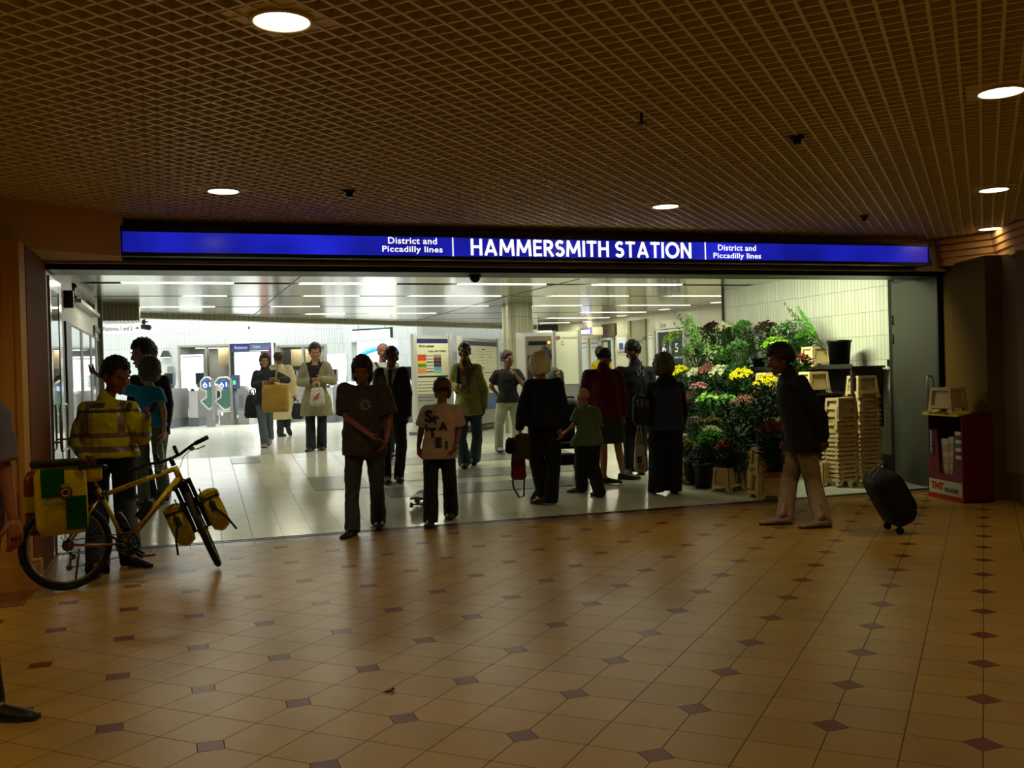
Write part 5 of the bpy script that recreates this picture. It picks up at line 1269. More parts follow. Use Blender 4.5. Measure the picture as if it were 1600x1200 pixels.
mb = MB(); mb.rings([[Vector((.085 * cos(t), .07 + k * sin(t), .04 - (k * sin(t)) * .15 + dz)) for t in [pi * j / 14 for j in range(15)]] for k, dz in ((.0, .0), (.11, .0), (.11, -.008), (.0, -.008))], 0, True, False, True); mb.xf(kd['HM']); pk = kd['addp']('peak', mb, mat('cap_black', '#141214', .8)); pk.parent = cp
M_print = mat('faded_black_print', '#35302e', .8)
for s_, px, py, w, rot in (('S', 671, 650, 12.5, 0), ('K', 682, 655, 12, -.5), ('A', 694, 665, 14, 0), ('i', 667, 668, 3.6, 0), ('T', 677, 675, 13, 0), ('E', 687, 690, 10, 0), ('!', 699, 694, 3.8, 0)):
    garment_print(kd, 't_shirt', lambda w_, s_=s_: text_mesh('t', s_, width=w_, bold=.055, depth_=.002), px, py, w, M_print, 'print_letter', push=.014, rot=rot)
def gj(x, y, z, v):
    if y > .0 and v > .93 and abs(x) < .075: return -1
    if y > .02 and v > .30:
        w = .075 * (v - .30) / .7; 
        if abs(x - .01) < w: return 1
        if abs(x - .01) < w + .04 and v > .72: return 2
    return 0
gm = person('man in a pale lime jacket with orange lining and jeans before the notice boards',
    J(head=(726, 550), neck=(727, 567), sA=(713, 577, 0), sB=(744, 577, 0), eA=(708, 603, .02), wA=(716, 606, -.2), hA=(724, 604, -.28), eB=(756, 612, .02), wB=(757, 636, 0), hB=(756, 646, -.03), hip=(733, 642), kA=(721, 686, -.05), kB=(746, 684, 0), fA=(726, 730), fB=(741, 724, .7, .25)),
    30, yaw=0, hyaw=-6, skinc='#8a6048', hair=('crop', '#14100e'), top=('jacket', ('#a7a85e', 'pale_lime_jacket'), dict(drop=.06, thick=.035, arm=.062, waist=1.0, collar=1, wr=1.3, zones=(gj, {1: ('grey_t_shirt', cloth('mid_grey_tee', '#6d7470')), 2: ('orange_lining', cloth('orange_lining', '#b0582a'))}))), legs=('jeans', ('#3a4c58', 'mid_blue_jeans'), dict(hem=.085)), shoes=('#14161a',), curl=(.9, .6))
I = gm; mb = MB(); a_ = I['arms']['A'][0]; mb.tube([a_ + Vector((.03, 0, .07)) , a_ + I['fwd'] * .12 + CRH * .03, a_ + I['fwd'] * .15 + CRH * .02 - Vector((0, 0, .2)), a_ + I['fwd'] * .1 - Vector((0, 0, .33))], .022, 8); I['addp']('rucksack_strap', mb, mat('navy_strap', '#14161f', .7))
bt = person('man in a black T-shirt and pale trousers right of the notice boards',
    J(head=(793, 561), neck=(791, 576), sA=(777, 585, 0), sB=(808, 583, 0), eA=(767, 604, .06), wA=(777, 616, .15), eB=(819, 603, -.05), wB=(808, 589, -.22), hB=(804, 582, -.25), hip=(795, 628), kA=(780, 664, -.03), kB=(808, 664, 0), fA=(781, 706), fB=(809, 712)),
    27, yaw=15, hyaw=42, skinc='#94644a', hair=('short', '#3a3028'), curl=(.5, .6), top=('t_shirt', ('#101012', 'black_tee'), dict(sleeve='short', sl=.7, drop=.01)), legs=('trousers', ('#a3a890', 'pale_khaki'), dict(thigh=.095, wr=1.4)), shoes=('#b8b8ac',))
wl = person('white-haired woman in navy seen from behind, carrying a red bag and a folded coat',
    J(head=(842, 573), neck=(847, 592), sA=(829, 603, 0), sB=(870, 601, 0), eA=(816, 640, 0), wA=(812, 668, -.05), hA=(813, 682, -.05), eB=(879, 638, 0), wB=(877, 668, -.05), hip=(851, 660), kA=(838, 718, .1), kB=(864, 722, 0), fA=(846, 782, .8, .1), fB=(853, 788)),
    36, yaw=-155, hyaw=-150, pitch=5, skinc='#9a6450', hair=('curly', '#f2ecca'), top=('cardigan', ('#0b0f1e', 'navy_knit'), dict(drop=.05, thick=.03, waist=.95, arm=.062)), legs=('trousers', ('#0a0d18', 'navy_trousers'), dict(thigh=.105, knee=.085, hem=.075)), shoes=('#2e1812',), feet_yaw=(-120, -110), dep=1.2)
bo = person('small blond boy in a green T-shirt seen from behind, reaching to the pushchair',
    J(head=(911, 620), neck=(914, 634), sA=(904, 644, 0), sB=(930, 643, 0), eA=(897, 664, 0), wA=(885, 674, -.02), hA=(879, 679, -.03), eB=(936, 674, 0), wB=(941, 692, 0), hB=(947, 702, 0), hip=(918, 690), kA=(909, 728, 0), kB=(926, 728, .03), fA=(903, 769), fB=(934, 776)),
    25, yaw=-145, hyaw=-125, skinc='#a8704c', hair=('crop', '#c2a468'), top=('t_shirt', ('#5c7050', 'sage_green'), dict(sleeve='short', sl=.8, drop=.05, arm=.06, waist=1.0, hipw=1.35, thick=.03)), legs=('trousers', ('#14130e', 'dark_olive'), dict(thigh=.12, knee=.11, hem=.09)), shoes=('#6a5a50', '#2a1c14'), feet_yaw=(-90, -150))
tk = person('woman with reddish brown hair and a patterned rucksack using the ticket machine',
    J(head=(852, 556), neck=(854, 571), sA=(841, 580, 0), sB=(867, 580, 0), eA=(838, 598, .05), wA=(842, 588, .25), eB=(877, 600, .0), wB=(870, 604, .2), hip=(857, 618), fA=(850, 688), fB=(862, 688)),
    27, yaw=175, skinc='#9a6a50', hair=('bob', '#2e140c'), top=('top', ('#5d6452', 'sage_grey_top'), dict(drop=.05)), legs=('trousers', ('#1a1c20', 'charcoal'), {}), shoes=(BLK,))
rj = person('person in a red jacket, olive shorts and dark clogs with their back to the viewer',
    J(head=(945, 559), neck=(943, 575), sA=(919, 586, 0), sB=(965, 586, 0), eA=(912, 618, .03), wA=(914, 645, .1), eB=(974, 622, 0), wB=(975, 648, -.03), hB=(975, 662, -.03), hip=(949, 648), kA=(943, 700, 0), kB=(966, 698, 0), fA=(951, 756), fB=(980, 749)),
    30, yaw=165, hyaw=140, skinc='#a06a4a', hair=('bunhair', '#100c0c'), feet_yaw=(80, 85), dep=1.2, top=('jacket', ('#5a0d10', 'crimson_wool'), dict(drop=.05, thick=.03, waist=1.0, arm=.062, collar=1)), legs=('shorts', ('#3a3a22', 'olive_cotton'), dict(short=.88, thigh=.108)), shoes=('#1c1612',))
yp = person('person in a bright yellow top, mostly hidden behind the person in the red jacket',
    J(head=(937, 552), neck=(937, 563), sA=(930, 570, 0), sB=(950, 570, 0), eA=(927, 585, 0), wA=(930, 600, 0), eB=(953, 588, 0), wB=(950, 603, 0), hip=(940, 612), fA=(936, 672), fB=(945, 672)),
    22, yaw=180, skinc='#8a5a40', hair=('short', '#14100e'), top=('top', ('#c8a800', 'bright_yellow'), dict(drop=.05)), legs=('trousers', ('#1a1c20', 'charcoal'), {}), shoes=(BLK,))
tn = person('tall dark-haired man in a navy shirt looking down, right of the red jacket',
    J(head=(989, 549), neck=(992, 570), sA=(968, 580, 0), sB=(1016, 580, 0), eA=(961, 618, 0), wA=(968, 645, -.12), eB=(1022, 618, 0), wB=(1012, 640, -.2), hip=(992, 650), kA=(983, 700, 0), kB=(1002, 700, 0), fA=(983, 741), fB=(1003, 739)),
    34, yaw=-10, hyaw=-32, pitch=28, skinc='#96664c', hair=('mop', '#0e0b0a'), top=('shirt', ('#0c1024', 'navy_shirt'), dict(drop=.08, collar=1, waist=.92)), legs=('jeans', ('#11151e', 'dark_navy_jeans'), dict(hem=.08)), shoes=(BLK,))
def zz_print(w):
    mb = MB(); pts = [(-.4, .1), (-.3, -.4), (-.05, -.1), (-.1, .3), (.1, .5), (.3, .45), (.2, .1), (.35, -.3), (.1, -.45)]
    for a, c in zip(pts, pts[1:]):
        a = Vector((a[0] * w, a[1] * w * 1.2, 0)); c = Vector((c[0] * w, c[1] * w * 1.2, 0)); n_ = (c - a).cross(Vector((0, 0, 1))).normalized() * .004; mb.add([a - n_, a + n_, c + n_, c - n_], [(0, 1, 2, 3)])
    return mb.mesh('z', [])
garment_print(tn, 'shirt', zz_print, 1000, 580, 15, mat('pale_embroidery', '#8a8a88', .7), 'embroidery')
ho = person('grey-haired woman in a blue waistcoat and wide black trousers facing the flowers',
    J(head=(1037, 574), neck=(1040, 594), sA=(1018, 606, 0), sB=(1061, 606, 0), eA=(1009, 638, 0), wA=(1012, 660, .1), eB=(1068, 645, .02), wB=(1064, 668, .08), hB=(1060, 682, .08), hip=(1040, 662), kA=(1027, 715, 0), kB=(1053, 715, 0), fA=(1023, 771), fB=(1053, 770)),
    37, yaw=175, hyaw=165, skinc='#a07860', hair=('curly', '#55524a'), dep=1.2, feet_yaw=(190, 165), top=[('black_top', ('#0b0b0d', 'black_knit'), dict(drop=.0, hood=1)), ('waistcoat', ('#26324a', 'slate_blue_nylon'), dict(sleeve='none', drop=.08, thick=.035, waist=1.0, flare=.02, wr=1.5))], legs=('trousers', ('#070708', 'black_wool'), dict(thigh=.11, knee=.098, hem=.095)), shoes=(BLK,))
wk = person('man in glasses, a black jacket and light brown trousers striding left and pulling a suitcase',
    J(head=(1219, 562), neck=(1232, 583), sA=(1250, 601, -.19), sB=(1240, 599, .19), eA=(1281, 652, -.24), wA=(1286, 684, -.2), hA=(1290, 696, -.2), eB=(1236, 650, .2), wB=(1228, 685, .18), hip=(1256, 694), hipA=(1258, 694, -.1), hipB=(1252, 694, .1), kB=(1233, 752, .1), kA=(1272, 760, -.1), fB=(1216, 820), fA=(1277, 825)),
    50, yaw=-90, pitch=14, skinc='#7a4630', hair=('mop', '#1c1410'), dep=1.15, Z=10.9, feet_yaw=(-85, -95), top=('jacket', ('#0a0a0a', 'black_wool2'), dict(drop=.08, thick=.045, waist=1.0, arm=.07, collar=1)), legs=('trousers', ('#8c7454', 'light_brown_cotton'), dict(thigh=.105, knee=.088, hem=.078)), shoes=('#8a7a70', '#8a7a70'), curl=(.9, .5))
glasses(wk, '#b09a7a')
le = person('person in a pale lilac shirt cut off by the left edge of the picture',
    J(head=(-36, 572), neck=(-40, 622), sA=(-90, 655, .1), sB=(-6, 650, -.05), eA=(-100, 740, .15), wA=(-85, 800, .1), eB=(8, 740, -.05), wB=(20, 812, -.1), hB=(26, 850, -.1), hip=(-46, 800), kA=(-70, 960, .1), kB=(-34, 955, 0), fA=(-75, 1115, 0.01, .2), fB=(4, 1124)),
    80, yaw=75, skinc='#9a5a34', hair=('short', '#1c1410'), Z=4.75, feet_yaw=(80, 85), top=('shirt', ('#6e6a80', 'pale_lilac'), dict(sleeve='short', sl=.8, drop=.1)), legs=('trousers', ('#14141c', 'near_black'), {}), shoes=(BLK,))
# ------------------------------------------------------------------ ambulance bicycle
BP = Vector((-.90, 8.30, 0)); BH = radians(19.5); LEAN = radians(5)
def bikeM():
    return Matrix.Translation(BP) @ Matrix.Rotation(BH, 4, 'Z') @ Matrix.Rotation(-LEAN, 4, 'X')
MBK = bikeM()
HP = Vector((.885, 0, .84)); HAX = Vector((-sin(radians(21)), 0, cos(radians(21))))
STE = Matrix.Translation(HP) @ Matrix.Rotation(radians(70), 4, HAX) @ Matrix.Translation(-HP)
M_yel = mat('yellow_frame_paint', '#b8a000', .28); M_rub = mat('tyre_rubber', '#0b0b0b', .7); M_bk = mat('bike_black', '#0e0e0f', .35, .4); M_chr = mat('bike_alloy', '#8c8a84', .25, 1.)
M_grn = mat('green_vinyl', '#034a1c', .16, var=.2, vs=9, bump=.5, bs=9); M_ylv = mat('yellow_vinyl', '#b8a400', .2, var=.12, vs=7, bump=.6, bs=8); M_silv = mat('bare_alloy', '#b08a68', .3, .8)
root = empty('bicycle', BP, 0, 'yellow ambulance bicycle with green and yellow panniers standing before the paramedic', 'bicycle')
RA_, BBK, SC_, HT, HB_, FA_ = Vector((0, 0, .345)), Vector((.445, 0, .30)), Vector((.275, 0, .71)), Vector((.865, 0, .895)), Vector((.91, 0, .775)), Vector((1.075, 0, .345))
def bpart(b, nm, mt, parent=root, steer=False, **k):
    b.xf(Matrix.Translation(-BP) @ MBK @ (STE if steer else Matrix.Identity(4))); return b.build(nm, mt, parent, **k)
b = MB(); b.cyl(SC_ + Vector((0, 0, -.01)), HT + Vector((-.01, 0, -.03)), .019, .021, 14); b.cyl(HB_ + Vector((-.01, 0, .015)), BBK, .026, .024, 14); b.cyl(SC_ + Vector((-.02, 0, .05)), BBK, .017, .018, 14)
b.cyl(HT + Vector((.006, 0, -.01)), HB_, .025, .026, 16); b.cyl(BBK - Vector((0, .036, 0)), BBK + Vector((0, .036, 0)), .024, .024, 14)
frame = bpart(b, 'frame', M_yel)
b = MB()
for s_ in (-1, 1): b.cyl(SC_ + Vector((0, .018 * s_, 0)), RA_ + Vector((0, .065 * s_, 0)), .009, .009, 10); b.cyl(BBK + Vector((0, .02 * s_, 0)), RA_ + Vector((0, .065 * s_, 0)), .009, .009, 10)
bpart(b, 'rear_stays', M_silv)
b = MB()
for p, q, t0, t1, r in ((SC_, HT, .0, .07, .0225), (SC_, HT, .74, .8, .0235), (HB_, BBK, .1, .16, .028), (SC_ + Vector((-.02, 0, .05)), BBK, .12, .2, .0195)): b.cyl(p.lerp(q, t0), p.lerp(q, t1), r, r, 14)
bpart(b, 'green_bands', M_grn, frame)
def wheel(nm, c, steer):
    b = MB(); b.torus(c, .318, .026, (0, 1, 0), 64, 10); w = bpart(b, nm, M_rub, root, steer)
    b = MB(); b.torus(c, .288, .012, (0, 1, 0), 64, 8); bpart(b, 'rim', M_chr, w, steer)
    b = MB(); b.cyl(c - Vector((0, .045, 0)), c + Vector((0, .045, 0)), .018, .018, 14); bpart(b, 'hub', M_chr, w, steer)
    b = MB()
    for k in range(28):
        a = 2 * pi * k / 28; a2 = a + (.5 if k % 2 else -.5); s_ = 1 if k % 4 < 2 else -1
        b.cyl(c + Vector((.018 * cos(a2), .03 * s_, .018 * sin(a2))), c + Vector((.286 * cos(a), 0, .286 * sin(a))), .0011, .0011, 4)
    bpart(b, 'spokes', M_chr, w, steer, kind='stuff'); return w
wheel('rear_wheel', RA_, False); wheel('front_wheel', FA_, True)
b = MB(); ax = (HB_ - HT).normalized(); cr = HB_ + ax * .035
for s_ in (-1, 1):
    o_ = Vector((0, .062 * s_, 0)); b.cyl(cr + o_ + Vector((-.0, 0, .02)), cr + o_ + ax * .17, .017, .017, 12)
    b.cyl(cr + o_ + ax * .15, FA_ + o_ + Vector((-.01, 0, 0)), .022, .018, 12)
b.cyl(cr - Vector((0, .075, 0)), cr + Vector((0, .075, 0)), .022, .022, 12); b.ell(cr + Vector((0, 0, 0)), (.035, .05, .04), 0, 12, 8)
pts = [cr + ax * .18 + Vector((.03, s_ * .06, 0)) for s_ in (-1, 0, 1)]; b.tube([pts[0], pts[1] + Vector((.02, 0, .04)), pts[2]], .014, 8)
fork = bpart(b, 'fork', M_bk, root, True)
b = MB(); o_ = Vector((.07, 0, .0)); b.rings([[cr + ax * t + Vector((.035 + .0, s1 * .04, 0)) + Vector((.012 * (1 - s1 * s1), 0, 0)) for s1 in (-1, -.5, 0, .5, 1)] + [cr + ax * t + Vector((.03, s1 * .04, 0)) for s1 in (1, 0, -1)] for t in (.02, .12, .3)], 0, True, True); bpart(b, 'mudguard', mat('grey_mudguard', '#37322c', .5), fork, True)
b = MB(); b.cyl(HT, HT - ax * .06, .02, .02, 12); st = HT - ax * .055; fw = st + Vector((.09, 0, .035)); b.cyl(st, fw, .018, .018, 12); bpart(b, 'stem', M_bk, root, True)
b = MB(); hb = []
for y in (-.33, -.2, -.08, 0, .08, .2, .33): hb.append(fw + Vector((-.035 * abs(y) / .33 - (.02 if abs(y) > .3 else 0), y, .03 if abs(y) > .1 else 0)))
b.tube(hb, .0125, 10); bar = bpart(b, 'handlebar', M_bk, root, True)
for s_ in (0, 6):
    b = MB(); d_ = (hb[s_] - hb[s_ + (1 if s_ == 0 else -1)]).normalized(); b.cyl(hb[s_] - d_ * .11, hb[s_] + d_ * .01, .018, .019, 12); bpart(b, 'grip', M_rub, bar, True)
    b = MB(); p_ = hb[s_] - d_ * .15; b.ell(p_ + Vector((.02, 0, -.02)), (.03, .025, .02), 0, 10, 6); b.tube([p_ + Vector((.03, 0, -.02)), p_ + Vector((.07, 0, -.03)) + d_ * .03, p_ + Vector((.075, 0, -.035)) + d_ * .11], .006, 6); bpart(b, 'brake_lever', M_chr if s_ else M_silv, bar, True)
    b = MB(); b.tube([p_ + Vector((.03, 0, -.02)), p_.lerp(fw, .5) + Vector((.10, 0, -.02)), fw + Vector((.08, 0, -.12)), HB_ + Vector((.06, 0, -.02)), HB_ + Vector((.02, .02, -.12))], .003, 6); bpart(b, 'cable', M_bk, bar, True)
for y in (-.06, .1):
    b = MB(); b.cyl(fw + Vector((0, y, .01)), fw + Vector((.01, y, .07)), .014, .018, 10); b.ell(fw + Vector((.015, y, .08)), (.022, .018, .018), 0, 10, 6); bpart(b, 'lamp', M_bk, bar, True)
# seat
b = MB(); sp0 = SC_ + Vector((-.02, 0, .05)); sp1 = sp0 + (sp0 - BBK).normalized() * .16; b.cyl(sp0, sp1, .014, .014, 10); bpart(b, 'seat_post', M_chr)
b = MB(); sdl = []
for t, w, h in ((-.14, .03, .02), (-.12, .07, .03), (-.06, .075, .03), (.02, .04, .026), (.10, .024, .022), (.14, .012, .014)):
    sdl.append([sp1 + Vector((t + .0, w * cos(a), .02 + h * sin(a))) for a in [2 * pi * k / 14 for k in range(14)]])
b.rings(sdl, 0, True, True); bpart(b, 'saddle', M_bk)
# drive train on the right side (towards the viewer)
b = MB(); c = BBK + Vector((0, -.05, 0)); b.torus(c, .085, .006, (0, 1, 0), 40, 6)
for k in range(36): a = 2 * pi * k / 36; b.box(c + Vector((.093 * cos(a), 0, .093 * sin(a))), (.008, .004, .008))
for k in range(5): a = 2 * pi * k / 5; b.cyl(c, c + Vector((.085 * cos(a), 0, .085 * sin(a))), .008, .006, 8)
b.torus(c + Vector((0, .008, 0)), .06, .005, (0, 1, 0), 30, 6); bpart(b, 'chainring', M_bk)
for s_, a in ((-1, radians(-38)), (1, radians(142))):
    e_ = BBK + Vector((.165 * cos(a), .075 * s_, .165 * sin(a))); b = MB(); b.cyl(BBK + Vector((0, .06 * s_, 0)), e_, .012, .009, 10); ck = bpart(b, 'crank', M_bk)
    b = MB(); b.box(e_ + Vector((0, .05 * s_, 0)), (.085, .09, .02)); bpart(b, 'pedal', M_silv if s_ < 0 else M_bk, ck)
b = MB(); cc = RA_ + Vector((0, -.05, 0))
pts = [cc + Vector((.038 * cos(a), 0, .038 * sin(a))) for a in (pi / 2, pi * .8, pi * 1.1)] + [cc + Vector((.03, 0, -.09)), cc + Vector((-.0, 0, -.16)), cc + Vector((.04, 0, -.17)), c + Vector((0, 0, -.088)), c + Vector((.085, 0, -.02)), c + Vector((.05, 0, .075)), c + Vector((0, 0, .088))]
b.tube(pts, .004, 5, closed=True); bpart(b, 'chain', M_bk)
b = MB()
for k in range(6): b.cyl(cc + Vector((0, .004 * k, 0)), cc + Vector((0, .004 * k + .002, 0)), .045 - .004 * k, .045 - .004 * k, 18)
b.cyl(cc + Vector((.02, -.01, -.05)), cc + Vector((.0, -.01, -.17)), .012, .01, 8); b.cyl(cc + Vector((.03, -.015, -.09)), cc + Vector((.03, .005, -.09)), .022, .022, 12); b.cyl(cc + Vector((0, -.015, -.17)), cc + Vector((0, .005, -.17)), .022, .022, 12); bpart(b, 'rear_mech', M_chr)
b = MB()
for s_ in (-1, 1):
    b.tube([Vector((-.22, .07 * s_, .74)), Vector((.22, .07 * s_, .74)), SC_ + Vector((0, .02 * s_, -.03))], .006, 6); b.tube([Vector((-.12, .07 * s_, .74)), RA_ + Vector((0, .08 * s_, .02)), Vector((.08, .07 * s_, .74))], .006, 6)
bpart(b, 'rear_rack', M_bk)
b = MB(); b.tube([Vector((.12, .11, .3)), Vector((.10, .22, .01))], .009, 8); bpart(b, 'kick_stand', M_chr)
b = MB()
for y in (-.075, .075): b.tube([cr + ax * .1 + Vector((.0, y * 1.4, 0)), cr + ax * .28 + Vector((.10, y * 1.5, 0)), FA_ + Vector((.08, y * 1.4, .02)), FA_ + Vector((-.08, y * 1.4, .04)), cr + ax * .1 + Vector((0, y * 1.4, 0))], .006, 6)
bpart(b, 'front_rack', M_bk, fork, True)
TO = Matrix.Translation(-BP) @ MBK
def tube_text(s, p, q, t, w, h, rr, mt=mat('red_lettering', '#5a1408', .5)):
    c_ = p.lerp(q, t) + Vector((0, -rr, 0)); d_ = (q - p).normalized(); o_ = put_text('lettering', s, frame_M(c_, d_, Vector((0, 0, 1))), mt, frame, width=w, height=h, bold=.0, depth_=.002); o_.data.transform(TO)
tube_text('LONDON', SC_, HT, .46, .17, .024, .0215); tube_text('AMBULANCE SERVICE', BBK, HB_, .52, .36, .028, .0265)
b = MB(); c_ = SC_.lerp(HT, .66) + Vector((0, -.021, 0)); bpart(b, 'plate', M_bk) if False else None
# bottles
for p, q, lab in ((BBK.lerp(HB_, .33) + Vector((-.05, 0, .04)), BBK.lerp(HB_, .70) + Vector((-.05, 0, .05)), 'dark drinking bottle in the cage on the sloping down tube'), (BBK.lerp(SC_, .25) + Vector((.06, 0, 0)), BBK.lerp(SC_, .68) + Vector((.055, 0, 0)), 'dark drinking bottle in the cage on the seat tube')):
    b = MB(); d_ = (q - p).normalized(); b.tube([p, p + d_ * .12, p + d_ * .135, p + d_ * .15, p + d_ * .175], .033, 12, rr=[.033, .033, .025, .03, .014]); b.xf(MBK); b.build('drinking_bottle', mat('smoked_plastic', '#17171a', .25), label=lab, cat='bottle')
# panniers
def bag(nm, lab, cat, M, w, d, h, parts, taper=.0):
    o_ = empty(nm, M @ Vector((0, 0, 0)), 0, lab, cat); T = Matrix.Translation(-(M @ Vector((0, 0, 0)))) @ M
    for pn, b_, mt in parts: b_.xf(T); b_.build(pn, mt, o_)
    return o_
def rbox(x0, x1, y0, y1, z0, z1, r=.03, bulge=.0, nz=8):
    b = MB(); rs = []
    for i in range(nz + 1):
        t = i / nz; z = z0 + (z1 - z0) * t; e = r * (1 - sqrt(max(0, 1 - (1 - min(1, min(t, 1 - t) * (z1 - z0) / r)) ** 2))) if min(t, 1 - t) * (z1 - z0) < r else 0
        ring = []
        hx_, hy_ = (x1 - x0) / 2 - e, (y1 - y0) / 2 - e; cx_, cy_ = (x0 + x1) / 2, (y0 + y1) / 2; bl = bulge * sin(pi * t)
        for k in range(28):
            a = 2 * pi * k / 28; c_, s_ = cos(a), sin(a); n_ = 5; f = (abs(c_) ** n_ + abs(s_) ** n_) ** (-1 / n_); ring.append((cx_ + (hx_ + bl * .3) * c_ * f, cy_ + (hy_ + bl) * s_ * f, z))
        rs.append(ring)
    b.rings(rs, 0, True, True); return b
M_strap = mat('black_webbing', '#101010', .8); M_crest = mat('crest_brown', '#5a2c1c', .5)
BX0, BX1, BZ0, BZ1 = -.235, .12, .44, .965
T = MBK
o_ = empty('rear_pannier', MBK @ Vector((-.09, -.16, .7)), 0, 'large square pannier quartered in green and yellow with a round crest, on the rear wheel', 'bag'); off_ = Matrix.Translation(-o_.location) @ MBK
def bagp(b, nm, mt, par=o_, **k): b.xf(off_); return b.build(nm, mt, par, **k)
bagp(rbox(BX0, BX1, -.24, -.09, BZ0, BZ1, .03, .012), 'body', M_ylv)
def quarter(x0, x1, z0, z1):
    b = MB(); n = 6; vs = []; 
    for j in range(n + 1):
        for i in range(n + 1):
            x = x0 + (x1 - x0) * i / n; z = z0 + (z1 - z0) * j / n; t = (z - BZ0) / (BZ1 - BZ0); vs.append((x, -.2405 - .012 * sin(pi * t) - .002 - .002 * sin(9 * x + 14 * z), z))
    b.add(vs, [(j * (n + 1) + i, j * (n + 1) + i + 1, (j + 1) * (n + 1) + i + 1, (j + 1) * (n + 1) + i) for j in range(n) for i in range(n)], 0, True); return b
mx, mz = (BX0 + BX1) / 2 + .01, (BZ0 + BZ1) / 2 + .02
bagp(quarter(BX0 + .02, mx, mz, BZ1 - .03), 'green_panel', M_grn); bagp(quarter(mx, BX1 - .02, BZ0 + .03, mz), 'green_panel', M_grn)
b = MB(); b.cyl((mx, -.262, mz + .03), (mx, -.258, mz + .03), .05, .05, 24); cr_ = bagp(b, 'crest', M_crest)
b = MB(); b.torus((mx, -.264, mz + .03), .026, .006, (0, 1, 0), 20, 6); b.bb(mx - .03, mx + .03, -.266, -.262, mz + .07, mz + .095); bagp(b, 'crest_ring', mat('crest_tan', '#9a7a50', .5), cr_)
me = text_mesh('lettering', 'CYCLE RESPONSE', width=.3, depth_=.001); me.transform(off_ @ frame_M((mx - .02, -.259, mz - .05), (1, 0, 0), (0, 0, 1))); obj('lettering', me, mat('dark_green_ink', '#1c3a20', .5), o_, smooth=False)
me = text_mesh('lettering', 'UNIT', width=.08, depth_=.001); me.transform(off_ @ frame_M((mx + .02, -.259, mz - .09), (1, 0, 0), (0, 0, 1))); obj('lettering', me, mat('dark_green_ink', '#1c3a20', .5), o_, smooth=False)
bagp(rbox(BX0 - .01, BX1 + .02, -.25, .02, BZ1 - .01, BZ1 + .045, .02, .0, 5), 'lid', mat('brown_black_cover', '#1c1512', .7))
b = MB(); b.bb(BX1 - .06, BX1 + .0, -.26, -.24, BZ1 - .05, BZ1 + .01); bagp(b, 'buckle', M_strap)
o_ = empty('rear_pannier', MBK @ Vector((-.1, .14, .7)), 0, 'second rear pannier with red and yellow trim on the far side of the bicycle', 'bag'); off_ = Matrix.Translation(-o_.location) @ MBK
bagp(rbox(BX0 - .02, BX1 - .02, .06, .15, BZ0, BZ1 - .03, .03, .005), 'body', mat('red_vinyl', '#6a1a12', .4), o_); b = MB(); b.bb(BX0 - .025, BX1, .055, .155, .62, .74); bagp(b, 'yellow_band', M_ylv, o_)
o_ = empty('saddle_bag', MBK @ Vector((.18, -.1, .88)), 0, 'small yellow box bag behind the saddle of the bicycle', 'bag'); off_ = Matrix.Translation(-o_.location) @ MBK
bagp(rbox(.12, .25, -.19, -.05, .82, .94, .02, .0), 'body', M_ylv, o_); b = MB(); b.bb(.115, .255, -.195, -.045, .925, .95); bagp(b, 'lid', M_strap, o_)
# front panniers hanging from the fork
for s_, lab in ((1, 'yellow front pannier with loose black strap, left of the front wheel'), (-1, 'yellow front pannier with loose black strap, right of the front wheel')):
    c_ = FA_ + Vector((.02, 0, .10)); MM = MBK @ STE; yy = .11 * s_
    o_ = empty('front_pannier', MM @ (c_ + Vector((0, yy, 0))), 0, lab, 'bag', 'front panniers of the bicycle'); off_ = Matrix.Translation(-o_.location) @ MM
    ya, yb_ = (.085, .22) if s_ > 0 else (-.22, -.085)
    bd = rbox(c_.x - .13, c_.x + .13, ya, yb_, c_.z - .17, c_.z + .17, .05, .014, 10)
    for v in bd.v:
        t = (v.z - (c_.z - .17)) / .34
        if t < .3: v.x = c_.x + (v.x - c_.x) * (.45 + .55 * t / .3)
    bagp(bd, 'body', M_ylv, o_)
    bagp(rbox(c_.x - .135, c_.x + .135, ya - .006, yb_ + .006, c_.z + .10, c_.z + .19, .045, .012, 6), 'lid', M_ylv, o_)
    b = MB()
    yo = yb_ if s_ > 0 else ya
    b.tube([(c_.x - .14, (ya + yb_) / 2, c_.z + .10), (c_.x - .145, (ya + yb_) / 2, c_.z + .02), (c_.x - .155, yo, c_.z - .12), (c_.x - .16, yo + .03 * s_, c_.z - .24)], .009, 6); bagp(b, 'strap', M_strap, o_)
    b = MB(); b.bb(c_.x - .14, c_.x + .14, ya - .008, yb_ + .008, c_.z + .092, c_.z + .112); b.bb(c_.x - .148, c_.x - .12, (ya + yb_) / 2 - .025, (ya + yb_) / 2 + .025, c_.z - .02, c_.z + .06); bagp(b, 'buckle_band', M_strap, o_)
    b = MB(); b.bb(c_.x - .137, c_.x - .13, (ya + yb_) / 2 - .05, (ya + yb_) / 2 + .05, c_.z - .06, c_.z - .035); bagp(b, 'reflective_strip', M_silver, o_)

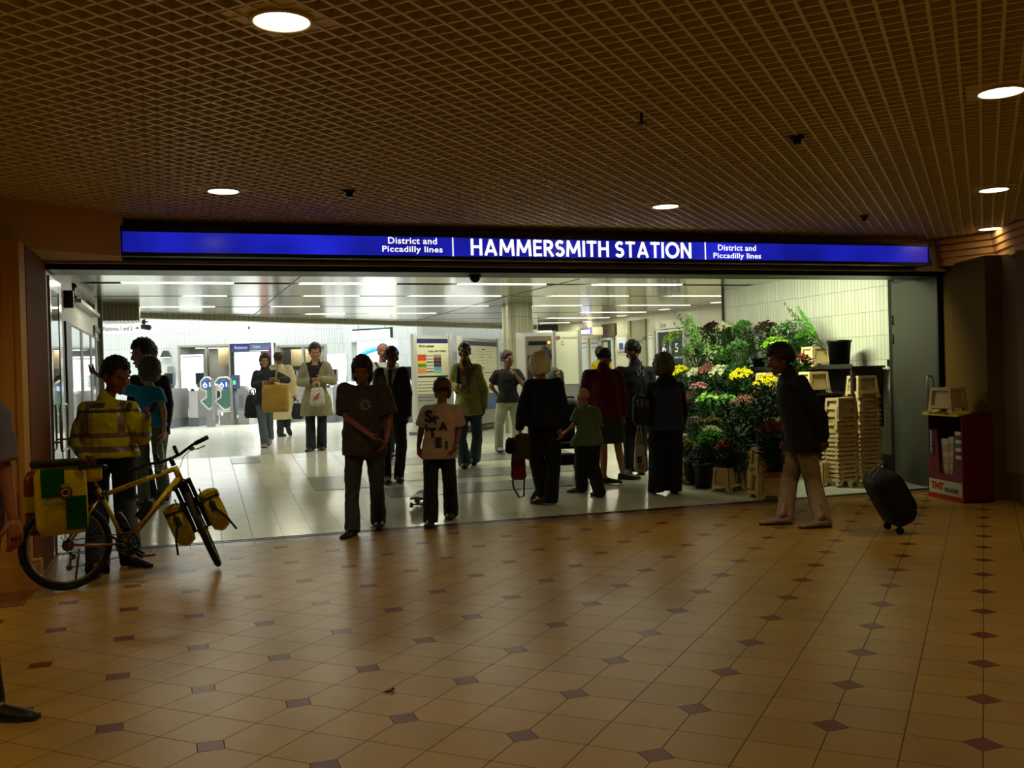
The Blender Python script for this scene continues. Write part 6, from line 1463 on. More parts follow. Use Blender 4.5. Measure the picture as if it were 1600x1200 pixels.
# ------------------------------------------------------------------ magazine dispenser
D0, D1 = GZ(1452, 775), GZ(1506, 787)
dv = (D1 - D0); DW = dv.length; rz = math.atan2(dv.y, dv.x)
root = empty('magazine_dispenser', (D0.x, D0.y, 0), rz, 'dark red newspaper dispenser with TNT MAGAZINE lettering beside the steel door', 'dispenser')
H = 1.0; DD = .36
M_red = mat('dispenser_red', '#62060a', .45); M_yl = mat('yellow_header', '#c8b400', .5)
b = MB()
b.bb(0, DW, 0.02, DD, 0.0, .04); b.bb(0, .02, 0, DD, 0, H); b.bb(DW - .02, DW, 0, DD, 0, H); b.bb(0, DW, DD - .02, DD, 0, H)
b.prism([(.02, .0), (DW - .02, .0), (DW - .02, .8), (DW * .78, .8), (DW * .70, .30), (DW * .34, .30), (DW * .26, .8), (.02, .8)], 0, .02, 0, 'y')
b.bb(0, DW, 0, DD, H - .02, H); body = b.build('cabinet', M_red, root)
b = MB(); b.prism([(-.06, H - .0), (.10, H + .0), (.10, H + .03), (-.06, H - .03)], -.01, DW + .01, 0, 'x'); b.build('yellow_header', M_yl, root)
put_text('lettering', 'ALL THE BEST GUIDES', frame_M((DW / 2, -.065, H + .0), (1, 0, 0), (0, .3, 1)), M_ink, root, width=DW * .55, height=.02)
b = MB(); b.bb(.02, DW - .02, -.006, 0, .06, .22); b.build('label_panel', M_paperlit if False else mat('label_cream', '#b8b09a', .6), root)
put_text('lettering', 'TNT', frame_M((DW * .27, -.008, .15), (1, 0, 0), (0, 0, 1)), mat('tnt_red', '#b01c10', .5), root, width=DW * .36, height=.085, bold=.05)
put_text('lettering', 'MAGAZINE', frame_M((DW * .68, -.008, .12), (1, 0, 0), (0, 0, 1)), mat('label_grey', '#4a4640', .5), root, width=DW * .38, height=.05)
b = MB(); b.bb(0, DW, -.008, 0, .0, .06); b.build('base_strip', mat('bright_red', '#a01c08', .5), root)
b = MB(); b.bb(.03, DW * .2, -.006, 0, .50, .80); b.build('side_label', mat('navy_label', '#12153c', .5), root)
put_text('lettering', 'FREE MAGAZINE', frame_M((DW * .115, -.008, .65), (0, 0, 1), (-1, 0, 0)), mat('label_white', '#c8c4b8', .5), root, width=.26, height=.035)
for k, (z, c_) in enumerate(((.76, '#c8c4b4'), (.71, '#2a3a5a'), (.665, '#c8c4b4'), (.62, '#2c6a34'), (.575, '#c8c4b4'), (.53, '#2a2c3a'), (.49, '#c8c4b4'))):
    b = MB(); b.bb(DW * .82, DW - .025, -.006, 0, z, z + .04); b.build('cover_picture', mat('cover_%d' % k, c_, .5), root)
M_pp = mat('magazine_paper', '#a89c84', .7)
for s_, (xa, xb, top) in enumerate(((DW * .30, DW * .51, .70), (DW * .53, DW * .69, .73))):
    n_ = 9 
    for k in range(n_):
        z0 = .045 + (top - .045) * k / n_; z1 = .045 + (top - .045) * (k + .94) / n_; rnd = random.Random(k + 20 * s_); dx = rnd.uniform(-.006, .006)
        b = MB(); b.bb(xa + dx, xb + dx, .04, DD - .05, z0, z1); b.xf(Matrix.Translation((D0.x, D0.y, 0)) @ Matrix.Rotation(rz, 4, 'Z'))
        b.build('magazine_bundle', [M_pp, mat('magazine_paper_pink', '#a08478', .7)][k % 2], label='bundle of magazines in the %s pile inside the red dispenser' % ('left' if s_ == 0 else 'right'), cat='magazines', group='magazine bundles in the %s pile' % ('left' if s_ == 0 else 'right'))

# ------------------------------------------------------------------ flower crates
M_crate = mat('beige_crate_plastic', '#d4bc84', .5, var=.08, vs=5)
def crate_mb(w=.36, d=.27, h=.29, tp=.84):
    """tapered flower crate, wide foot rim with arched feet, framed sides, open top"""
    b = MB(); fr = .045
    def side(L0, L1, off0, off1, R):
        # local: x along side, z up, y outward depth from centre
        def pt(u, z, inset=0.):
            t = z / h; L = L0 + (L1 - L0) * t; o = off0 + (off1 - off0) * t - inset; return R @ Vector((u * L, -o, z))
        def plate(u0, u1, z0, z1, i0, i1):
            a = [pt(u0, z0, i0), pt(u1, z0, i0), pt(u1, z1, i0), pt(u0, z1, i0)]; c = [pt(u0, z0, i1), pt(u1, z0, i1), pt(u1, z1, i1), pt(u0, z1, i1)]
            b.add(a + c, [(0, 1, 2, 3), (7, 6, 5, 4), (0, 4, 5, 1), (1, 5, 6, 2), (2, 6, 7, 3), (3, 7, 4, 0)])
        e = fr / L0
        plate(-.5, -.5 + e, 0, h, 0, .012); plate(.5 - e, .5, 0, h, 0, .012)
        plate(-.5 + e, .5 - e, h - .035, h, 0, .012); plate(-.5 + e, .5 - e, .05, .085, -.004, .012)
        plate(-.5 + e, -.28, .018, .045, 0, .012); plate(.28, .5 - e, .018, .045, 0, .012)
        plate(-.5 + e, .5 - e, .06, h - .02, .026, .032)
        plate(-.5, .5, -.0, .016, -.008, .0) if False else None
        plate(-.53, -.36, 0, .02, -.012, .004); plate(.36, .53, 0, .02, -.012, .004)
    for k in range(4):
        R = Matrix.Rotation(pi / 2 * k, 3, 'Z'); L, O = (w, d) if k % 2 == 0 else (d, w)
        side(L, L * tp, O / 2, O / 2 * tp, R)
    k_ = tp; b.bb(-w / 2 * .9, w / 2 * .9, -d / 2 * .9, d / 2 * .9, .05, .06)
    return b
CR_ME = crate_mb().mesh('flower_crate', M_crate)
def crate(x, y, z, rz, lab, grp=None, sc=(1, 1, 1), flip=False):
    o = bpy.data.objects.new('flower_crate', CR_ME); COL.objects.link(o); o.location = (x, y, z); o.rotation_euler = (0, 0, rz); o.scale = sc
    return tag(o, lab, 'crate', grp)
M_cap = None
def closed_crate(x, y, z, rz, lab, grp=None):
    o = bpy.data.objects.new('flower_crate', CC_ME); COL.objects.link(o); o.location = (x, y, z); o.rotation_euler = (0, 0, rz); return tag(o, lab, 'crate', grp)
bc = crate_mb(); bc.bb(-.36 / 2 * .84, .36 / 2 * .84, -.27 / 2 * .84, .27 / 2 * .84, .275, .287); CC_ME = bc.mesh('flower_crate', M_crate)
# two nested stacks by the tiled wall
sa = GZ(1322, 754, .05); sb_ = GZ(1358, 749, .06)
sax, say = 7.98, 10.72
z = .058
for k in range(12):
    closed_crate(sax + .003 * ((k * 5) % 3 - 1), say, z, radians(8) + .02 * ((k * 7) % 3 - 1), 'crates nested upside down in the front stack by the tiled wall' if k < 11 else 'highest of the tightly nested crates in the front stack by the tiled wall', 'crates of the front stack'); z += .056
closed_crate(sax, say, z + .04, radians(6), 'crate standing loosely on the front stack by the tiled wall, second from the top'); closed_crate(sax + .01, say, z + .15, radians(10), 'topmost crate of the front stack by the tiled wall')
z = .07
for k in range(17):
    closed_crate(8.58, 11.05, z, radians(6) + .02 * ((k * 5) % 3 - 1), 'crates nested upside down in the tall rear stack by the tiled wall', 'crates of the tall rear stack'); z += .056
closed_crate(8.58, 11.05, z + .04, radians(9), 'crate near the top of the tall rear stack by the tiled wall'); closed_crate(8.57, 11.04, z + .13, radians(4), 'topmost crate of the tall rear stack by the tiled wall')
c = D0.lerp(D1, .42); crate(c.x + .12, c.y + .03, 1.002, rz + radians(20), 'empty beige crate standing on top of the red magazine dispenser')
def crate_px(px, py, rz_, lab, dz=0, ob=False, sc=(1, 1, 1)):
    p = FL(px, py); (closed_crate if ob else crate)(p.x, p.y, floor_z(p.y) + .002 + dz, rz_, lab) ; return p
pc1 = crate_px(1137, 766, radians(28), 'low beige crate on the floor holding red-pink carnations')
pc2 = crate_px(1168, 760, radians(20), 'tall beige crate behind the carnation crate')
crate(pc2.x, pc2.y, pc2.z + .18, radians(20), 'beige crate nested into the tall crate behind the carnation crate')
pc3 = FL(1203, 778); crate(pc3.x, pc3.y, .01, radians(-12), 'lower beige crate of the pair at the threshold, nearest the viewer', sc=(1.15, 1.15, 1.1)); crate(pc3.x, pc3.y, .335, radians(-12), 'upper beige crate of the pair at the threshold, with dark green foliage in it', sc=(1.12, 1.12, 1.0))
pc4 = crate_px(1074, 752, radians(30), 'beige crate on the floor at the left end of the flower stall')
pc5 = FL(1292, 757); crate(pc5.x, pc5.y + .05, floor_z(pc5.y) + .003, radians(15), 'single beige crate on the floor between the striding man and the crate stacks')

# ------------------------------------------------------------------ tiered flower stand
M_wood = mat('dark_stall_wood', '#1e1a12', .7, var=.15); M_rail = mat('bamboo_rail', '#8a7446', .6)
root = empty('flower_stand', (7.9, 11.9, 0), 0, 'dark tiered flower stand against the white tiled wall', 'display stand')
Y0, Y1 = 10.98, 15.6
TIERS = [(8.62, .52, 1.57, 10.95), (8.1, .5, 1.22, 11.1), (7.55, .5, .90, 11.05), (7.05, .45, .58, 11.1)]   # x centre, depth, top z, near y
for x, d_, zt_, yn in TIERS:
    b = MB(); b.bb(x - d_ / 2, min(x + d_ / 2, 8.9), yn, Y1, zt_ - .03, zt_); sh = rel(b, root).build('shelf', M_wood, root)
    b = MB(); b.bb(x - d_ / 2 - .012, x - d_ / 2, yn, Y1, zt_ - .03, zt_ + .03); rel(b, root).build('edge_rail', M_rail if zt_ < 1.3 else M_wood, root)
    for yy in (yn + .04, (yn + Y1) / 2, Y1 - .04):
        b = MB(); b.bb(x - d_ / 2 + .01, x - d_ / 2 + .05, yy - .02, yy + .02, floor_z(yy), zt_ - .03); rel(b, root).build('leg', M_wood, root)
for x, d_, zt_, yn in TIERS:  # dark boards added behind the tiers, standing in for shade in the gaps
    b = MB(); b.bb(min(x + d_ / 2, 8.9) - .02, min(x + d_ / 2, 8.9), yn + .05, Y1, zt_ - .36, zt_ - .03); rel(b, root).build('gap_shade_board', M_wood, root)
b = MB(); b.bb(8.38, 8.88, 11.0, 11.03, .75, 1.54); rel(b, root).build('end_panel', mat('olive_board', '#2a2818', .7), root)
def bucket(x, y, z, lab, r=.12, h=.26, group=None, mt=None):
    b = MB(); n = 22
    R = lambda rad, zz: [Vector((rad * cos(2 * pi * k / n), rad * sin(2 * pi * k / n), zz)) for k in range(n)]
    b.rings([R(r * .8, 0), R(r * .98, h - .03), R(r * 1.06, h - .03), R(r * 1.06, h), R(r * .95, h), R(r * .76, .02)], 0, True, True)
    return b.build('flower_bucket', mt or mat('black_bucket', '#0c0c0d', .35), None, lab, 'bucket', group, loc=(x, y, z))
c = AX(1307, 568, 8.45); bucket(8.5, c.y, 1.572, 'large black bucket standing alone at the near end of the top shelf', .16, .36)
c = AX(1276, 570, 8.5); closed_crate(8.48, c.y, 1.572, radians(10), 'upright beige crate on the top shelf left of the large black bucket')
c = AX(1296, 612, 8.1); closed_crate(8.02, 11.33, 1.222, radians(5), 'beige crate on the second shelf below the large black bucket')
c = AX(1190, 600, 8.05); closed_crate(8.0, 12.35, 1.222, radians(8), 'beige crate with dark slots on the second shelf above the yellow chrysanthemums')
# ---- bunches
def leaf(b, p, d, L, w, mi, n_):
    s_ = d.cross(n_).normalized() * w; n2 = n_ * (L * .12)
    b.add([p, p + d * L * .4 + s_ + n2, p + d * L, p + d * L * .4 - s_ + n2], [(0, 1, 2), (0, 2, 3)], mi)
def bloom(b, p, n_, r, kind, rnd, mi):
    u = n_.orthogonal().normalized(); v = n_.cross(u)
    if kind == 'daisy':
        k = 9
        for i in range(k):
            a = 2 * pi * i / k + rnd.random(); d = u * cos(a) + v * sin(a); s_ = n_.cross(d) * r * .28
            b.add([p, p + d * r * .6 + s_ + n_ * r * .25, p + d * r + n_ * r * .1, p + d * r * .6 - s_ + n_ * r * .25], [(0, 1, 2, 3)], mi)
    elif kind == 'pom':
        for i in range(14):
            a = rnd.random() * 6.28; h = rnd.random(); d = (u * cos(a) * (1 - h * .7) + v * sin(a) * (1 - h * .7) + n_ * (h + .1)).normalized(); s_ = d.cross(n_ + u * .1).normalized() * r * .28
            b.add([p + d * r * .2 - s_, p + d * r * .2 + s_, p + d * r * 1.0 + s_ * .5, p + d * r * 1.0 - s_ * .5], [(0, 1, 2, 3)], mi)
    elif kind == 'lily':
        for i in range(5):
            a = 2 * pi * i / 5 + rnd.random() * .5; d = (u * cos(a) + v * sin(a) + n_ * .7).normalized(); leaf(b, p, d, r * 1.6, r * .35, mi, n_)
    elif kind == 'spike':
        for i in range(7):
            q = p + n_ * (r * .9 * i); a = i * 2.4; d = (u * cos(a) + v * sin(a) + n_ * 1.2).normalized(); leaf(b, q, d, r * 1.4, r * .4, mi, n_)
def bunch(lab, px, py, X, rpx, cols, kind, tz, lean=(0, 0), foliage='#1e4a14', flat=.55, n=70, br=.031, wrap=None, bucketed=True, leafy=130, squash=1., bx=None):
    c = AX(px, py, X) if bx is None else bx; Z = depth(c); r = rpx * Z / FPX; rnd = random.Random(int(px * 7 + py))
    axis = Vector((lean[0], lean[1], 1)).normalized(); L = max(.18, (c.z - tz) / axis.z)
    base = c - axis * L; base.z = tz + .006; base.x = min(base.x, {T5: 8.80, T4: 8.22, T3: 7.66, T2: 7.14}.get(tz, 6.70)); L = (c - base).length; axis = (c - base).normalized(); u = axis.orthogonal().normalized(); v = axis.cross(u)
    root = empty('flower_bunch', base, 0, lab, 'flowers'); o = -base
    bl, fo, st = MB(), MB(), MB(); mats = [mat('petal_' + k.strip('#'), k, .6, var=.12, vs=30) for k in cols]
    for i in range(n):
        a = i * 2.399963; q = sqrt((i + .5) / n); d = (u * cos(a) + v * sin(a)); p = c + d * (q * r) + axis * (r * flat * (1 - q * q)) + Vector((rnd.gauss(0, 1), rnd.gauss(0, 1), rnd.gauss(0, 1))) * r * .07
        nn = (axis + d * q * .9 + Vector((rnd.gauss(0, .2), rnd.gauss(0, .2), rnd.gauss(0, .2)))).normalized()
        if kind != 'leaf': bloom(bl, p + o, nn, br * rnd.uniform(.8, 1.25), kind, rnd, int(rnd.random() * len(cols)) if len(cols) > 1 else 0)
        else:
            for k in range(4): dd = (nn + Vector((rnd.gauss(0, .5), rnd.gauss(0, .5), rnd.gauss(0, .5)))).normalized(); leaf(bl, p + o, dd, br * 1.8, br * .5, int(rnd.random() * len(cols)), axis)
        if i % 2 == 0: s0 = base + d * q * min(.05, r * .4); st.tube([s0 + o, base.lerp(p, .6) + d * q * r * .15 + o, p + o], .0028, 4)
    for i in range(leafy):
        a = rnd.random() * 6.28; q = sqrt(rnd.random()); t = rnd.uniform(.35, .98); d = u * cos(a) + v * sin(a); p = base.lerp(c, t) + d * (q * r * (.35 + .65 * t)); dd = (d * rnd.uniform(.4, 1.2) + axis * rnd.uniform(.1, 1.) + Vector((0, 0, rnd.uniform(-.4, .3)))).normalized(); leaf(fo, p + o, dd, rnd.uniform(.07, .15), rnd.uniform(.018, .034), 0, axis)
    fx, nz = {T5: (8.92, 99), T4: (8.33, T5), T3: (7.77, T4), T2: (7.25, T3)}.get(tz, (6.80, T2))
    for mb_ in (bl, fo, st):             # foliage stays on its own shelf, in front of the added dark board behind it
        for v in mb_.v:
            if v.z + base.z < nz + .02: v.x = min(v.x, fx - base.x)
            v.z = max(v.z, .004)
    bl.build('blooms' if kind != 'leaf' else 'fronds', mats, root); st.build('stems', mat('stem_green', '#2c4a18', .6), root)
    if leafy: fo.build('leaves', mat('foliage_' + foliage.strip('#'), foliage, .5, var=.3, vs=20), root)
    if wrap:
        w = MB(); nn = 20; rs = []
        for t, k in ((.05, .25), (.5, .62), (.92, 1.08)):
            rs.append([base.lerp(c, t) + o + (u * cos(2 * pi * j / nn) + v * sin(2 * pi * j / nn)) * (r * k * (1 + .06 * ((j * 7) % 3))) for j in range(nn)])
        w.rings(rs, 0, True, False); w.build('wrapping', mat('wrap_' + wrap.strip('#'), wrap, .15, trans=.0, alpha=.10 if wrap != '#5a4a78' else .85), root)
    if bucketed and tz > .3: bucket(base.x, base.y, tz + .002, 'dark bucket on the flower stand, almost hidden by the flowers it holds', min(.11, r * .8), .18, 'buckets on the flower stand')
    return root
T5, T4, T3, T2 = 1.57, 1.22, .90, .58
G1, G2, G3 = '#6cb030', '#3c8024', '#96b848'
XT, XU, XV, XW = 8.55, 8.1, 7.5, 7.05
# top shelf
def spikes(lab, tips, base, X, col, tz):
    bs = AX(base[0], base[1], X); bs.z = max(bs.z, tz + .01); root = empty('gladiolus_bunch', bs, 0, lab, 'flowers'); st, le = MB(), MB(); rnd = random.Random(base[0])
    for tx, ty in tips:
        t_ = AX(tx, ty, X + rnd.uniform(-.15, .1)); p0 = bs + Vector((rnd.uniform(-.04, .04), rnd.uniform(-.05, .05), 0)); mid = p0.lerp(t_, .55) + Vector((0, 0, .02)); st.tube([p0 - bs, mid - bs, t_ - bs], .006, 5, rr=[.006, .006, .002])
        ax_ = (t_ - p0).normalized(); u = ax_.orthogonal().normalized(); v = ax_.cross(u)
        for k in range(22):
            f = .3 + .7 * k / 22; a = k * 2.4; d = (ax_ * 1.4 + u * cos(a) + v * sin(a)).normalized(); q = p0.lerp(mid, f / .55) if f < .55 else mid.lerp(t_, (f - .55) / .45); leaf(le, q - bs, d, .10 * (1.1 - f * .6), .022, 0, u)
    st.build('stems', mat('stem_green', '#2c4a18', .6), root); le.build('buds', mat('bud_' + col[1:], col, .5, var=.2, vs=20), root)
spikes('tall green gladioli leaning left from the right end of the top shelf', [(1224, 474), (1232, 486), (1246, 480), (1240, 500), (1252, 490), (1228, 500), (1258, 505)], (1287, 545), 8.5, '#4e8e2a', T5)
spikes('green gladioli spikes leaning left at the far left end of the stall', [(1052, 488), (1060, 492), (1070, 486), (1052, 505), (1078, 492), (1064, 500)], (1104, 560), 8.0, '#5a8a34', T4)
bunch('leafy green bunch at the left end of the top row, under the gladiolus spikes', 1090, 522, XT, 15, [G2, '#3c7a20'], 'leaf', T5, (-.1, -.1), n=40, bucketed=False)
bunch('dark maroon bunch between green leaves and white daisies in the top row', 1112, 512, XT, 12, ['#3a1014', '#4c161a'], 'pom', T5, (-.2, 0))
bunch('white daisy bunch in the top row', 1134, 511, XT, 15, ['#c8cfa0', '#dfe3c0'], 'daisy', T5, (-.25, -.1), wrap='#c8d0b8')
bunch('green bunch in clear wrapping leaning left, against the tiled wall', 1160, 513, XT, 14, [G2, '#6aa040'], 'leaf', T5, (-.4, .1), wrap='#c8d0b8')
bunch('dark maroon and green bunch at the left of the right-hand top group', 1196, 514, XT, 17, ['#3a1218', '#28401a', '#54202a'], 'pom', T5, (-.3, 0))
bunch('white and green bunch right of the maroon one in the right-hand top group', 1226, 515, XT, 18, ['#4a7a3a', '#b8c8a0', G2], 'pom', T5, (-.3, .0))
bunch('green and yellow foliage bunch behind the head of the striding man', 1256, 530, XT, 14, ['#5a8a20', G2], 'leaf', T5, (-.1, 0), bucketed=False)
bunch('bunch with red flowers beside the upright crate on the top shelf', 1254, 562, 8.05, 11, ['#a01410', '#7a0c0c'], 'lily', T4, (-.05, 0), n=14, br=.03)
# second row
bunch('yellow-green dill-like bunch leaning far left above the waistcoat woman', 1051, 532, 7.6, 18, ['#6a8a20', '#7c9a2c'], 'pom', T4, (-.5, .3), leafy=0, n=60)
bunch('lime green bunch in clear wrapping, left in the second row', 1086, 548, XU, 21, ['#7ab038', '#8cc048'], 'pom', T4, (-.3, .0), wrap='#b8c0a8', n=60)
bunch('green lily buds in the middle of the second row', 1117, 552, XU, 19, ['#6a9a3a', '#8aac58'], 'lily', T4, (-.3, 0), n=26, br=.035)
bunch('pale green bunch in clear wrapping, right in the second row', 1153, 546, XU, 20, ['#5a8a3c', '#88a868', G2], 'leaf', T4, (-.45, .05), wrap='#b8c0a8')
bunch('long-leaved green bunch between the two wrapped bunches of the second row', 1134, 562, XU, 16, [G1, G2], 'leaf', T4, (-.2, 0), br=.04, n=26)
bunch('bright lime chrysanthemums beside the head of the striding man', 1211, 540, XU, 20, ['#86b428', '#9cc838'], 'pom', T4, (-.25, 0), n=60)
# third row
bunch('yellow chrysanthemums at the left end of the third row', 1061, 582, XV, 14, ['#f0e408', '#f8ee20'], 'pom', T3, (-.25, .1))
bunch('small white chrysanthemums beside the left yellow bunch', 1087, 584, XV, 12, ['#c8cea0', '#dce0b8'], 'pom', T3, (-.3, 0))
bunch('dusty pink bunch between the two white ones', 1104, 580, XV, 13, ['#8a4a48', '#a06058'], 'pom', T3, (-.2, 0))
bunch('large white chrysanthemums in the middle of the third row', 1127, 583, XV, 18, ['#ccd2a4', '#e0e4bc'], 'pom', T3, (-.3, .0), n=60)
bunch('dark pointed leaves behind the right-hand yellow bunch', 1146, 580, XV, 12, ['#1c4a1c', '#2a5a24'], 'leaf', T3, (-.1, 0), br=.04, n=22)
bunch('yellow chrysanthemums in two tufts in the middle of the third row', 1158, 588, XV, 18, ['#f0e408', '#f8ee20'], 'pom', T3, (-.3, 0), n=60)
bunch('round yellow chrysanthemum bunch nearest to the striding man', 1196, 599, XV - .1, 18, ['#f0e408', '#f8ee20'], 'pom', T3, (-.15, 0), n=70)
# fourth row
bunch('pink lilies below the small white chrysanthemums', 1092, 608, XW, 15, ['#a05a64', '#b87a78'], 'lily', T2, (-.2, 0), n=22, br=.03)
bunch('magenta spikes at the left edge of the fourth row', 1077, 632, XW, 12, ['#8a3a50', '#a05264'], 'pom', T2, (-.1, 0), flat=1.2)
bunch('yellow-green lily buds in the fourth row', 1107, 626, XW, 18, ['#6c9a30', '#92b048', G2], 'lily', T2, (-.2, 0), n=24, br=.036)
bunch('green budded bunch right of the yellow-green lilies', 1135, 626, XW, 15, [G2, '#5a8838'], 'lily', T2, (-.2, 0), n=24, br=.03)
bunch('dusty pink sprays in the fourth row below the yellow tufts', 1161, 631, XW, 19, ['#9a6460', '#ac7870'], 'pom', T2, (-.25, 0), n=60)
bunch('grey-green eucalyptus bunch below the round yellow one', 1193, 634, XW, 16, ['#2c4a38', '#3c5c48', '#20382a'], 'leaf', T2, (-.1, 0), n=50)
# fifth row, just under the rail
bunch('mixed pink and purple bunches under the left part of the rail', 1088, 662, 6.75, 16, ['#5c3450', '#7a4a50', '#4a5a2a'], 'pom', .12, (-.1, .1))
bunch('salmon and green bunch under the middle of the rail', 1114, 661, 6.75, 13, ['#9a5a3a', '#5a7a2c'], 'pom', .12, (-.1, .1))
bunch('very dark green leafy bunch in the middle of the stall', 1150, 668, 6.7, 20, ['#12300f', '#1c3c16'], 'leaf', .1, (-.1, 0), n=50)
bunch('orange, red and mauve mixed bouquet near the waist of the striding man', 1206, 672, 6.6, 19, ['#a83410', '#c86414', '#7a2c34', '#6a3a4a'], 'pom', .34, (-.05, 0), n=60)
bunch('white flat-topped blooms above the bright green parsley bunch', 1112, 676, 6.55, 14, ['#b8bc90', '#c8cca4'], 'pom', .12, (-.05, 0))
bunch('bright green parsley-like bunch at the front of the stall', 1110, 690, 6.45, 25, ['#4c9010', '#62a818', '#3c780c'], 'pom', .10, (-.1, 0), n=90)
bunch('dark green bunch right of the bright green one', 1152, 696, 6.5, 19, ['#10280c', '#1a3812'], 'leaf', .08, (0, 0), n=50)
bunch('dense dark green foliage filling the crate pair at the threshold', 1205, 696, 6.45, 19, ['#122c10', '#1c3c16'], 'pom', .4, (0, 0), n=80, bucketed=False)
bunch('yellow and orange mixed bunch at the lower left of the stall', 1068, 698, 6.3, 16, ['#a8942c', '#8a3428', '#5c7a24'], 'pom', .08, (0, 0))
bunch('yellow-green flowers in purple wrapping on the floor', 1095, 716, 6.3, 17, ['#7a8a24', '#4a5a2a', '#5a4068'], 'pom', .07, (0, 0), wrap='#5a4a78')
bunch('red-pink carnations standing in the low beige crate', 1128, 714, 6.25, 14, ['#a82838', '#b8384a', '#c0505a'], 'pom', .1, (0, 0), n=44, wrap='#8a9a78', bx=Vector((pc1.x, pc1.y, .60)))
for px, py, lab in ((1090, 758, 'black bucket on the floor left of the carnation crate'), (1106, 764, 'black bucket on the floor between the left bucket and the carnation crate')):
    p = FL(px, py); bucket(p.x, p.y + .1, floor_z(p.y + .1) + .004, lab, .13, .30)

# ------------------------------------------------------------------ suitcase, bags and pushchair
I = wk; hnd = I['arms']['A'][1].lerp(P(1290, 697, I['Z'] - .2), 1.0)
bot = GZ(1396, 832); top = P(1352, 752, depth(bot)); ax_ = (top - bot).normalized()
root = empty('suitcase', bot, 0, 'small black wheeled suitcase trailing behind the striding man', 'suitcase')
side = Vector((CFH.x, CFH.y, 0)); nn = side.cross(ax_).normalized()
if nn.x < 0: nn = -nn
Rm = Matrix.Identity(4)
for i in range(3): Rm[i][0] = side[i]; Rm[i][1] = nn[i]; Rm[i][2] = ax_[i]
L = (top - bot).length + .02
def sc_(b, nm, mt, **k): b.xf(Rm); return b.build(nm, mt, root, **k)
M_bag = mat('black_nylon', '#08080a', .7, bump=.3, bs=60)
b = rbox(-.19, .19, -.0, .25, .05, L, .04, .01, 10); sc_(b, 'shell', M_bag)
b = rbox(-.15, .15, .245, .285, .12, L - .08, .02, .0, 6); sc_(b, 'front_pocket', M_bag)
for s_ in (-1, 1):
    b = MB(); b.cyl((s_ * .15 - .015, .02, .035), (s_ * .15 + .015, .02, .035), .035, .035, 14); sc_(b, 'wheel', M_rub)
    b = MB(); hl_ = Rm.inverted() @ (P(1300, 706, I['Z'] - .2) - bot); b.tube([(s_ * .06, .03, L - .02), (s_ * .05, hl_.y * .6 + .01, L + (hl_.z - L) * .6), (s_ * .05, hl_.y, hl_.z)], .007, 6); sc_(b, 'pull_rod', M_chr)
b = MB(); b.cyl((-.065, hl_.y, hl_.z), (.065, hl_.y, hl_.z), .014, .014, 10); sc_(b, 'grip', M_bk)
b = MB(); b.bb(-.02, .02, .285, .29, L * .55, L * .62); sc_(b, 'badge', M_chr)
# generic soft bag hanging at a picture position
def soft_bag(nm, lab, px0, py0, px1, py1, Z, mt, dep=.12, yaw=0., handles=None, taper=.0, bulge=.02, hmat=None, wr=.006, cat='bag'):
    c = P((px0 + px1) / 2, (py0 + py1) / 2, Z); w = (px1 - px0) / FPX * Z; h = (py1 - py0) / FPX * Z
    root = empty(nm, c, YAWC + yaw, lab, cat); b = rbox(-w / 2, w / 2, -dep / 2, dep / 2, -h / 2, h / 2, .02, bulge, 8)
    for v in b.v: t = (v.z + h / 2) / h; v.x *= 1 - taper * t; v.y *= 1 - .5 * t * (1 if taper else .4)
    m_ = blob(b, .008, 2, wr, 12, px0); obj('body', m_, mt, root)
    if handles:
        for yy in (-.02, .02):
            hb_ = MB(); k = (1 - taper); hb_.tube([(-w * .25 * k, yy, h / 2 - .02), (-w * .12, yy, h / 2 + handles * .8), (0, yy, h / 2 + handles), (w * .12, yy, h / 2 + handles * .8), (w * .25 * k, yy, h / 2 - .02)], .006, 6); hb_.build('handle', hmat or mt, root)
    return root, w, h
Z = bw_['Z'] - .28
root, w, h = soft_bag('paper_bag', 'large brown paper carrier bag held by the woman in the dark jacket', 410, 601, 451, 644, Z - .06, mat('kraft_paper', '#9a7a2c', .7, var=.1, vs=6), .16, handles=.1, bulge=.01)
b = MB(); b.bb(-.03, .0, -.09, -.085, h / 2 - .02, h / 2 + .32); b.xf(Matrix.Rotation(.15, 4, 'Y')); b.build('yellow_strap', mat('olive_strap', '#8a8a3c', .7), root)
soft_bag('shoulder_bag', 'bulky black bag hanging behind the elbow of the woman with the paper bag', 382, 617, 408, 653, bw_['Z'] + .05, M_bag, .2, taper=.35, handles=.1, bulge=.03)
soft_bag('holdall', 'black holdall in the right hand of the person in the cream coat', 450, 630, 474, 655, hm2['Z'] - .02, M_bag, .2, taper=.2, handles=.08, bulge=.03)
root, w, h = soft_bag('plastic_bag', 'white plastic carrier bag with a red mark held by the man in the beige coat', 485, 605, 507, 634, cm['Z'] - .33, mat('white_polythene', '#b8b4a4', .35), .1, taper=.2, handles=.09, bulge=.03)
b = MB(); b.add([(-w * .3, -.085, -h * .15), (w * .1, -.09, h * .15), (w * .3, -.088, h * .2), (w * .1, -.09, -h * .02), (-w * .1, -.09, -h * .12)], [(0, 1, 2, 3, 4)]); b.build('red_mark', mat('red_print', '#c03a18', .5), root)
soft_bag('plastic_bag', 'pale plastic bag with a red corner hanging beside the woman in turquoise', 244, 690, 256, 735, wt['Z'] - .05, mat('clear_polythene', '#7a8276', .3), .1, taper=.2, handles=.05, bulge=.02)
root, w, h = soft_bag('plastic_bag', 'white plastic bag with blue and orange print beside the waistcoat woman', 990, 674, 1009, 738, ho['Z'] + .25, mat('white_polythene', '#b8b4a4', .35), .1, taper=.45, handles=.08, bulge=.02)
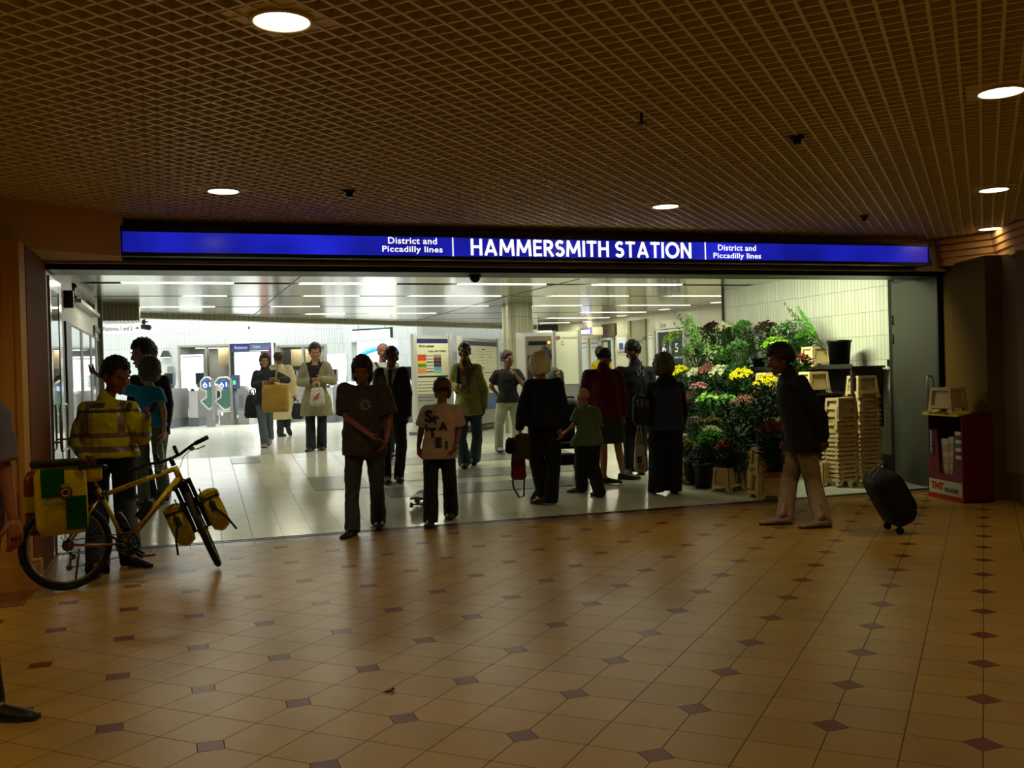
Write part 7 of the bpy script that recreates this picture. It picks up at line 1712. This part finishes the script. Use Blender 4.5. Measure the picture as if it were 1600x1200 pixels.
b = MB(); b.bb(-w * .3, w * .1, -.07, -.066, -h * .26, -h * .10); b.build('blue_print', mat('blue_print', '#1c3c78', .5), root); b = MB(); b.bb(-w * .2, w * .25, -.068, -.064, -h * .42, -h * .3); b.build('orange_print', mat('orange_print', '#a05a34', .5), root)
soft_bag('handbag', 'black leather handbag on the left arm of the waistcoat woman', 988, 618, 1018, 664, ho['Z'] - .08, mat('black_leather', '#0a0a0a', .3), .16, taper=.15, handles=.22, bulge=.03)
root, w, h = soft_bag('red_bag', 'red handbag held upside down by the white-haired woman, its strap dangling', 798, 706, 822, 750, wl['Z'] - .02, mat('red_leather', '#6a0a06', .35), .08, yaw=0, taper=.15, bulge=.01)
b = MB(); b.tube([(-w * .42, 0, -h * .48), (-w * .36, 0, -h * .75), (0, 0, -h * 1.12), (w * .3, 0, -h * 1.08), (w * .36, 0, -h * .5)], .012, 6); b.build('strap', mat('tan_strap', '#5a4424', .7), root)
soft_bag('folded_coat', 'khaki coat folded over the hand of the white-haired woman', 804, 678, 828, 717, wl['Z'] - .10, mat('khaki_cloth', '#3c3420', .9), .16, bulge=.02, wr=.02, cat='coat')
soft_bag('fur_hat', 'dark furry hat held with the folded khaki coat', 791, 685, 808, 708, wl['Z'] - .10, mat('dark_fur', '#14100e', 1.), .12, bulge=.03, wr=.02, cat='hat')
root, w, h = soft_bag('rucksack', 'dark rucksack with a gold pattern on the back of the woman at the ticket machine', 864, 578, 880, 608, tk['Z'] - .24, mat('black_nylon', '#08080a', .7), .16, bulge=.03)
rnd = random.Random(2); b = MB()
for k in range(16): x, z = rnd.uniform(-.3, .1) * w, rnd.uniform(-.4, .4) * h; b.ell((x, -.10, z), (.012, .006, .02), 0, 6, 4)
b.build('gold_pattern', mat('gold_foil', '#b8a050', .3, .6), root)
# skateboard rolling behind the boy in the cap
p = FL(657, 789); root = empty('skateboard', (p.x, p.y, p.z + .0), radians(70), 'small skateboard end peeking out behind the boy in the cap', 'skateboard')
b = MB(); b.rings([[(-.36 + .72 * t, .09 * s_ * sqrt(max(0, 1 - (2 * t - 1) ** 8)) , .095 + .25 * max(0, abs(t - .5) - .36) + dz) for s_ in (-1, 1)] + [(-.36 + .72 * t, .09 * s_ * sqrt(max(0, 1 - (2 * t - 1) ** 8)), .105 + .25 * max(0, abs(t - .5) - .36)) for s_ in (1, -1)] for t, dz in [(i / 12, 0) for i in range(13)]], 0, False, True); b.build('deck', mat('deck_wood', '#5a3a22', .5), root)
for x in (-.22, .22):
    b = MB(); b.cyl((x, -.07, .035), (x, .07, .035), .008, .008, 8); b.bb(x - .02, x + .02, -.02, .02, .035, .098); tr_ = b.build('truck', M_chr, root)
    for y in (-.075, .075):
        b = MB(); b.cyl((x, y - .017, .03), (x, y + .017, .03), .028, .028, 14); b.build('wheel', mat('cream_wheel', '#8a6a44', .5), tr_)
# pushchair
p = FL(890, 752); root = empty('pushchair', (p.x + .1, p.y + .35, floor_z(p.y + .35)), YAWC + radians(10), 'black folding pushchair in front of the person in the red jacket', 'pushchair')
zb_ = root.location.z
sl = lambda x, y, z: Vector((x, y, z + (floor_z(root.location.y + y) - zb_)))
for x, y in ((-.2, -.3), (.2, -.3), (-.2, .3), (.2, .3)):
    q = sl(x, y, .095); b = MB(); b.torus(q, .075, .02, (1, 0, 0), 24, 8); w_ = b.build('wheel', M_rub, root); b = MB(); b.cyl(q - Vector((.02, 0, 0)), q + Vector((.02, 0, 0)), .03, .03, 12); b.build('hub', mat('grey_plastic', '#5c5a58', .5), w_)
for s_ in (-1, 1):
    b = MB(); b.tube([sl(s_ * .2, -.3, .1), (s_ * .21, 0, .45), (s_ * .22, .38, 1.02)], .012, 8); b.tube([sl(s_ * .2, .3, .1), (s_ * .21, .02, .42), (s_ * .2, -.2, .60)], .012, 8); b.build('frame', mat('grey_tube', '#8a8480', .3, .6), root)
b = MB(); b.tube([(-.22, .38, 1.02), (-.23, .44, 1.05), (.23, .44, 1.05), (.22, .38, 1.02)], .016, 8); b.build('handle', M_bk, root)
b = rbox(-.18, .18, -.22, .12, .38, .46, .03, .0, 5); b.build('seat', M_bag, root); b = rbox(-.18, .18, -.03, .05, .42, .95, .03, .01, 6); b.xf(Matrix.Translation((0, .08, 0)) @ Matrix.Rotation(-.25, 4, 'X')); b.build('backrest', M_bag, root)
b = MB(); n = 14; b.rings([[(s_ * .19 * 1, .12 + .30 * cos(pi * j / n) * k, .78 + .26 * sin(pi * j / n) * k) for j in range(n + 1)] for s_, k in ((-1, .92), (-.6, 1), (.6, 1), (1, .92))], 0, True, False); cv = b.build('hood', M_bag, root)
cv.modifiers.new('s', 'SOLIDIFY').thickness = .01
b = rbox(-.16, .16, -.2, .2, .16, .30, .04, .01, 5); b.build('basket', mat('dark_mesh_basket', '#16120e', .8), root)
p = GZ(607, 1081); b = MB(); b.add([(-.035, 0, .004), (0, -.012, .012), (.03, .004, .02), (.035, .015, .004), (0, .015, .006)], [(0, 1, 2, 3, 4)]); b.add([(-.035, 0, .002), (0, -.012, .002), (.035, .015, .002), (0, .015, .002)], [(0, 1, 2, 3)])
b.build('leaf_scrap', mat('dark_scrap', '#120c08', .8), None, 'small dark curled scrap lying alone on the cream tiles in front', 'litter', loc=(p.x, p.y, .0))
bpy.data.scenes.remove(WORK)
